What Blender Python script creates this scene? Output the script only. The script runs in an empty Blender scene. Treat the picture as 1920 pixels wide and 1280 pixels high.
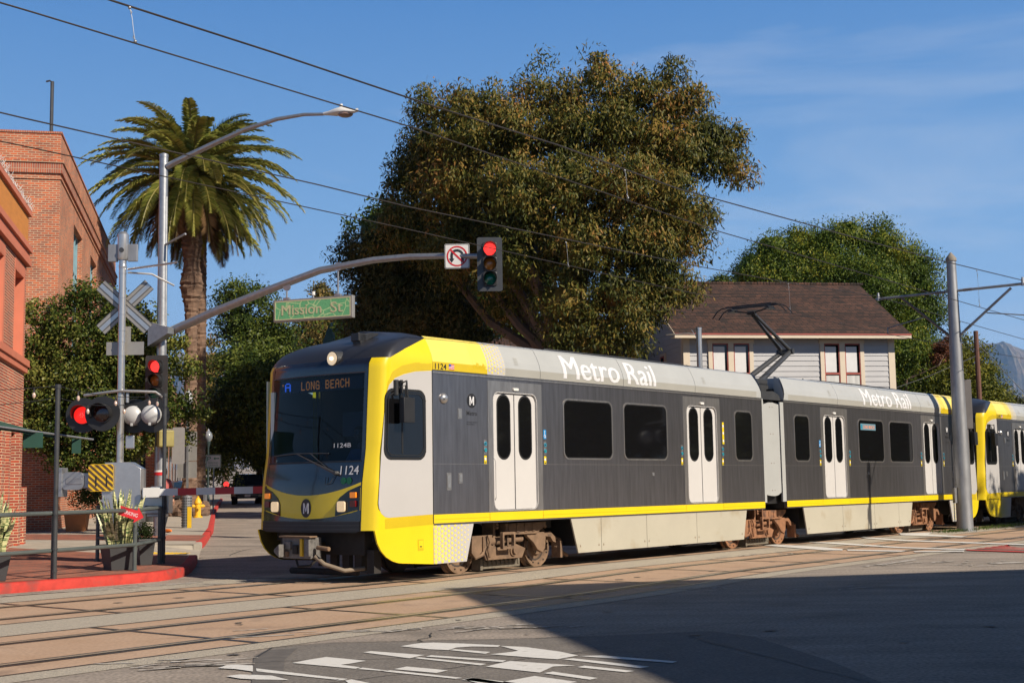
import bpy, bmesh, math, random
import numpy as np
from mathutils import Vector, Matrix
R = math.radians
S = bpy.context.scene
col = S.collection
random.seed(7)
# ---------------------------------------------------------------- camera
cd = bpy.data.cameras.new('camera'); cam = bpy.data.objects.new('camera', cd); col.objects.link(cam)
cd.sensor_width = 36; cd.lens = 2500 / 1920 * 36; cd.clip_start = .1; cd.clip_end = 30000
PITCH, ROLL = .1086, -.0164
fw = Vector((0, math.cos(PITCH), math.sin(PITCH))); up = Vector((0, -math.sin(PITCH), math.cos(PITCH))); rt = Vector((1, 0, 0))
r2 = rt * math.cos(ROLL) + up * math.sin(ROLL); u2 = -rt * math.sin(ROLL) + up * math.cos(ROLL)
cam.matrix_world = Matrix(((r2.x, u2.x, -fw.x, 0), (r2.y, u2.y, -fw.y, 0), (r2.z, u2.z, -fw.z, 1.4153), (0, 0, 0, 1)))
S.camera = cam
# ---------------------------------------------------------------- sky and sun
EL, SAZ = R(35), R(-38)          # sun height; direction of the sun on the ground plane measured from +X
sv = Vector((math.cos(EL) * math.cos(SAZ), math.cos(EL) * math.sin(SAZ), math.sin(EL)))
W = bpy.data.worlds.new('World'); S.world = W; W.use_nodes = True
nt = W.node_tree; nt.nodes.clear()
N = lambda t: nt.nodes.new(t)
sky = N('ShaderNodeTexSky'); sky.sky_type = 'NISHITA'; sky.sun_disc = False
sky.sun_elevation = EL; sky.sun_rotation = math.atan2(sv.x, sv.y)
sky.air_density = 1.0; sky.dust_density = .35; sky.ozone_density = 2.6; sky.altitude = 200
bg = N('ShaderNodeBackground'); bg.inputs['Strength'].default_value = .068
out = N('ShaderNodeOutputWorld')
tc = N('ShaderNodeTexCoord'); mp = N('ShaderNodeMapping'); mp.inputs['Scale'].default_value = (1.2, 1.2, 6.0); mp.inputs['Rotation'].default_value = (.12, .22, 0)
n1 = N('ShaderNodeTexNoise'); n1.inputs['Scale'].default_value = 2.6; n1.inputs['Detail'].default_value = 9; n1.inputs['Roughness'].default_value = .58; n1.inputs['Distortion'].default_value = .5
rp = N('ShaderNodeValToRGB'); rp.color_ramp.elements[0].position = .53; rp.color_ramp.elements[0].color = (0, 0, 0, 1); rp.color_ramp.elements[1].position = .78; rp.color_ramp.elements[1].color = (.32, .32, .32, 1)
mx = N('ShaderNodeMix'); mx.data_type = 'RGBA'; mx.inputs['B'].default_value = (7.2, 7.6, 8.4, 1)
L = nt.links.new
L(tc.outputs['Generated'], mp.inputs['Vector']); L(mp.outputs[0], n1.inputs['Vector']); L(n1.outputs['Fac'], rp.inputs['Fac'])
sz = N('ShaderNodeSeparateXYZ'); L(tc.outputs['Generated'], sz.inputs[0])
gr = N('ShaderNodeValToRGB'); E_ = gr.color_ramp.elements
for k_, c_ in ((0, (.40, .57, .78)), (.07, (.30, .49, .75)), (.20, (.175, .37, .68)), (.36, (.070, .23, .56)), (.52, (.02, .075, .22))): 
    e_ = E_[0] if k_ == 0 else E_.new(k_); e_.color = c_ + (1,); e_.position = k_
E_[-1].position = 1; E_[-1].color = (.006, .02, .055, 1); L(sz.outputs['Z'], gr.inputs['Fac'])
vm_ = N('ShaderNodeVectorMath'); vm_.operation = 'SCALE'; vm_.inputs['Scale'].default_value = 1.0 / .088; L(gr.outputs['Color'], vm_.inputs[0])
m2 = N('ShaderNodeMix'); m2.data_type = 'RGBA'; m2.inputs['Factor'].default_value = .92; L(sky.outputs[0], m2.inputs['A']); L(vm_.outputs[0], m2.inputs['B'])
L(rp.outputs['Color'], mx.inputs['Factor']); L(m2.outputs['Result'], mx.inputs['A']); L(mx.outputs['Result'], bg.inputs['Color']); L(bg.outputs[0], out.inputs[0])
sd = bpy.data.lights.new('sun', 'SUN'); sd.energy = 5.0; sd.angle = R(.53); sd.color = (1, .89, .74)
sun = bpy.data.objects.new('sun', sd); col.objects.link(sun)
sun.rotation_euler = sv.to_track_quat('Z', 'Y').to_euler(); sun.location = sv * 60
S.view_settings.view_transform = 'Standard'; S.view_settings.look = 'None'; S.view_settings.exposure = .5; S.view_settings.gamma = 1
S.cycles.max_bounces = 6; S.cycles.transparent_max_bounces = 12
try: S.cycles.use_denoising = True
except Exception: pass
# ---------------------------------------------------------------- frames of reference
CX, CY, AZ = 4.797, 30.782, .6764          # centre of the first train, its heading
DV = Vector((math.sin(AZ), math.cos(AZ), 0)); NV = Vector((math.cos(AZ), -math.sin(AZ), 0))
def TW(s, lat, z=0.): return Vector((CX, CY, z)) + DV * s + NV * lat      # along / across the tracks
def hgt(x, y):
    t = -((x - CX) * NV.x + (y - CY) * NV.y)
    return 0. if t < 2.4 else (.015 * (t - 2.4) if t < 60 else .864 + .029 * (t - 60))
def shift(s):
    k = min(1, max(0, (-7 - s) / 6)); return .45 * k * k * (3 - 2 * k)
# ---------------------------------------------------------------- tagging
def tag(o, label=None, cat=None, group=None, kind=None):
    if label: o['label'] = label
    if cat: o['category'] = cat
    if group: o['group'] = group
    if kind: o['kind'] = kind
    return o
def thing(name, label, cat, loc=(0, 0, 0), rz=0., group=None):
    o = bpy.data.objects.new(name, None); col.objects.link(o); o.location = loc; o.rotation_euler = (0, 0, rz); o.empty_display_size = .3
    return tag(o, label, cat, group)
def copy_tree(o, parent=None):
    c = o.copy(); col.objects.link(c)
    if parent: c.parent = parent
    for ch in [k for k in col.objects if k.parent == o]: copy_tree(ch, c)
    return c
# ---------------------------------------------------------------- mesh builder
FC = {}
def text_data(s, bold=0.):
    k = (s, bold)
    if k in FC: return FC[k]
    cu = bpy.data.curves.new('txt', 'FONT'); cu.body = s; cu.size = 1; cu.offset = bold; cu.resolution_u = 3; cu.fill_mode = 'FRONT'
    ob = bpy.data.objects.new('txt', cu); col.objects.link(ob)
    me = bpy.data.meshes.new_from_object(ob)
    v = np.array([p.co[:] for p in me.vertices]); f = [list(p.vertices) for p in me.polygons]
    bpy.data.objects.remove(ob); bpy.data.curves.remove(cu); bpy.data.meshes.remove(me)
    v[:, 0] -= v[:, 0].min(); v[:, 1] -= 0
    FC[k] = (v, f); return FC[k]
class MB:
    def __init__(s): s.v = []; s.f = []; s.m = []; s.M = None
    def add(s, vs, fs, m=0):
        b = len(s.v)
        for p in vs:
            p = Vector(p)
            s.v.append(tuple(s.M @ p) if s.M else tuple(p))
        flip = s.M is not None and s.M.determinant() < 0
        for f in fs:
            g = [b + i for i in f]; s.f.append(g[::-1] if flip else g); s.m.append(m)
        return s
    def box(s, x0, x1, y0, y1, z0, z1, m=0):
        v = [(x, y, z) for z in (z0, z1) for y in (y0, y1) for x in (x0, x1)]
        return s.add(v, [(0, 2, 3, 1), (4, 5, 7, 6), (0, 1, 5, 4), (2, 6, 7, 3), (0, 4, 6, 2), (1, 3, 7, 5)], m)
    def cyl(s, a, b, r0, r1=None, n=12, m=0, cap=True):
        a = Vector(a); b = Vector(b); r1 = r0 if r1 is None else r1
        return s.tube([a, b], [r0, r1], n, m, cap)
    def tube(s, pts, r, n=8, m=0, cap=True):
        pts = [Vector(p) for p in pts]; rs = r if isinstance(r, (list, tuple)) else [r] * len(pts)
        T = []
        for i in range(len(pts)):
            d = pts[min(i + 1, len(pts) - 1)] - pts[max(i - 1, 0)]
            T.append(d.normalized() if d.length > 1e-9 else Vector((0, 0, 1)))
        a = Vector((0, 0, 1)) if abs(T[0].z) < .9 else Vector((1, 0, 0))
        u = T[0].cross(a).normalized(); vs = []
        for i, p in enumerate(pts):
            u = (u - T[i] * u.dot(T[i])).normalized(); w = T[i].cross(u)
            for k in range(n):
                t = 2 * math.pi * k / n; vs.append(p + (u * math.cos(t) + w * math.sin(t)) * rs[i])
        fs = [(i * n + k, i * n + (k + 1) % n, (i + 1) * n + (k + 1) % n, (i + 1) * n + k) for i in range(len(pts) - 1) for k in range(n)]
        if cap: fs += [tuple(range(n))[::-1], tuple((len(pts) - 1) * n + k for k in range(n))]
        return s.add(vs, fs, m)
    def prism(s, poly, O, U, V, d, m=0):
        # polygon (u, v) in plane O,U,V extruded by d along U x V
        O = Vector(O); U = Vector(U); V = Vector(V); Wd = U.cross(V).normalized() * d; n = len(poly)
        a = sum(poly[i][0] * poly[(i + 1) % n][1] - poly[(i + 1) % n][0] * poly[i][1] for i in range(n))
        if (a < 0) != (d < 0): poly = poly[::-1]
        A = [O + U * p[0] + V * p[1] for p in poly]; B = [p + Wd for p in A]
        return s.add(A + B, [tuple(range(n))[::-1], tuple(range(n, 2 * n))] + [(i, (i + 1) % n, n + (i + 1) % n, n + i) for i in range(n)], m)
    def lathe(s, prof, c=(0, 0, 0), n=16, m=0, axis='z', sx=1, sy=1):
        c = Vector(c); vs = []
        for r, z in prof:
            for k in range(n):
                t = 2 * math.pi * k / n; a, b = r * math.cos(t) * sx, r * math.sin(t) * sy
                vs.append(c + Vector((a, b, z) if axis == 'z' else ((a, -z, b) if axis == 'y' else (z, a, b))))
        q = len(prof)
        fs = [(i * n + k, i * n + (k + 1) % n, (i + 1) * n + (k + 1) % n, (i + 1) * n + k) for i in range(q - 1) for k in range(n)]
        fs += [tuple(range(n))[::-1], tuple((q - 1) * n + k for k in range(n))]
        return s.add(vs, fs, m)
    def loft(s, rings, m=0, cap=True, closed=True):
        n = len(rings[0]); vs = [p for r in rings for p in r]; K = n if closed else n - 1
        fs = [(i * n + k, i * n + (k + 1) % n, (i + 1) * n + (k + 1) % n, (i + 1) * n + k) for i in range(len(rings) - 1) for k in range(K)]
        if cap: fs += [tuple(range(n))[::-1], tuple((len(rings) - 1) * n + k for k in range(n))]
        return s.add(vs, fs, m)
    def grid(s, fn, nu, nv, m=0):
        vs = [fn(i / nu, j / nv) for j in range(nv + 1) for i in range(nu + 1)]
        fs = [(j * (nu + 1) + i, j * (nu + 1) + i + 1, (j + 1) * (nu + 1) + i + 1, (j + 1) * (nu + 1) + i) for j in range(nv) for i in range(nu)]
        mm = m if callable(m) else None
        b = len(s.m); s.add(vs, fs, 0 if mm else m)
        if mm:
            for q in range(len(fs)): s.m[b + q] = mm((q % nu + .5) / nu, (q // nu + .5) / nv)
        return s
    def ball(s, c, r, n=10, m=0, sc=(1, 1, 1)):
        c = Vector(c); k = n // 2
        rings = [[c + Vector((r * sc[0] * math.sin(math.pi * (i + .001) / k * .999) * math.cos(2 * math.pi * j / n), r * sc[1] * math.sin(math.pi * (i + .001) / k * .999) * math.sin(2 * math.pi * j / n), -r * sc[2] * math.cos(math.pi * i / k))) for j in range(n)] for i in range(k + 1)]
        return s.loft(rings, m)
    def text(s, t, O, U, V, h, w=None, m=0, bold=0., d=0., center=False):
        v, f = text_data(t, bold); O = Vector(O); U = Vector(U).normalized(); V = Vector(V).normalized()
        k = h / .72; wx = v[:, 0].max(); kx = (w / wx) if w else k; off = -wx * kx / 2 if center else 0
        return s.add([O + U * (float(p[0]) * kx + off) + V * (float(p[1]) * k) + U.cross(V) * d for p in v], f, m)
    def build(s, name, mats, parent=None, smooth=35, bevel=0., loc=None, rz=None):
        me = bpy.data.meshes.new(name); me.from_pydata(s.v, [], s.f)
        if not isinstance(mats, (list, tuple)): mats = [mats]
        for mt in mats: me.materials.append(mt)
        me.polygons.foreach_set('material_index', s.m)
        if smooth:
            me.shade_smooth(); me.set_sharp_from_angle(angle=R(smooth))
        me.update()
        o = bpy.data.objects.new(name, me); col.objects.link(o)
        if parent: o.parent = parent
        if loc is not None: o.location = loc
        if rz is not None: o.rotation_euler = (0, 0, rz)
        if bevel:
            b = o.modifiers.new('bevel', 'BEVEL'); b.width = bevel; b.segments = 2; b.limit_method = 'ANGLE'; b.angle_limit = R(40)
        return o
def rrect(x0, x1, y0, y1, r, n=5):
    p = []
    for cx, cy, a in ((x1 - r, y1 - r, 0), (x0 + r, y1 - r, 90), (x0 + r, y0 + r, 180), (x1 - r, y0 + r, 270)):
        for k in range(n + 1): t = R(a + 90 * k / n); p.append((cx + r * math.cos(t), cy + r * math.sin(t)))
    return p
def ring_prism(mb, outer, inner, O, U, V, d, m=0):
    O = Vector(O); U = Vector(U); V = Vector(V); Wd = U.cross(V).normalized() * d; n = len(outer)
    P = lambda q: O + U * q[0] + V * q[1]
    vs = [P(q) for q in outer] + [P(q) for q in inner] + [P(q) + Wd for q in outer] + [P(q) + Wd for q in inner]
    fs = []
    for i in range(n):
        j = (i + 1) % n
        fs += [(2 * n + i, 2 * n + j, 3 * n + j, 3 * n + i), (i, j, 2 * n + j, 2 * n + i), (n + i, 3 * n + i, 3 * n + j, n + j), (i, n + i, n + j, j)]
    return mb.add(vs, fs, m)
# ---------------------------------------------------------------- materials
K_ = .79
def kc(c, k=None): return tuple(v * (k or K_) for v in c[:3])
def sset(n, k, v):
    if k in n.inputs: n.inputs[k].default_value = v
def mat(name, c, rough=.6, metal=0., var=.12, vs=4., c2=None, bump=0., bs=60., det=6, spec=.5, coat=0., emit=None, es=1., dirt=None, stretch=None, trans=0., sub=0., grain=None):
    m = bpy.data.materials.new(name); m.use_nodes = True; t = m.node_tree; b = t.nodes['Principled BSDF']; l = t.links.new
    c = kc(c) + (1,); c2 = kc(c2) if c2 else None; dirt = (kc(dirt[0]),) + tuple(dirt[1:]) if dirt else None; es *= K_
    sset(b, 'Roughness', rough); sset(b, 'Metallic', metal); sset(b, 'Specular IOR Level', spec); sset(b, 'Coat Weight', coat); sset(b, 'Coat Roughness', .08)
    if trans: sset(b, 'Transmission Weight', trans)
    tc = t.nodes.new('ShaderNodeTexCoord'); vec = tc.outputs['Object']
    if stretch:
        mp = t.nodes.new('ShaderNodeMapping'); mp.inputs['Scale'].default_value = stretch; l(vec, mp.inputs['Vector']); vec = mp.outputs[0]
    if var or c2:
        n = t.nodes.new('ShaderNodeTexNoise'); n.inputs['Scale'].default_value = vs; n.inputs['Detail'].default_value = det; n.inputs['Roughness'].default_value = .62; l(vec, n.inputs['Vector'])
        r = t.nodes.new('ShaderNodeValToRGB'); e = r.color_ramp.elements; e[0].position = .3; e[1].position = .7
        lo = c if c2 else tuple(x * (1 - var) for x in c[:3]) + (1,); hi = (tuple(c2) + (1,)) if c2 else tuple(min(1, x * (1 + var)) for x in c[:3]) + (1,)
        e[0].color = lo; e[1].color = hi; l(n.outputs['Fac'], r.inputs['Fac']); cs = r.outputs['Color']
        if dirt:
            n2 = t.nodes.new('ShaderNodeTexNoise'); n2.inputs['Scale'].default_value = dirt[1]; n2.inputs['Detail'].default_value = 8; l(tc.outputs['Object'], n2.inputs['Vector'])
            r2 = t.nodes.new('ShaderNodeValToRGB'); r2.color_ramp.elements[0].position = dirt[2]; r2.color_ramp.elements[1].position = dirt[2] + .18; l(n2.outputs['Fac'], r2.inputs['Fac'])
            mx = t.nodes.new('ShaderNodeMix'); mx.data_type = 'RGBA'; l(r2.outputs['Color'], mx.inputs['Factor']); l(cs, mx.inputs['A']); mx.inputs['B'].default_value = tuple(dirt[0]) + (1,); cs = mx.outputs['Result']
        if grain:
            n3 = t.nodes.new('ShaderNodeTexNoise'); n3.inputs['Scale'].default_value = grain[0]; n3.inputs['Detail'].default_value = 3; l(tc.outputs['Object'], n3.inputs['Vector'])
            r3 = t.nodes.new('ShaderNodeValToRGB'); r3.color_ramp.elements[0].position = .35; r3.color_ramp.elements[0].color = (1 - grain[1],) * 3 + (1,); r3.color_ramp.elements[1].position = .65; r3.color_ramp.elements[1].color = (1 + grain[1],) * 3 + (1,); l(n3.outputs['Fac'], r3.inputs['Fac'])
            mg_ = t.nodes.new('ShaderNodeMix'); mg_.data_type = 'RGBA'; mg_.blend_type = 'MULTIPLY'; mg_.inputs['Factor'].default_value = 1; l(cs, mg_.inputs['A']); l(r3.outputs['Color'], mg_.inputs['B']); cs = mg_.outputs['Result']
        l(cs, b.inputs['Base Color'])
    else: b.inputs['Base Color'].default_value = c
    if bump:
        n = t.nodes.new('ShaderNodeTexNoise'); n.inputs['Scale'].default_value = bs; n.inputs['Detail'].default_value = 4; l(vec, n.inputs['Vector'])
        bp = t.nodes.new('ShaderNodeBump'); bp.inputs['Strength'].default_value = bump; bp.inputs['Distance'].default_value = .02; l(n.outputs['Fac'], bp.inputs['Height']); l(bp.outputs[0], b.inputs['Normal'])
    if emit: sset(b, 'Emission Color', tuple(emit) + (1,)); sset(b, 'Emission Strength', es)
    return m
def brick_mat(name, c1, c2, mortar, w=.2, h=.065, ms=.008, rough=.85, tint=None, bias=0., offset=.5):
    c1, c2, mortar = kc(c1), kc(c2), kc(mortar)
    m = bpy.data.materials.new(name); m.use_nodes = True; t = m.node_tree; b = t.nodes['Principled BSDF']; l = t.links.new; nn = t.nodes.new
    tc = nn('ShaderNodeTexCoord'); sx = nn('ShaderNodeSeparateXYZ'); l(tc.outputs['Object'], sx.inputs[0]); sn = nn('ShaderNodeSeparateXYZ'); l(tc.outputs['Normal'], sn.inputs[0])
    ab = nn('ShaderNodeMath'); ab.operation = 'ABSOLUTE'; l(sn.outputs['X'], ab.inputs[0]); gt = nn('ShaderNodeMath'); gt.operation = 'GREATER_THAN'; gt.inputs[1].default_value = .6; l(ab.outputs[0], gt.inputs[0])
    az = nn('ShaderNodeMath'); az.operation = 'ABSOLUTE'; l(sn.outputs['Z'], az.inputs[0]); gz = nn('ShaderNodeMath'); gz.operation = 'GREATER_THAN'; gz.inputs[1].default_value = .6; l(az.outputs[0], gz.inputs[0])
    mu = nn('ShaderNodeMix'); mu.data_type = 'FLOAT'; l(gt.outputs[0], mu.inputs['Factor']); l(sx.outputs['X'], mu.inputs['A']); l(sx.outputs['Y'], mu.inputs['B'])
    mv = nn('ShaderNodeMix'); mv.data_type = 'FLOAT'; l(gz.outputs[0], mv.inputs['Factor']); l(sx.outputs['Z'], mv.inputs['A']); l(sx.outputs['Y'], mv.inputs['B'])
    cx = nn('ShaderNodeCombineXYZ'); l(mu.outputs['Result'], cx.inputs[0]); l(mv.outputs['Result'], cx.inputs[1])
    br = nn('ShaderNodeTexBrick'); br.inputs['Scale'].default_value = 1; br.inputs['Brick Width'].default_value = w; br.inputs['Row Height'].default_value = h; br.inputs['Mortar Size'].default_value = ms; br.inputs['Mortar Smooth'].default_value = .2; br.inputs['Bias'].default_value = bias; br.offset = offset
    br.inputs['Color1'].default_value = tuple(c1) + (1,); br.inputs['Color2'].default_value = tuple(c2) + (1,); br.inputs['Mortar'].default_value = tuple(mortar) + (1,); l(cx.outputs[0], br.inputs['Vector'])
    n = nn('ShaderNodeTexNoise'); n.inputs['Scale'].default_value = 1.1; n.inputs['Detail'].default_value = 7; l(tc.outputs['Object'], n.inputs['Vector'])
    rr = nn('ShaderNodeValToRGB'); rr.color_ramp.elements[0].position = .3; rr.color_ramp.elements[0].color = (.74, .70, .70, 1); rr.color_ramp.elements[1].position = .7; rr.color_ramp.elements[1].color = (1.1, 1.08, 1.05, 1); l(n.outputs['Fac'], rr.inputs['Fac'])
    mm = nn('ShaderNodeMix'); mm.data_type = 'RGBA'; mm.blend_type = 'MULTIPLY'; mm.inputs['Factor'].default_value = 1; l(br.outputs['Color'], mm.inputs['A']); l(rr.outputs['Color'], mm.inputs['B'])
    l(mm.outputs['Result'], b.inputs['Base Color']); b.inputs['Roughness'].default_value = rough
    bp = nn('ShaderNodeBump'); bp.inputs['Strength'].default_value = .5; bp.inputs['Distance'].default_value = .01; iv = nn('ShaderNodeMath'); iv.operation = 'SUBTRACT'; iv.inputs[0].default_value = 1; l(br.outputs['Fac'], iv.inputs[1]); l(iv.outputs[0], bp.inputs['Height']); l(bp.outputs[0], b.inputs['Normal'])
    return m
def leaf_mat(name, cols, rough=.5, tr=.35):
    m = bpy.data.materials.new(name); m.use_nodes = True; t = m.node_tree; b = t.nodes['Principled BSDF']; l = t.links.new; nn = t.nodes.new
    g = nn('ShaderNodeNewGeometry'); r = nn('ShaderNodeValToRGB'); r.color_ramp.interpolation = 'LINEAR'
    n = nn('ShaderNodeTexNoise'); n.inputs['Scale'].default_value = .45; n.inputs['Detail'].default_value = 3; tc = nn('ShaderNodeTexCoord'); l(tc.outputs['Object'], n.inputs['Vector'])
    ma = nn('ShaderNodeMath'); ma.operation = 'MULTIPLY_ADD'; ma.inputs[1].default_value = .62; l(g.outputs['Random Per Island'], ma.inputs[0])
    ms = nn('ShaderNodeMath'); ms.operation = 'MULTIPLY_ADD'; ms.inputs[1].default_value = 1.6; ms.inputs[2].default_value = -.6; l(n.outputs['Fac'], ms.inputs[0]); l(ms.outputs[0], ma.inputs[2])
    while len(r.color_ramp.elements) < len(cols): r.color_ramp.elements.new(.5)
    for i, c in enumerate(cols): r.color_ramp.elements[i].position = i / (len(cols) - 1); r.color_ramp.elements[i].color = kc(c, .86) + (1,)
    l(ma.outputs[0], r.inputs['Fac']); l(r.outputs['Color'], b.inputs['Base Color']); b.inputs['Roughness'].default_value = rough; sset(b, 'Specular IOR Level', .12)
    tl = nn('ShaderNodeBsdfTranslucent'); l(r.outputs['Color'], tl.inputs['Color']); mx = nn('ShaderNodeMixShader'); mx.inputs[0].default_value = tr
    l(b.outputs[0], mx.inputs[1]); l(tl.outputs[0], mx.inputs[2]); l(mx.outputs[0], t.nodes['Material Output'].inputs['Surface'])
    return m
def glass_mat(name, tint, alpha=.5, rough=.03, ior=1.5):
    m = bpy.data.materials.new(name); m.use_nodes = True; t = m.node_tree; t.nodes.clear(); l = t.links.new; nn = t.nodes.new
    o = nn('ShaderNodeOutputMaterial'); tr = nn('ShaderNodeBsdfTransparent'); tr.inputs[0].default_value = tuple(tint) + (1,); g = nn('ShaderNodeBsdfGlossy'); g.inputs['Roughness'].default_value = rough; g.inputs[0].default_value = (1, 1, 1, 1)
    f = nn('ShaderNodeFresnel'); f.inputs[0].default_value = ior; mx = nn('ShaderNodeMixShader'); l(f.outputs[0], mx.inputs[0]); l(tr.outputs[0], mx.inputs[1]); l(g.outputs[0], mx.inputs[2]); l(mx.outputs[0], o.inputs[0])
    return m
M = {}
M['asphalt'] = mat('asphalt', (.31, .26, .215), .88, var=.26, vs=1.1, bump=.55, bs=60, det=12, dirt=((.175, .15, .125), .7, .55), grain=(28, .30), stretch=(.35, 1.3, 1))
M['asphalt_dark'] = mat('patch asphalt', (.175, .155, .135), .9, var=.14, vs=3, bump=.4, bs=70, det=12, grain=(34, .25))
M['aggregate'] = mat('exposed aggregate', (.33, .29, .23), .85, vs=38, c2=(.58, .51, .405), bump=.8, bs=70, det=3)
M['panel'] = mat('tan track concrete', (.44, .285, .18), .8, vs=1.1, c2=(.50, .345, .235), bump=.15, bs=70, det=10, grain=(26, .12), dirt=((.29, .195, .135), 1.6, .57))
M['rubber'] = mat('track joint rubber', (.045, .042, .04), .33, var=.3, vs=12)
M['rail'] = mat('polished rail steel', (.62, .50, .34), .42, .55, vs=20, var=.2)
M['railrust'] = mat('rail web rust', (.16, .10, .06), .7, .3, vs=20, var=.3)
M['white_paint'] = mat('worn white road paint', (.72, .70, .66), .7, var=.08, vs=9, dirt=((.34, .32, .29), 9, .60), bump=.2)
M['faint_paint'] = mat('worn faint road paint', (.52, .48, .43), .85, var=.2, vs=14, dirt=((.27, .235, .20), 9, .45))
M['red_paint'] = mat('red kerb paint', (.50, .035, .022), .8, var=.22, vs=7, dirt=((.17, .05, .04), 3.5, .55), bump=.2)
M['concrete'] = mat('pavement concrete', (.42, .375, .31), .85, var=.14, vs=2.5, bump=.3, bs=120, det=10, dirt=((.3, .26, .21), 1.6, .6))
M['kerb'] = mat('kerb concrete', (.38, .34, .28), .85, var=.15, vs=5, bump=.3)
M['crack'] = mat('crack tar', (.04, .038, .036), .6, var=.2)
M['pavers'] = brick_mat('brick pavers', (.46, .15, .085), (.22, .095, .065), (.20, .14, .11), .2, .1, .006)
M['grass'] = leaf_mat('grass', [(.03, .06, .01), (.07, .12, .02), (.2, .2, .08)])
M['galv'] = mat('galvanised steel', (.42, .43, .44), .42, .75, var=.14, vs=9, bump=.05, bs=30, dirt=((.3, .31, .33), 3, .6))
M['galv2'] = mat('weathered galvanised steel', (.33, .34, .36), .5, .6, var=.18, vs=6, stretch=(1, 1, .3))
M['alu'] = mat('painted aluminium', (.62, .61, .6), .3, .8, var=.06, vs=12)
M['signback'] = mat('sign back metal', (.38, .365, .34), .5, .5, var=.08, vs=6)
M['black'] = mat('black signal paint', (.018, .018, .019), .45, var=.2, vs=6)
M['blackgloss'] = mat('black gloss', (.008, .008, .01), .12, var=0)
M['darkgrey'] = mat('dark grey paint', (.06, .062, .066), .4, .2, var=.15, vs=6)
M['white'] = mat('white enamel', (.75, .74, .71), .35, var=.04)
M['redlamp'] = mat('red lamp lit', (.6, .02, .02), .3, var=0, emit=(1, .035, .03), es=1.7)
M['ambdim'] = mat('amber lens unlit', (.5, .16, .015), .2, var=.3, vs=30, coat=.5)
M['grndim'] = mat('green lens unlit', (.0, .17, .09), .2, var=.3, vs=30, coat=.5)
M['reddim'] = mat('red lens unlit', (.035, .006, .006), .15, var=0, coat=.5)
M['sredr'] = mat('red sign sheeting', (.6, .015, .02), .45, var=.04)
M['syel'] = mat('yellow paint', (.80, .50, .02), .5, var=.08, vs=6)
# ================================================================ GROUND
def sheet(name, polys, m, dz=.004, kind='structure', z=None, label=None):
    b = MB()
    for p in polys: b.add([(x, y, (hgt(x, y) if z is None else z) + dz) for x, y in p], [tuple(range(len(p)))])
    o = b.build(name, m, smooth=0)
    if kind: o['kind'] = kind
    return o
b = MB()
ts = [-3000, 2.4, 60, 330, 3200]; hz = [0, 0, .864, .864 + .029 * 270, .864 + .029 * 270]; ss = [-3000, -400, 0, 400, 3000]
vs = [TW(s, -t, z) for t, z in zip(ts, hz) for s in ss]
b.add(vs, [(j * 5 + i, j * 5 + i + 1, (j + 1) * 5 + i + 1, (j + 1) * 5 + i)[::-1] for j in range(4) for i in range(4)])
b.build('road', M['asphalt'], smooth=0)['kind'] = 'structure'
def strip(mb, s0, s1, l0, l1, z, base=0, m=0, step=1., h=0):
    n = max(1, int((s1 - s0) / step)); P = []
    for i in range(n + 1):
        s = s0 + (s1 - s0) * i / n; k = shift(s)
        P.append((TW(s, l0 + k, z), TW(s, l1 + k, z)))
    vs = [p for q in P for p in q]
    mb.add(vs, [(2 * i, 2 * i + 1, 2 * i + 3, 2 * i + 2)[::-1] for i in range(n)], m)
T2 = 3.87
b = MB()
for c in (0, T2): strip(b, -60, 40, c - 1.35, c + 1.35, .004)
b.build('track_concrete', M['panel'], smooth=0)['kind'] = 'structure'
b = MB(); strip(b, -60, 40, 1.35, T2 - 1.35, .004); strip(b, -60, 8, T2 + 1.35, T2 + 1.75, .004); strip(b, -60, 8, -2.3, -1.35, .004)
b.build('aggregate_strip', M['aggregate'], smooth=0)['kind'] = 'structure'
b = MB()
for c in (0, T2):
    for e in (-1.35, 1.35): strip(b, -60, 40, c + e - .018, c + e + .018, .008)
    for e in (-.75, .75):
        g = .11 * (1 if e < 0 else -1)
        strip(b, -60, 40, c + e - .115, c + e + .115, .008)
    k = -59.1 + (0 if c else 1.2)
    while k < 14:
        for l0, l1 in ((-1.33, -.865), (-.635, .635), (.865, 1.33)):
            sh = shift(k); b.add([TW(k - .035, c + l0 + sh, .0085), TW(k - .035, c + l1 + sh, .0085), TW(k + .035, c + l1 + sh, .0085), TW(k + .035, c + l0 + sh, .0085)][::-1], [(0, 1, 2, 3)])
        k += 2.7
b.build('joint_strips', M['rubber'], smooth=0)['kind'] = 'structure'
b = MB()
for c in (0, T2):
    for e in (-.75, .75): strip(b, -60, 80, c + e - .036, c + e + .036, .0125)
b.build('rails', M['rail'], smooth=0)['kind'] = 'structure'
# pavement at the far left corner: one plane rising gently, with a kerb
KB = [(-14.96, 10.10), (-10.6, 15.55), (-7.45, 19.47), (-6.84, 20.24), (-6.05, 21.22), (-5.75, 21.68), (-5.6, 22.2), (-5.58, 22.8), (-5.68, 23.6), (-5.82, 24.4), (-6.0, 25.3), (-6.2, 26.3)]
KC = [(-7.1, 30.4), (-7.54, 32.77), (-8.99, 40.09), (-13.4, 60.2), (-19.9, 91.5)]
def hp(x, y): return .015 * (-((x - CX) * NV.x + (y - CY) * NV.y) - 2.4)
def offs(P, d):
    r = []
    for i, p in enumerate(P):
        a = Vector(P[max(i - 1, 0)]); c = Vector(P[min(i + 1, len(P) - 1)]); t = (c - a).normalized(); r.append((p[0] - t.y * d, p[1] + t.x * d))
    return r
KBi, KCi = offs(KB, .16), offs(KC, .16)
b = MB(); pv = KBi + [(-7.6, 26.75), (-8.3, 30.2)] + KCi + [(-45, 60), (-40, 4)]
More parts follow.
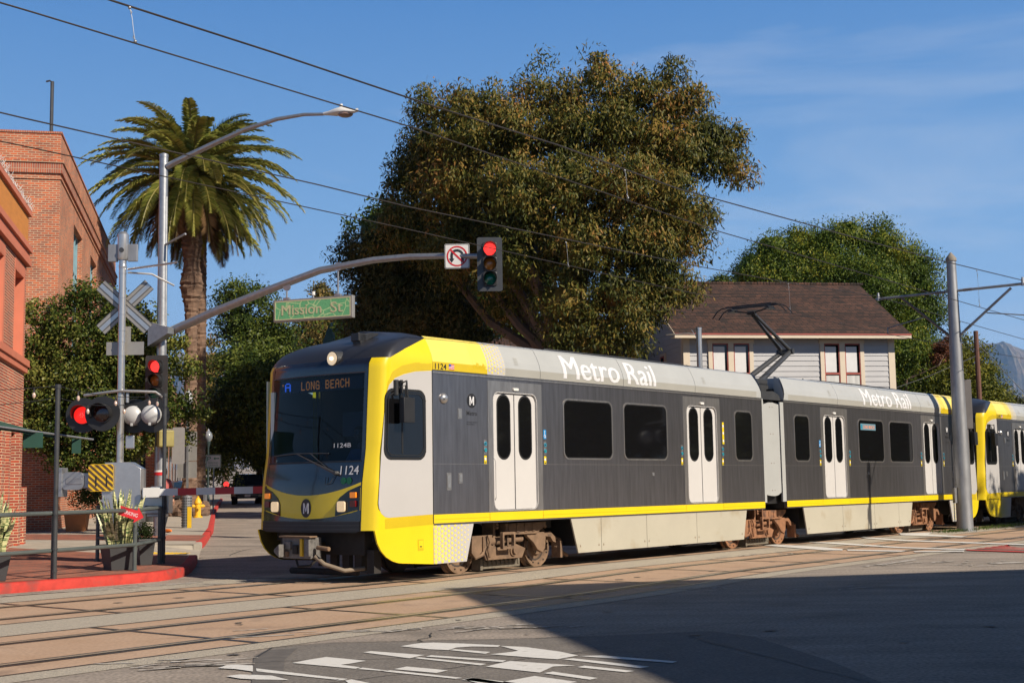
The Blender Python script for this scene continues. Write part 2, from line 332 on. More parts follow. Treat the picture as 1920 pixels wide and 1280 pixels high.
b.add([(x, y, hp(x, y) + .15) for x, y in pv], [tuple(range(len(pv)))])
b.build('pavement', M['concrete'], smooth=0)['kind'] = 'structure'
b = MB(); q = [(-6.2, 26.3, .01), (-7.1, 30.4, .01), (-8.3, 30.2, .15), (-7.6, 26.75, .15), (-6.36, 26.3, .15), (-7.26, 30.4, .15)]
b.add([(x, y, hp(x, y) + z) for x, y, z in q], [(0, 1, 2, 3), (0, 3, 4), (1, 5, 2)])
b.build('kerb_ramp', M['concrete'], smooth=0)['kind'] = 'structure'
def kerb(P, name, m):
    b = MB(); Pi = offs(P, .16); Pm = offs(P, .025); rings = []
    for i in range(len(P)):
        g = hp(*P[i]) if hgt(*P[i]) > .001 else 0
        rings.append([(P[i][0], P[i][1], g - .05), (P[i][0] + 0, P[i][1], g + .125), (Pm[i][0], Pm[i][1], g + .153), (Pi[i][0], Pi[i][1], g + .153), (Pi[i][0], Pi[i][1], g - .05)])
    b.loft(rings, closed=True); o = b.build(name, m, smooth=50); o['kind'] = 'structure'; return o
kerb(KB, 'red_kerb', M['red_paint'])
kerb(KC[:1] + [(-7.3, 31.4)], 'kerb', M['kerb']); kerb([(-7.3, 31.4)] + KC[1:], 'red_kerb', M['red_paint'])
pl = lambda P, dz: [(x, y, hp(x, y) + .15 + dz) for x, y in P]
b = MB(); P1 = KBi[:-1] + [(-6.36, 26.2), (-7.7, 26.6), (-8.9, 27.55), (-13.2, 31.0), (-26, 20), (-16, 9.2)]; P2 = [(-7.5, 31.9), (-8.05, 34.95), (-22, 38), (-22, 35)]
for P in (P1, P2): b.add(pl(P, .004), [tuple(range(len(P)))])
b.build('brick_paving', M['pavers'], smooth=0)['kind'] = 'structure'
b = MB(); P = [(-6.42, 26.35), (-6.55, 26.95), (-7.75, 27.3), (-7.65, 26.7)]; b.add(pl(P, .006), [(0, 1, 2, 3)])
for i in range(12):
    for j in range(5):
        x, y = -6.5 - i * .095, 26.45 + j * .11 + i * .03; b.cyl((x, y, hp(x, y) + .156), (x, y, hp(x, y) + .163), .022, .015, 6)
b.build('tactile_strip', M['syel'], smooth=0)['kind'] = 'structure'
LET = [[(-1.05,12.23),(-0.91,12.43),(-0.77,12.47),(-0.48,12.35),(-0.15,12.17),(-0.17,12.06),(-0.4,12.12),(-0.54,12.06),(-0.6,11.88),(-0.79,11.98)],[(-0.59,11.88),(-0.55,11.94),(-0.23,11.7),(-0.27,11.58)],[(-1.34,11.82),(-1.28,11.9),(-0.79,11.56),(-0.9,11.36)],[(-0.86,11.36),(-0.83,11.42),(-0.25,10.92),(-0.29,10.84)],[(-0.77,11.46),(-0.73,11.54),(-0.09,11.12),(-0.12,11.02)],[(-1.62,11.54),(-1.25,11.24),(-1.36,11.08),(-1.43,11.02),(-1.25,10.84),(-1.28,10.76),(-1.85,11.18),(-1.74,11.38)],[(-1.26,10.74),(-1.23,10.82),(-1.01,10.62),(-1.04,10.6)],[(-0.97,10.7),(-0.88,10.84),(-0.54,10.58),(-0.62,10.44)],[(-1.04,10.58),(-0.99,10.64),(-0.41,10.15),(-0.46,10.11)],[(-2.09,10.88),(-1.32,10.23),(-1.36,10.17),(-2.05,10.7)],[(-1.35,10.13),(-1.32,10.23),(-1.27,10.19),(-1.3,10.13)],[(-1.28,10.11),(-1.24,10.17),(-1.03,9.89),(-1.22,9.91)],[(-0.4,10.07),(-0.34,10.15),(-0.01,9.85),(-0.25,9.81)],[(-2.02,10.5),(-1.88,10.44),(-1.71,10.19),(-1.87,10.23),(-1.97,10.25),(-2.1,10.31),(-2.24,10.46),(-2.15,10.54)],[(-0.15,12.13),(0.07,12.02),(0.37,11.64),(0.51,11.36),(0.33,11.14),(0.17,11.24),(-0.23,11.54),(-0.04,11.68),(0.01,11.76)],[(0.52,11.32),(0.71,11.34),(1.28,10.88),(1.23,10.8)],[(0.37,11.14),(0.46,11.18),(1.03,10.6),(0.95,10.52)],[(-0.25,10.76),(-0.06,11.08),(0.46,10.74),(0.28,10.7),(0.17,10.37),(-0.08,10.6)],[(0.47,10.64),(0.53,10.72),(0.89,10.37),(0.82,10.31)],[(0.2,10.33),(0.27,10.41),(0.59,10.03),(0.53,9.95)],[(-0.11,9.91),(0.13,10.19),(0.43,9.85),(0.25,9.65),(-0.02,9.67)],[(-0.41,10.05),(-0.33,10.15),(-0.05,9.83),(-0.2,9.85)],[(-2.41,10.94),(-2.36,11.16),(-2.15,11.06),(-2.08,10.7),(-2.25,10.86)]]
XW = [[(5.62,30.47),(5.96,30.84),(6.51,29.61),(6.85,28.24),(6.72,27.7),(6.39,27.92),(5.84,29.59)],[(6.85,31.96),(7.43,31.36),(8.2,28.66),(9.15,27.44),(8.99,27.03),(8.04,28.3),(7.28,30.47)],[(6.89,28.04),(7.88,27.17),(7.67,26.81),(6.79,27.56)],[(7.94,26.93),(8.92,26.83),(8.79,26.43),(7.87,26.59)],[(8.73,34.52),(8.93,33.99),(9.22,32.18),(11.04,29.04),(10.86,28.58),(9.02,31.62),(8.67,33.23)],[(10.31,36.23),(11.3,36.39),(10.79,35.2),(11.23,33.43),(10.93,33.03),(10.0,34.9)],[(5.77,22.57),(5.98,22.77),(5.84,22.37)],[(6.01,22.77),(7.18,24.36),(7.16,24.06),(6.17,22.79)],[(7.95,22.87),(8.56,23.15),(8.65,22.79),(8.01,22.59)]]
RED = [[(9.07,27.27),(9.95,26.21),(9.79,25.79),(9.01,26.85)]]
PINK = [[(9.39,27.52),(10.67,29.04),(10.93,28.74),(10.05,26.45),(9.38,27.17)]]
PATCH = [(-1.88,9.61),(-2.23,11.54),(-2.22,12.31),(-1.73,12.61),(-0.34,12.67),(0.66,12.79),(1.85,13.07),(2.21,12.51),(2.49,10.78),(2.6,9.13)]
STR = [(-1.9, 9.7), (-2.26, 11.66), (-2.24, 12.1), (-1.98, 12.25), (-1.95, 11.4), (-1.68, 9.7)]
sheet('asphalt_patch', [PATCH], M['asphalt_dark'], .004)
M['sealer'] = mat('patch edge sealer', (.125, .112, .10), .8, var=.25, vs=8)
sheet('patch_edge', [STR], M['sealer'], .0065)
def crk(P, w):
    r = []
    for i, p in enumerate(P):
        a = Vector(P[max(i - 1, 0)]); c = Vector(P[min(i + 1, len(P) - 1)]); t = (c - a).normalized(); r.append(((p[0] - t.y * w, p[1] + t.x * w), (p[0] + t.y * w, p[1] - t.x * w)))
    return [[r[i][0], r[i][1], r[i + 1][1], r[i + 1][0]] for i in range(len(r) - 1)]
def wob(a, c, n, amp, sd):
    rd = random.Random(sd); return [(a[0] + (c[0] - a[0]) * i / n + rd.uniform(-amp, amp), a[1] + (c[1] - a[1]) * i / n + rd.uniform(-amp, amp)) for i in range(n + 1)]
ck = crk(PATCH[1:8], .012) + crk(wob((-3.2, 11.2), (1.3, 11.6), 26, .03, 1), .006) + crk(wob((-1.9, 9.6), (.9, 11.9), 22, .03, 2), .006) + crk(wob((-.9, 12.4), (-.85, 13.3), 8, .05, 3), .008) + crk(wob((.2, 12.7), (3.4, 14.4), 18, .04, 4), .007) \
    + crk(wob((-7.4, 24), (-9.3, 39), 30, .12, 5), .012) + crk(wob((-6.4, 27), (-5.2, 37), 20, .2, 8), .010) + crk(wob((1.6, 12.7), (2.6, 9.2), 12, .03, 6), .02) + crk(wob((3, 17), (7, 14), 14, .05, 9), .006)
sheet('road_cracks', ck, M['crack'], .0075)
sheet('road_lettering', LET, M['white_paint'], .010)
sheet('road_lines', XW[:6], M['white_paint'], .016)
sheet('faded_road_lines', XW[6:] + [crk(wob((-3.4, 13.0), (.8, 14.2), 14, .04, 11), .03)[i] for i in (2, 3, 6, 7, 11)] + crk([(-5.3, 22.6), (-2.6, 21.4)], .05) + crk(wob((-7.6, 18.7), (-4.9, 21.3), 9, .05, 12), .05), M['faint_paint'], .009)
rd = random.Random(21); sc_ = []
for cx_, cy_, rx_, ry_, n_, an_ in ((-5.2, 20.6, 2.2, 1.0, 34, .9), (2.8, 18.2, 2.4, .6, 16, .45), (7.2, 23.2, 1.6, 1.4, 34, .4), (-1.2, 13.6, 2.4, .35, 22, .5), (-2.9, 11.2, .8, .7, 14, .3), (5, 26.5, 1.5, 1.0, 14, .9)):
    for k in range(n_): x, y = cx_ + rd.gauss(0, rx_ * .5), cy_ + rd.gauss(0, ry_ * .4); a_ = an_ + rd.uniform(-.25, .25); sc_ += crk(wob((x, y), (x + rd.uniform(.1, .5) * math.cos(a_), y + rd.uniform(.1, .5) * math.sin(a_)), 3, .02, k), rd.uniform(.008, .03))
sheet('paint_scuffs', sc_, M['faint_paint'], .0115)
M['oil'] = mat('oil stain', (.12, .105, .09), .6, var=.3, vs=9)
st_ = []
for k in range(26):
    l_ = T2 * (k % 2) + rd.uniform(-.35, .35); p_ = TW(rd.uniform(-20, 2), l_ + .3); r_ = rd.uniform(.02, .06); st_.append([(p_.x + r_ * rd.uniform(.6, 2.2) * math.cos(j * .7), p_.y + r_ * rd.uniform(.6, 1.3) * math.sin(j * .7)) for j in range(9)])
for k in range(18):
    x, y = rd.uniform(-3, 6), rd.uniform(11, 17); r_ = rd.uniform(.02, .07); st_.append([(x + r_ * rd.uniform(.6, 1.5) * math.cos(j * .7), y + r_ * rd.uniform(.6, 1.3) * math.sin(j * .7)) for j in range(9)])
sheet('stains', st_, M['oil'], .0105)
sheet('red_road_line', RED, M['red_paint'], .017)
sheet('red_hatch', [[(PINK[0][0][0] + (PINK[0][1][0] - PINK[0][0][0]) * k, PINK[0][0][1] + (PINK[0][1][1] - PINK[0][0][1]) * k), (PINK[0][0][0] + (PINK[0][1][0] - PINK[0][0][0]) * (k + .12), PINK[0][0][1] + (PINK[0][1][1] - PINK[0][0][1]) * (k + .12)), (PINK[0][3][0] + .3, PINK[0][3][1] + k * 2.2 + .2), (PINK[0][3][0] + .3, PINK[0][3][1] + k * 2.2)] for k in (0, .2, .4, .6, .8)], M['red_paint'], .0165)
# metal covers and weeds in the track strip
# leaves helper --------------------------------------------------
def leaf_mesh(name, C0, Ln, Wd, mats, parent=None, droop=.3, seed=1, dirs=None, nrm=None, extra=None):
    rg = np.random.default_rng(seed); n = len(C0); C0 = np.asarray(C0, float)
    d = rg.normal(size=(n, 3)); d[:, 2] -= droop * 1.5
    if dirs is not None: d = d * .45 + dirs
    d /= np.linalg.norm(d, axis=1)[:, None]; a = rg.normal(size=(n, 3)) if nrm is None else nrm + .42 * rg.normal(size=(n, 3)); w = np.cross(d, a); w /= np.linalg.norm(w, axis=1)[:, None]
    l = (Ln * rg.uniform(.65, 1.25, n))[:, None]; wd = (Wd * rg.uniform(.7, 1.2, n))[:, None]
    V = np.empty((n, 4, 3)); V[:, 0] = C0; V[:, 1] = C0 + d * l * .5 + w * wd * .5; V[:, 2] = C0 + d * l; V[:, 3] = C0 + d * l * .5 - w * wd * .5
    V = V.reshape(-1, 3); nv = 4 * n
    if extra:                                            # solid lobe cores added to block light: rows of quads, closed at the ends
        nu, nw = 10, 7; th = np.arange(nu) * 2 * np.pi / nu; ph = np.linspace(.12, np.pi - .12, nw); U_ = np.array([[np.sin(p) * np.cos(t_), np.sin(p) * np.sin(t_), np.cos(p)] for p in ph for t_ in th])
        F1 = np.array([[j * nu + i, j * nu + (i + 1) % nu, (j + 1) * nu + (i + 1) % nu, (j + 1) * nu + i] for j in range(nw - 1) for i in range(nu)]); EV_ = []; EF_ = []
        for q, (x, y, z, rx, ry, rz) in enumerate(extra): EV_.append(U_ * (1 + .16 * rg.normal(size=(len(U_), 1))) * [rx, ry, rz] + [x, y, z]); EF_.append(F1 + nv + q * len(U_))
        V = np.vstack([V] + EV_); EF = np.vstack(EF_).ravel()
    else: EF = np.empty(0, int)
    idx = np.concatenate([np.arange(nv), EF]).astype(np.int32); nf = len(idx) // 4
    me = bpy.data.meshes.new(name); me.vertices.add(len(V)); me.vertices.foreach_set('co', V.ravel())
    me.loops.add(4 * nf); me.polygons.add(nf); me.loops.foreach_set('vertex_index', idx)
    me.polygons.foreach_set('loop_start', np.arange(0, 4 * nf, 4, dtype=np.int32))
    for mt in (mats if isinstance(mats, list) else [mats]): me.materials.append(mt)
    me.update(calc_edges=True)
    o = bpy.data.objects.new(name, me); col.objects.link(o)
    if parent: o.parent = parent
    return o
rg = np.random.default_rng(3)
P = []
for i in range(2600):
    s = rg.uniform(8, 26); l = 1.95 + rg.normal() * .18; p = TW(s, l, 0); P.append((p.x, p.y, .01))
leaf_mesh('grass', P, .10, .015, M['grass'], droop=-1.6, seed=4)['kind'] = 'stuff'
# ================================================================ OVERHEAD LINE
WIRES = [('thick upper messenger wire above the near track, topmost across the sky', T2 + .03, .011, [(-40, 6.9), (-30, 6.6), (-19.84, 6.33), (-17.3, 6.32), (-14.6, 6.28), (-11.9, 6.3), (-8, 6.36), (-3.7, 6.45), (-.5, 6.5), (4, 6.6), (9.6, 6.77), (20, 6.5), (35, 6.4), (60, 6.9)]),
         ('contact wire above the near track, second line from the top', T2 + .03, .0085, [(-40, 5.98), (-20.3, 5.97), (-15, 5.92), (-6.8, 5.83), (3, 5.74), (9.6, 5.68), (60, 5.7)]),
         ('upper messenger wire above the train, passing in front of the brick corner', .0, .010, [(-40, 6.5), (-30, 6.3), (-18, 6.15), (-13, 6.14), (-10.8, 6.15), (-.7, 6.36), (4.9, 6.5), (9, 6.67), (14.8, 6.53), (21.8, 6.4), (60, 6.8)]),
         ('contact wire the pantograph touches, lowest of the four long lines', .0, .008, [(-40, 5.82), (-18, 5.79), (-11, 5.76), (-2.4, 5.72), (1.6, 5.705), (10.7, 5.63), (21.7, 5.7), (60, 5.7)])]
M['wire'] = mat('copper wire weathered', (.05, .042, .038), .5, .5, var=.2)
for lb, lat, r, ps in WIRES:
    b = MB(); b.tube([TW(s, lat + shift(s), z) for s, z in ps], r, 6)
    tag(b.build('overhead_wire', M['wire'], smooth=60), lb, 'overhead wire', 'overhead wires above the tracks')
def wz(i, s):
    ps = WIRES[i][3]
    for a, c in zip(ps, ps[1:]):
        if a[0] <= s <= c[0]: return a[1] + (c[1] - a[1]) * (s - a[0]) / (c[0] - a[0])
for k, (i, s, lb) in enumerate([(0, -19.2, 'wire dropper with two clips hanging high at upper left of the sky'), (0, -9.9, 'wire dropper in front of the big tree, between the two upper lines'), (0, 6.2, 'wire dropper just right of the steel catenary pole'),
        (2, -5.9, 'wire dropper in front of the tree foliage right of the overhead traffic signal'), (2, 3.6, 'wire dropper with clip in front of the brown shingle roof')]):
    b = MB(); lat = WIRES[i][1] + shift(s); a = TW(s, lat, wz(i, s)); c = TW(s + .08, lat, wz(i + 1, s + .08))
    b.tube([a, a.lerp(c, .3) + Vector((.008, 0, 0)), a.lerp(c, .7), c], .0035, 5); b.ball(a.lerp(c, .04), .018, 8); b.ball(a.lerp(c, .95), .02, 8)
    b.tube([a.lerp(c, .1), a.lerp(c, .16) + Vector((.015, 0, 0)), a.lerp(c, .22)], .006, 5); b.tube([a.lerp(c, .78), a.lerp(c, .84) - Vector((.015, 0, 0)), a.lerp(c, .9)], .006, 5)
    tag(b.build('wire_dropper', M['galv'], smooth=60), lb, 'wire dropper', 'wire droppers')
# catenary pole between the tracks
pp = TW(9.72, 1.96)
t = thing('catenary_pole', 'tapered grey steel pole with bracket arms holding the train wires, between the two tracks', 'pole', pp)
def LP(ds, dl, z): return (DV * ds + NV * dl) + Vector((0, 0, z))      # pole-local offset along / across the tracks
b = MB(); b.lathe([(.225, 0), (.215, .3), (.205, 2), (.17, 5), (.128, 7.55)], n=24); b.lathe([(.30, -.05), (.30, .03), (.22, .03)], n=16)
b.build('pole_shaft', M['galv2'], t)
b = MB(); b.lathe([(.150, 7.53), (.152, 7.60), (.13, 7.64), (.02, 7.78)], n=20); b.build('pole_cap', mat('cap', (.25, .22, .18), .7), t)
for z in (1.28, 3.0, 4.55, 6.68, 5.42): b = MB(); b.lathe([(.215 - z * .0125, z - .03), (.215 - z * .0125, z + .03)], n=20); b.build('pole_band', M['galv'], t)
b = MB(); b.box(-.27, -.2, -.1, .1, .78, 1.2); b.build('access_cover', M['galv'], t)
def insul(b, a, c, m=1):
    a = Vector(a); c = Vector(c)
    for k in range(5): p = a.lerp(c, (k + .3) / 5); q = a.lerp(c, (k + .7) / 5); b.cyl(p, q, .045, .045, 10, m)
    b.cyl(a, c, .025, .025, 8, m)
M['insul'] = mat('brown insulator', (.16, .11, .08), .5)
b = MB()
b.tube([LP(0, -.14, 6.68), LP(0, -2.28, 6.68)], .038, 10); insul(b, LP(0, -.2, 6.68), LP(0, -.5, 6.68)); b.tube([LP(0, -.14, 5.42), LP(0, -1.5, 6.64)], .036, 10, 1); insul(b, LP(0, -.22, 5.49), LP(0, -.42, 5.67))
b.tube([LP(0, -.85, 6.02), LP(0, -1.98, 5.80)], .016, 8); b.cyl(LP(0, -1.96, 5.82), LP(0, -1.96, 5.66), .018); b.box(-.03, .03, -.03, .03, 0, .01); b.cyl(LP(0, -2.2, 6.63), LP(0, -2.2, 6.86), .05, .03)
b.build('bracket_arm', [M['galv2'], M['insul']], t)
b = MB()
b.tube([LP(0, .14, 6.68), LP(0, 2.2, 6.68)], .038, 10, 0); insul(b, LP(0, .3, 6.68), LP(0, .55, 6.68)); b.tube([LP(0, .14, 5.42), LP(0, 1.62, 6.60)], .036, 10, 0); insul(b, LP(0, .3, 5.55), LP(0, .46, 5.68))
b.tube([LP(0, .92, 5.98), LP(0, 1.96, 5.82)], .016, 8); b.cyl(LP(0, 1.94, 5.84), LP(0, 1.94, 5.70), .018); b.cyl(LP(0, 1.94, 6.63), LP(0, 1.94, 6.86), .05, .03)
b.build('bracket_arm', [M['galv2'], M['insul']], t)
pb = Vector((12.90, 38.0, 0))
b = MB(); b.box(-.17, .17, -.05, .05, 2.85, 4.25); b.cyl((0, 0, 0), (0, 0, 2.9), .04); b.box(-.12, .12, -.12, .12, 0, .08)
tag(b.build('signal_back', mat('grey plate', (.13, .12, .12), .6), smooth=0, bevel=.01, loc=pb, rz=.0), 'tall narrow dark metal plate behind the steel catenary pole, between the two trains', 'signal')
# ================================================================ TRAIN (built in its own frame: x to the rear, y to the far side, z up; near side y = -1.325)
M['steel'] = mat('brushed dark steel', (.30, .285, .29), .30, .88, var=.2, vs=2.2, stretch=(6, 1, .5), bump=.02, bs=40)
M['steel2'] = mat('brushed bare steel', (.5, .47, .44), .34, .85, var=.22, vs=3, stretch=(5, 1, .6))
M['tyel'] = mat('yellow train paint', (.83, .62, .005), .38, var=.035, vs=2.5, coat=.3)
M['tyel2'] = mat('yellow train paint, darker band', (.62, .45, .004), .4, var=.04, vs=2.5, coat=.3)
M['tyelp'] = mat('pale yellow train paint', (.88, .70, .12), .42, var=.03, vs=2.5, coat=.2)
M['twhite'] = mat('white train paint', (.50, .485, .475), .42, var=.03, vs=1.5, dirt=((.5, .48, .45), 3, .66), coat=.2)
M['tgrey'] = mat('light grey train paint', (.42, .43, .42), .42, var=.05, vs=1.6, coat=.2)
M['tgrey2'] = mat('light grey cove lower', (.37, .365, .33), .45, var=.05, vs=1.6, coat=.2)
M['mask'] = mat('black train front', (.012, .012, .018), .14, var=.1, vs=2, coat=.6, dirt=((.03, .028, .028), 4, .62))
M['dome'] = mat('dark dome roof', (.022, .023, .030), .38, var=.2, vs=2, dirt=((.05, .045, .045), 3, .6))
M['pane'] = mat('dark tinted pane', (.006, .006, .007), .05, var=0, spec=.45)
M['gasket'] = mat('window gasket', (.012, .012, .012), .5, var=0)
M['leaf'] = mat('door leaf paint', (.60, .585, .57), .38, var=.03, vs=2, dirt=((.45, .42, .38), 2.5, .68), coat=.2)
M['skirt'] = mat('beige skirt panel', (.46, .43, .345), .5, var=.05, vs=1.3, dirt=((.37, .31, .21), 1.7, .56), coat=.1)
M['under'] = mat('dark underframe', (.022, .019, .017), .8, var=.4, vs=6)
M['bog'] = mat('brown brake dust', (.20, .125, .075), .88, var=.3, vs=5, bump=.3, bs=40, dirt=((.10, .065, .045), 6, .55))
M['bog2'] = mat('rust red brake dust', (.27, .125, .06), .88, var=.3, vs=5, bump=.3, bs=40, dirt=((.10, .055, .04), 6, .55))
M['tread'] = mat('wheel tread steel', (.2, .17, .15), .35, .8, var=.2, vs=12)
M['led'] = mat('orange led', (.5, .13, .03), .5, var=0, emit=(1, .30, .06), es=.6)
M['ledb'] = mat('blue led', (.05, .1, .6), .5, var=0, emit=(.06, .2, 1), es=1.2)
M['sign'] = mat('led sign board', (.10, .12, .145), .5, var=.2, vs=60)
M['amb'] = mat('amber lamp', (.75, .2, .01), .3, var=.3, vs=60, coat=.5, emit=(1, .28, .02), es=.35)
M['tail'] = mat('dark red lamp', (.16, .006, .008), .25, var=0, coat=.5)
M['head'] = mat('headlamp', (.62, .5, .38), .15, .3, var=.3, vs=40, coat=.6, emit=(1, .72, .4), es=.5)
M['headhot'] = mat('headlamp bulb', (1, .9, .7), .3, var=0, emit=(1, .75, .42), es=5)
M['wscreen'] = glass_mat('windscreen', (.20, .31, .44), rough=.02, ior=1.28)
M['cab'] = mat('cab interior', (.10, .12, .15), .8, var=.15)
M['farview'] = mat('pale far window view', (.62, .7, .66), .6, var=.05)  # pale panels stand in for the bright view through the far cab window
M['blk'] = mat('black lettering', (.02, .02, .022), .4, var=0)
M['wht'] = mat('white lettering', (.72, .72, .74), .45, var=.03)
M['blue'] = mat('blue sticker', (.01, .26, .62), .4, var=0); M['cyan'] = mat('blue button', (.03, .25, .38), .3, var=0)
M['green'] = mat('green dot', (.0, .20, .08), .4, var=.1)
HW = 1.325; T0 = Vector((CX, CY, 0)); TR = math.pi / 2 - AZ
X, Y, Z = Vector((1, 0, 0)), Vector((0, 1, 0)), Vector((0, 0, 1))
def near(mb, poly, m=0, d=.004, y=-HW):  # slab on the near side wall, polygon in (x, z), standing d proud
    return mb.prism(poly, (0, y, 0), (1, 0, 0), (0, 0, 1), d, m)
def ov(cx, cz, w, h, n=6): return rrect(cx - w / 2, cx + w / 2, cz - h / 2, cz + h / 2, min(w, h) / 2 * .999, n)
def circ(cx, cz, r, n=20, k=1): return [(cx + r * math.cos(2 * math.pi * i / n), cz + k * r * math.sin(2 * math.pi * i / n)) for i in range(n)]
FLIP = Matrix.Scale(-1, 4, X)
COVE = [(1.330, 3.285), (1.338, 3.42), (1.312, 3.53), (1.255, 3.66), (1.175, 3.80), (1.10, 3.845)]
_L = [0]
for a, c in zip(COVE, COVE[1:]): _L.append(_L[-1] + math.hypot(c[0] - a[0], c[1] - a[1]))
def cove(x, v, off=0., side=-1):
    v = max(0, min(_L[-1] - 1e-6, v)); i = max(k for k in range(len(_L) - 1) if _L[k] <= v); a, c = COVE[i], COVE[i + 1]; k = (v - _L[i]) / (_L[i + 1] - _L[i])
    l = a[0] + (c[0] - a[0]) * k; z = a[1] + (c[1] - a[1]) * k; d = Vector((c[0] - a[0], c[1] - a[1])).normalized(); return Vector((x, side * (l + d.y * off), z - d.x * off))
def cove_text(s, x0, w, v0, v1, bold):
    v, f = text_data(s, bold); bm = bmesh.new(); k = (v1 - v0) / .72; kx = w / v[:, 0].max()
    vv = [bm.verts.new((p[0] * kx, p[1] * k + v0, 0)) for p in v]
    for q in f:
        try: bm.faces.new([vv[i] for i in q])
        except ValueError: pass
    for kn in _L[1:-1]: bmesh.ops.bisect_plane(bm, geom=bm.verts[:] + bm.edges[:] + bm.faces[:], plane_co=(0, kn, 0), plane_no=(0, 1, 0))
    bm.verts.index_update(); r = ([cove(x0 + p.co.x, p.co.y, .004) for p in bm.verts], [[q.index for q in g.verts] for g in bm.faces]); bm.free(); return r
train = thing('light_rail_train', 'yellow, white and dark grey light rail car showing LONG BEACH on its front sign', 'train', T0, TR, 'light rail cars coupled in one train')
T = train
def half(sg, tag_no):
    F = None if sg < 0 else FLIP
    def nb(): q = MB(); q.M = F; return q
    J1, J2 = -11.353, -.514
    # ---- body walls with recessed doorways
    b = nb(); doors = [(-9.87, -8.66), (-3.70, -2.51)]
    for side in (-1, 1):
        y0, y1 = (-HW, -HW + .07) if side < 0 else (HW - .07, HW)
        xs = [J1] + [q for d in doors for q in d] + [J2]
        for i in range(0, len(xs), 2): b.box(xs[i], xs[i + 1], y0, y1, .84, 3.285)
        for d in doors: b.box(d[0], d[1], y0, y1, 2.995, 3.285); b.box(d[0], d[1], y0, y1, .84, 1.035)
    b.box(J1, J2, -HW + .07, HW - .07, .84, 1.0, 1); b.box(J1, J2, -HW + .12, HW - .12, 1.0, 3.25, 1); b.box(J2 - .1, J2, -HW + .07, HW - .07, 1, 3.28, 1)
    b.build('body_section', [M['steel'], M['under']], T, smooth=0)
    b = nb()
    for x0, x1 in ((J1, -9.975), (-9.975, -8.53), (-8.53, -3.81), (-3.81, -2.33), (-2.33, J2)):
        near(b, [(x0 + .004, .868), (x1 - .004, .868), (x1 - .004, 1.005), (x0 + .004, 1.005)], 0, .006)
        if x0 not in (-9.975, -3.81): near(b, [(x0 + .01, .925), (x1 - .01, .925), (x1 - .01, .932), (x0 + .01, .932)], 1, .009)
    b.build('yellow_band', [M['tyel'], M['tyel2']], T, smooth=0)
    b = nb(); near(b, [(J1, 1.795), (-9.98, 1.795), (-9.98, 1.803), (J1, 1.803)], 0, .004); near(b, [(-8.52, 1.795), (-3.82, 1.795), (-3.82, 1.803), (-8.52, 1.803)], 0, .004); near(b, [(-2.32, 1.795), (J2, 1.795), (J2, 1.803), (-2.32, 1.803)], 0, .004)
    near(b, [(J1, 3.235), (J2, 3.235), (J2, 3.262), (J1, 3.262)], 0, .012); b.build('side_moulding', M['steel2'], T, smooth=0)
    # ---- doors
    for cx in (-9.257, -3.105):
        b = nb(); z1 = 3.19
        outer = [(cx - .735, 1.01), (cx + .735, 1.01), (cx + .735, z1), (cx - .735, z1)]
        inner = rrect(cx - .585, cx + .585, 1.04, 2.995, .13, 5)
        pts = inner; per = []
        for p in pts:                                    # outer ring point matching each inner one
            ax = -1 if p[0] < cx else 1; az = -1 if p[1] < 2 else 1
            per.append((cx + ax * .735, 1.01 if az < 0 else z1))
        ring_prism(b, per, pts, (0, -HW, 0), (1, 0, 0), (0, 0, 1), .006, 0)
        ring_prism(b, rrect(cx - .60, cx + .60, 1.03, 3.01, .14, 5), inner, (0, -HW + .06, 0), (1, 0, 0), (0, 0, 1), .066, 1)
        near(b, rrect(cx - .07, cx + .07, 3.045, 3.09, .02, 3), 2, .03)
        fr = b.build('door_frame', [M['steel2'], M['leaf'], M['white']], T, smooth=30)
        for k in (-1, 1):
            b = nb(); x0, x1 = (cx - .583, cx - .012) if k < 0 else (cx + .012, cx + .583)
            pr = rrect(x0, x1, 1.045, 2.99, .004, 1); pr = [(x0, 1.045), (x1, 1.045), (x1, 2.99), (x0, 2.99)]
            if k < 0: pr = [(x0, 1.045), (x1, 1.045), (x1, 2.99), (x0 + .12, 2.99), (x0 + .035, 2.95), (x0, 2.86)]
            else: pr = [(x0, 1.045), (x1, 1.045), (x1, 2.86), (x1 - .035, 2.95), (x1 - .12, 2.99), (x0, 2.99)]
            near(b, pr, 0, .03, -HW + .055)
            if k < 0 and cx < -9 and sg < 0: b.tube([(x0 + .02, -HW + .01, 1.9), (x0 + .02, -HW - .02, 1.85), (x0 + .02, -HW - .02, 1.25), (x0 + .02, -HW + .01, 1.2)], .011, 6, 0)
            lf = b.build('door_leaf', M['leaf'], T, smooth=0, bevel=.006)
            b = nb(); wx = cx + k * .292; ww = rrect(wx - .155, wx + .155, 1.905, 2.945, .15, 8)
            near(b, rrect(wx - .185, wx + .185, 1.875, 2.975, .18, 8), 1, .004, -HW + .025); near(b, ww, 0, .008, -HW + .025)
            b.build('pane', [M['pane'], M['gasket']], lf, smooth=30)
        b = nb(); near(b, [(cx - .012, 1.045), (cx + .012, 1.045), (cx + .012, 2.985), (cx - .012, 2.985)], 0, .012, -HW + .05); b.build('door_seal', M['gasket'], T, smooth=0)
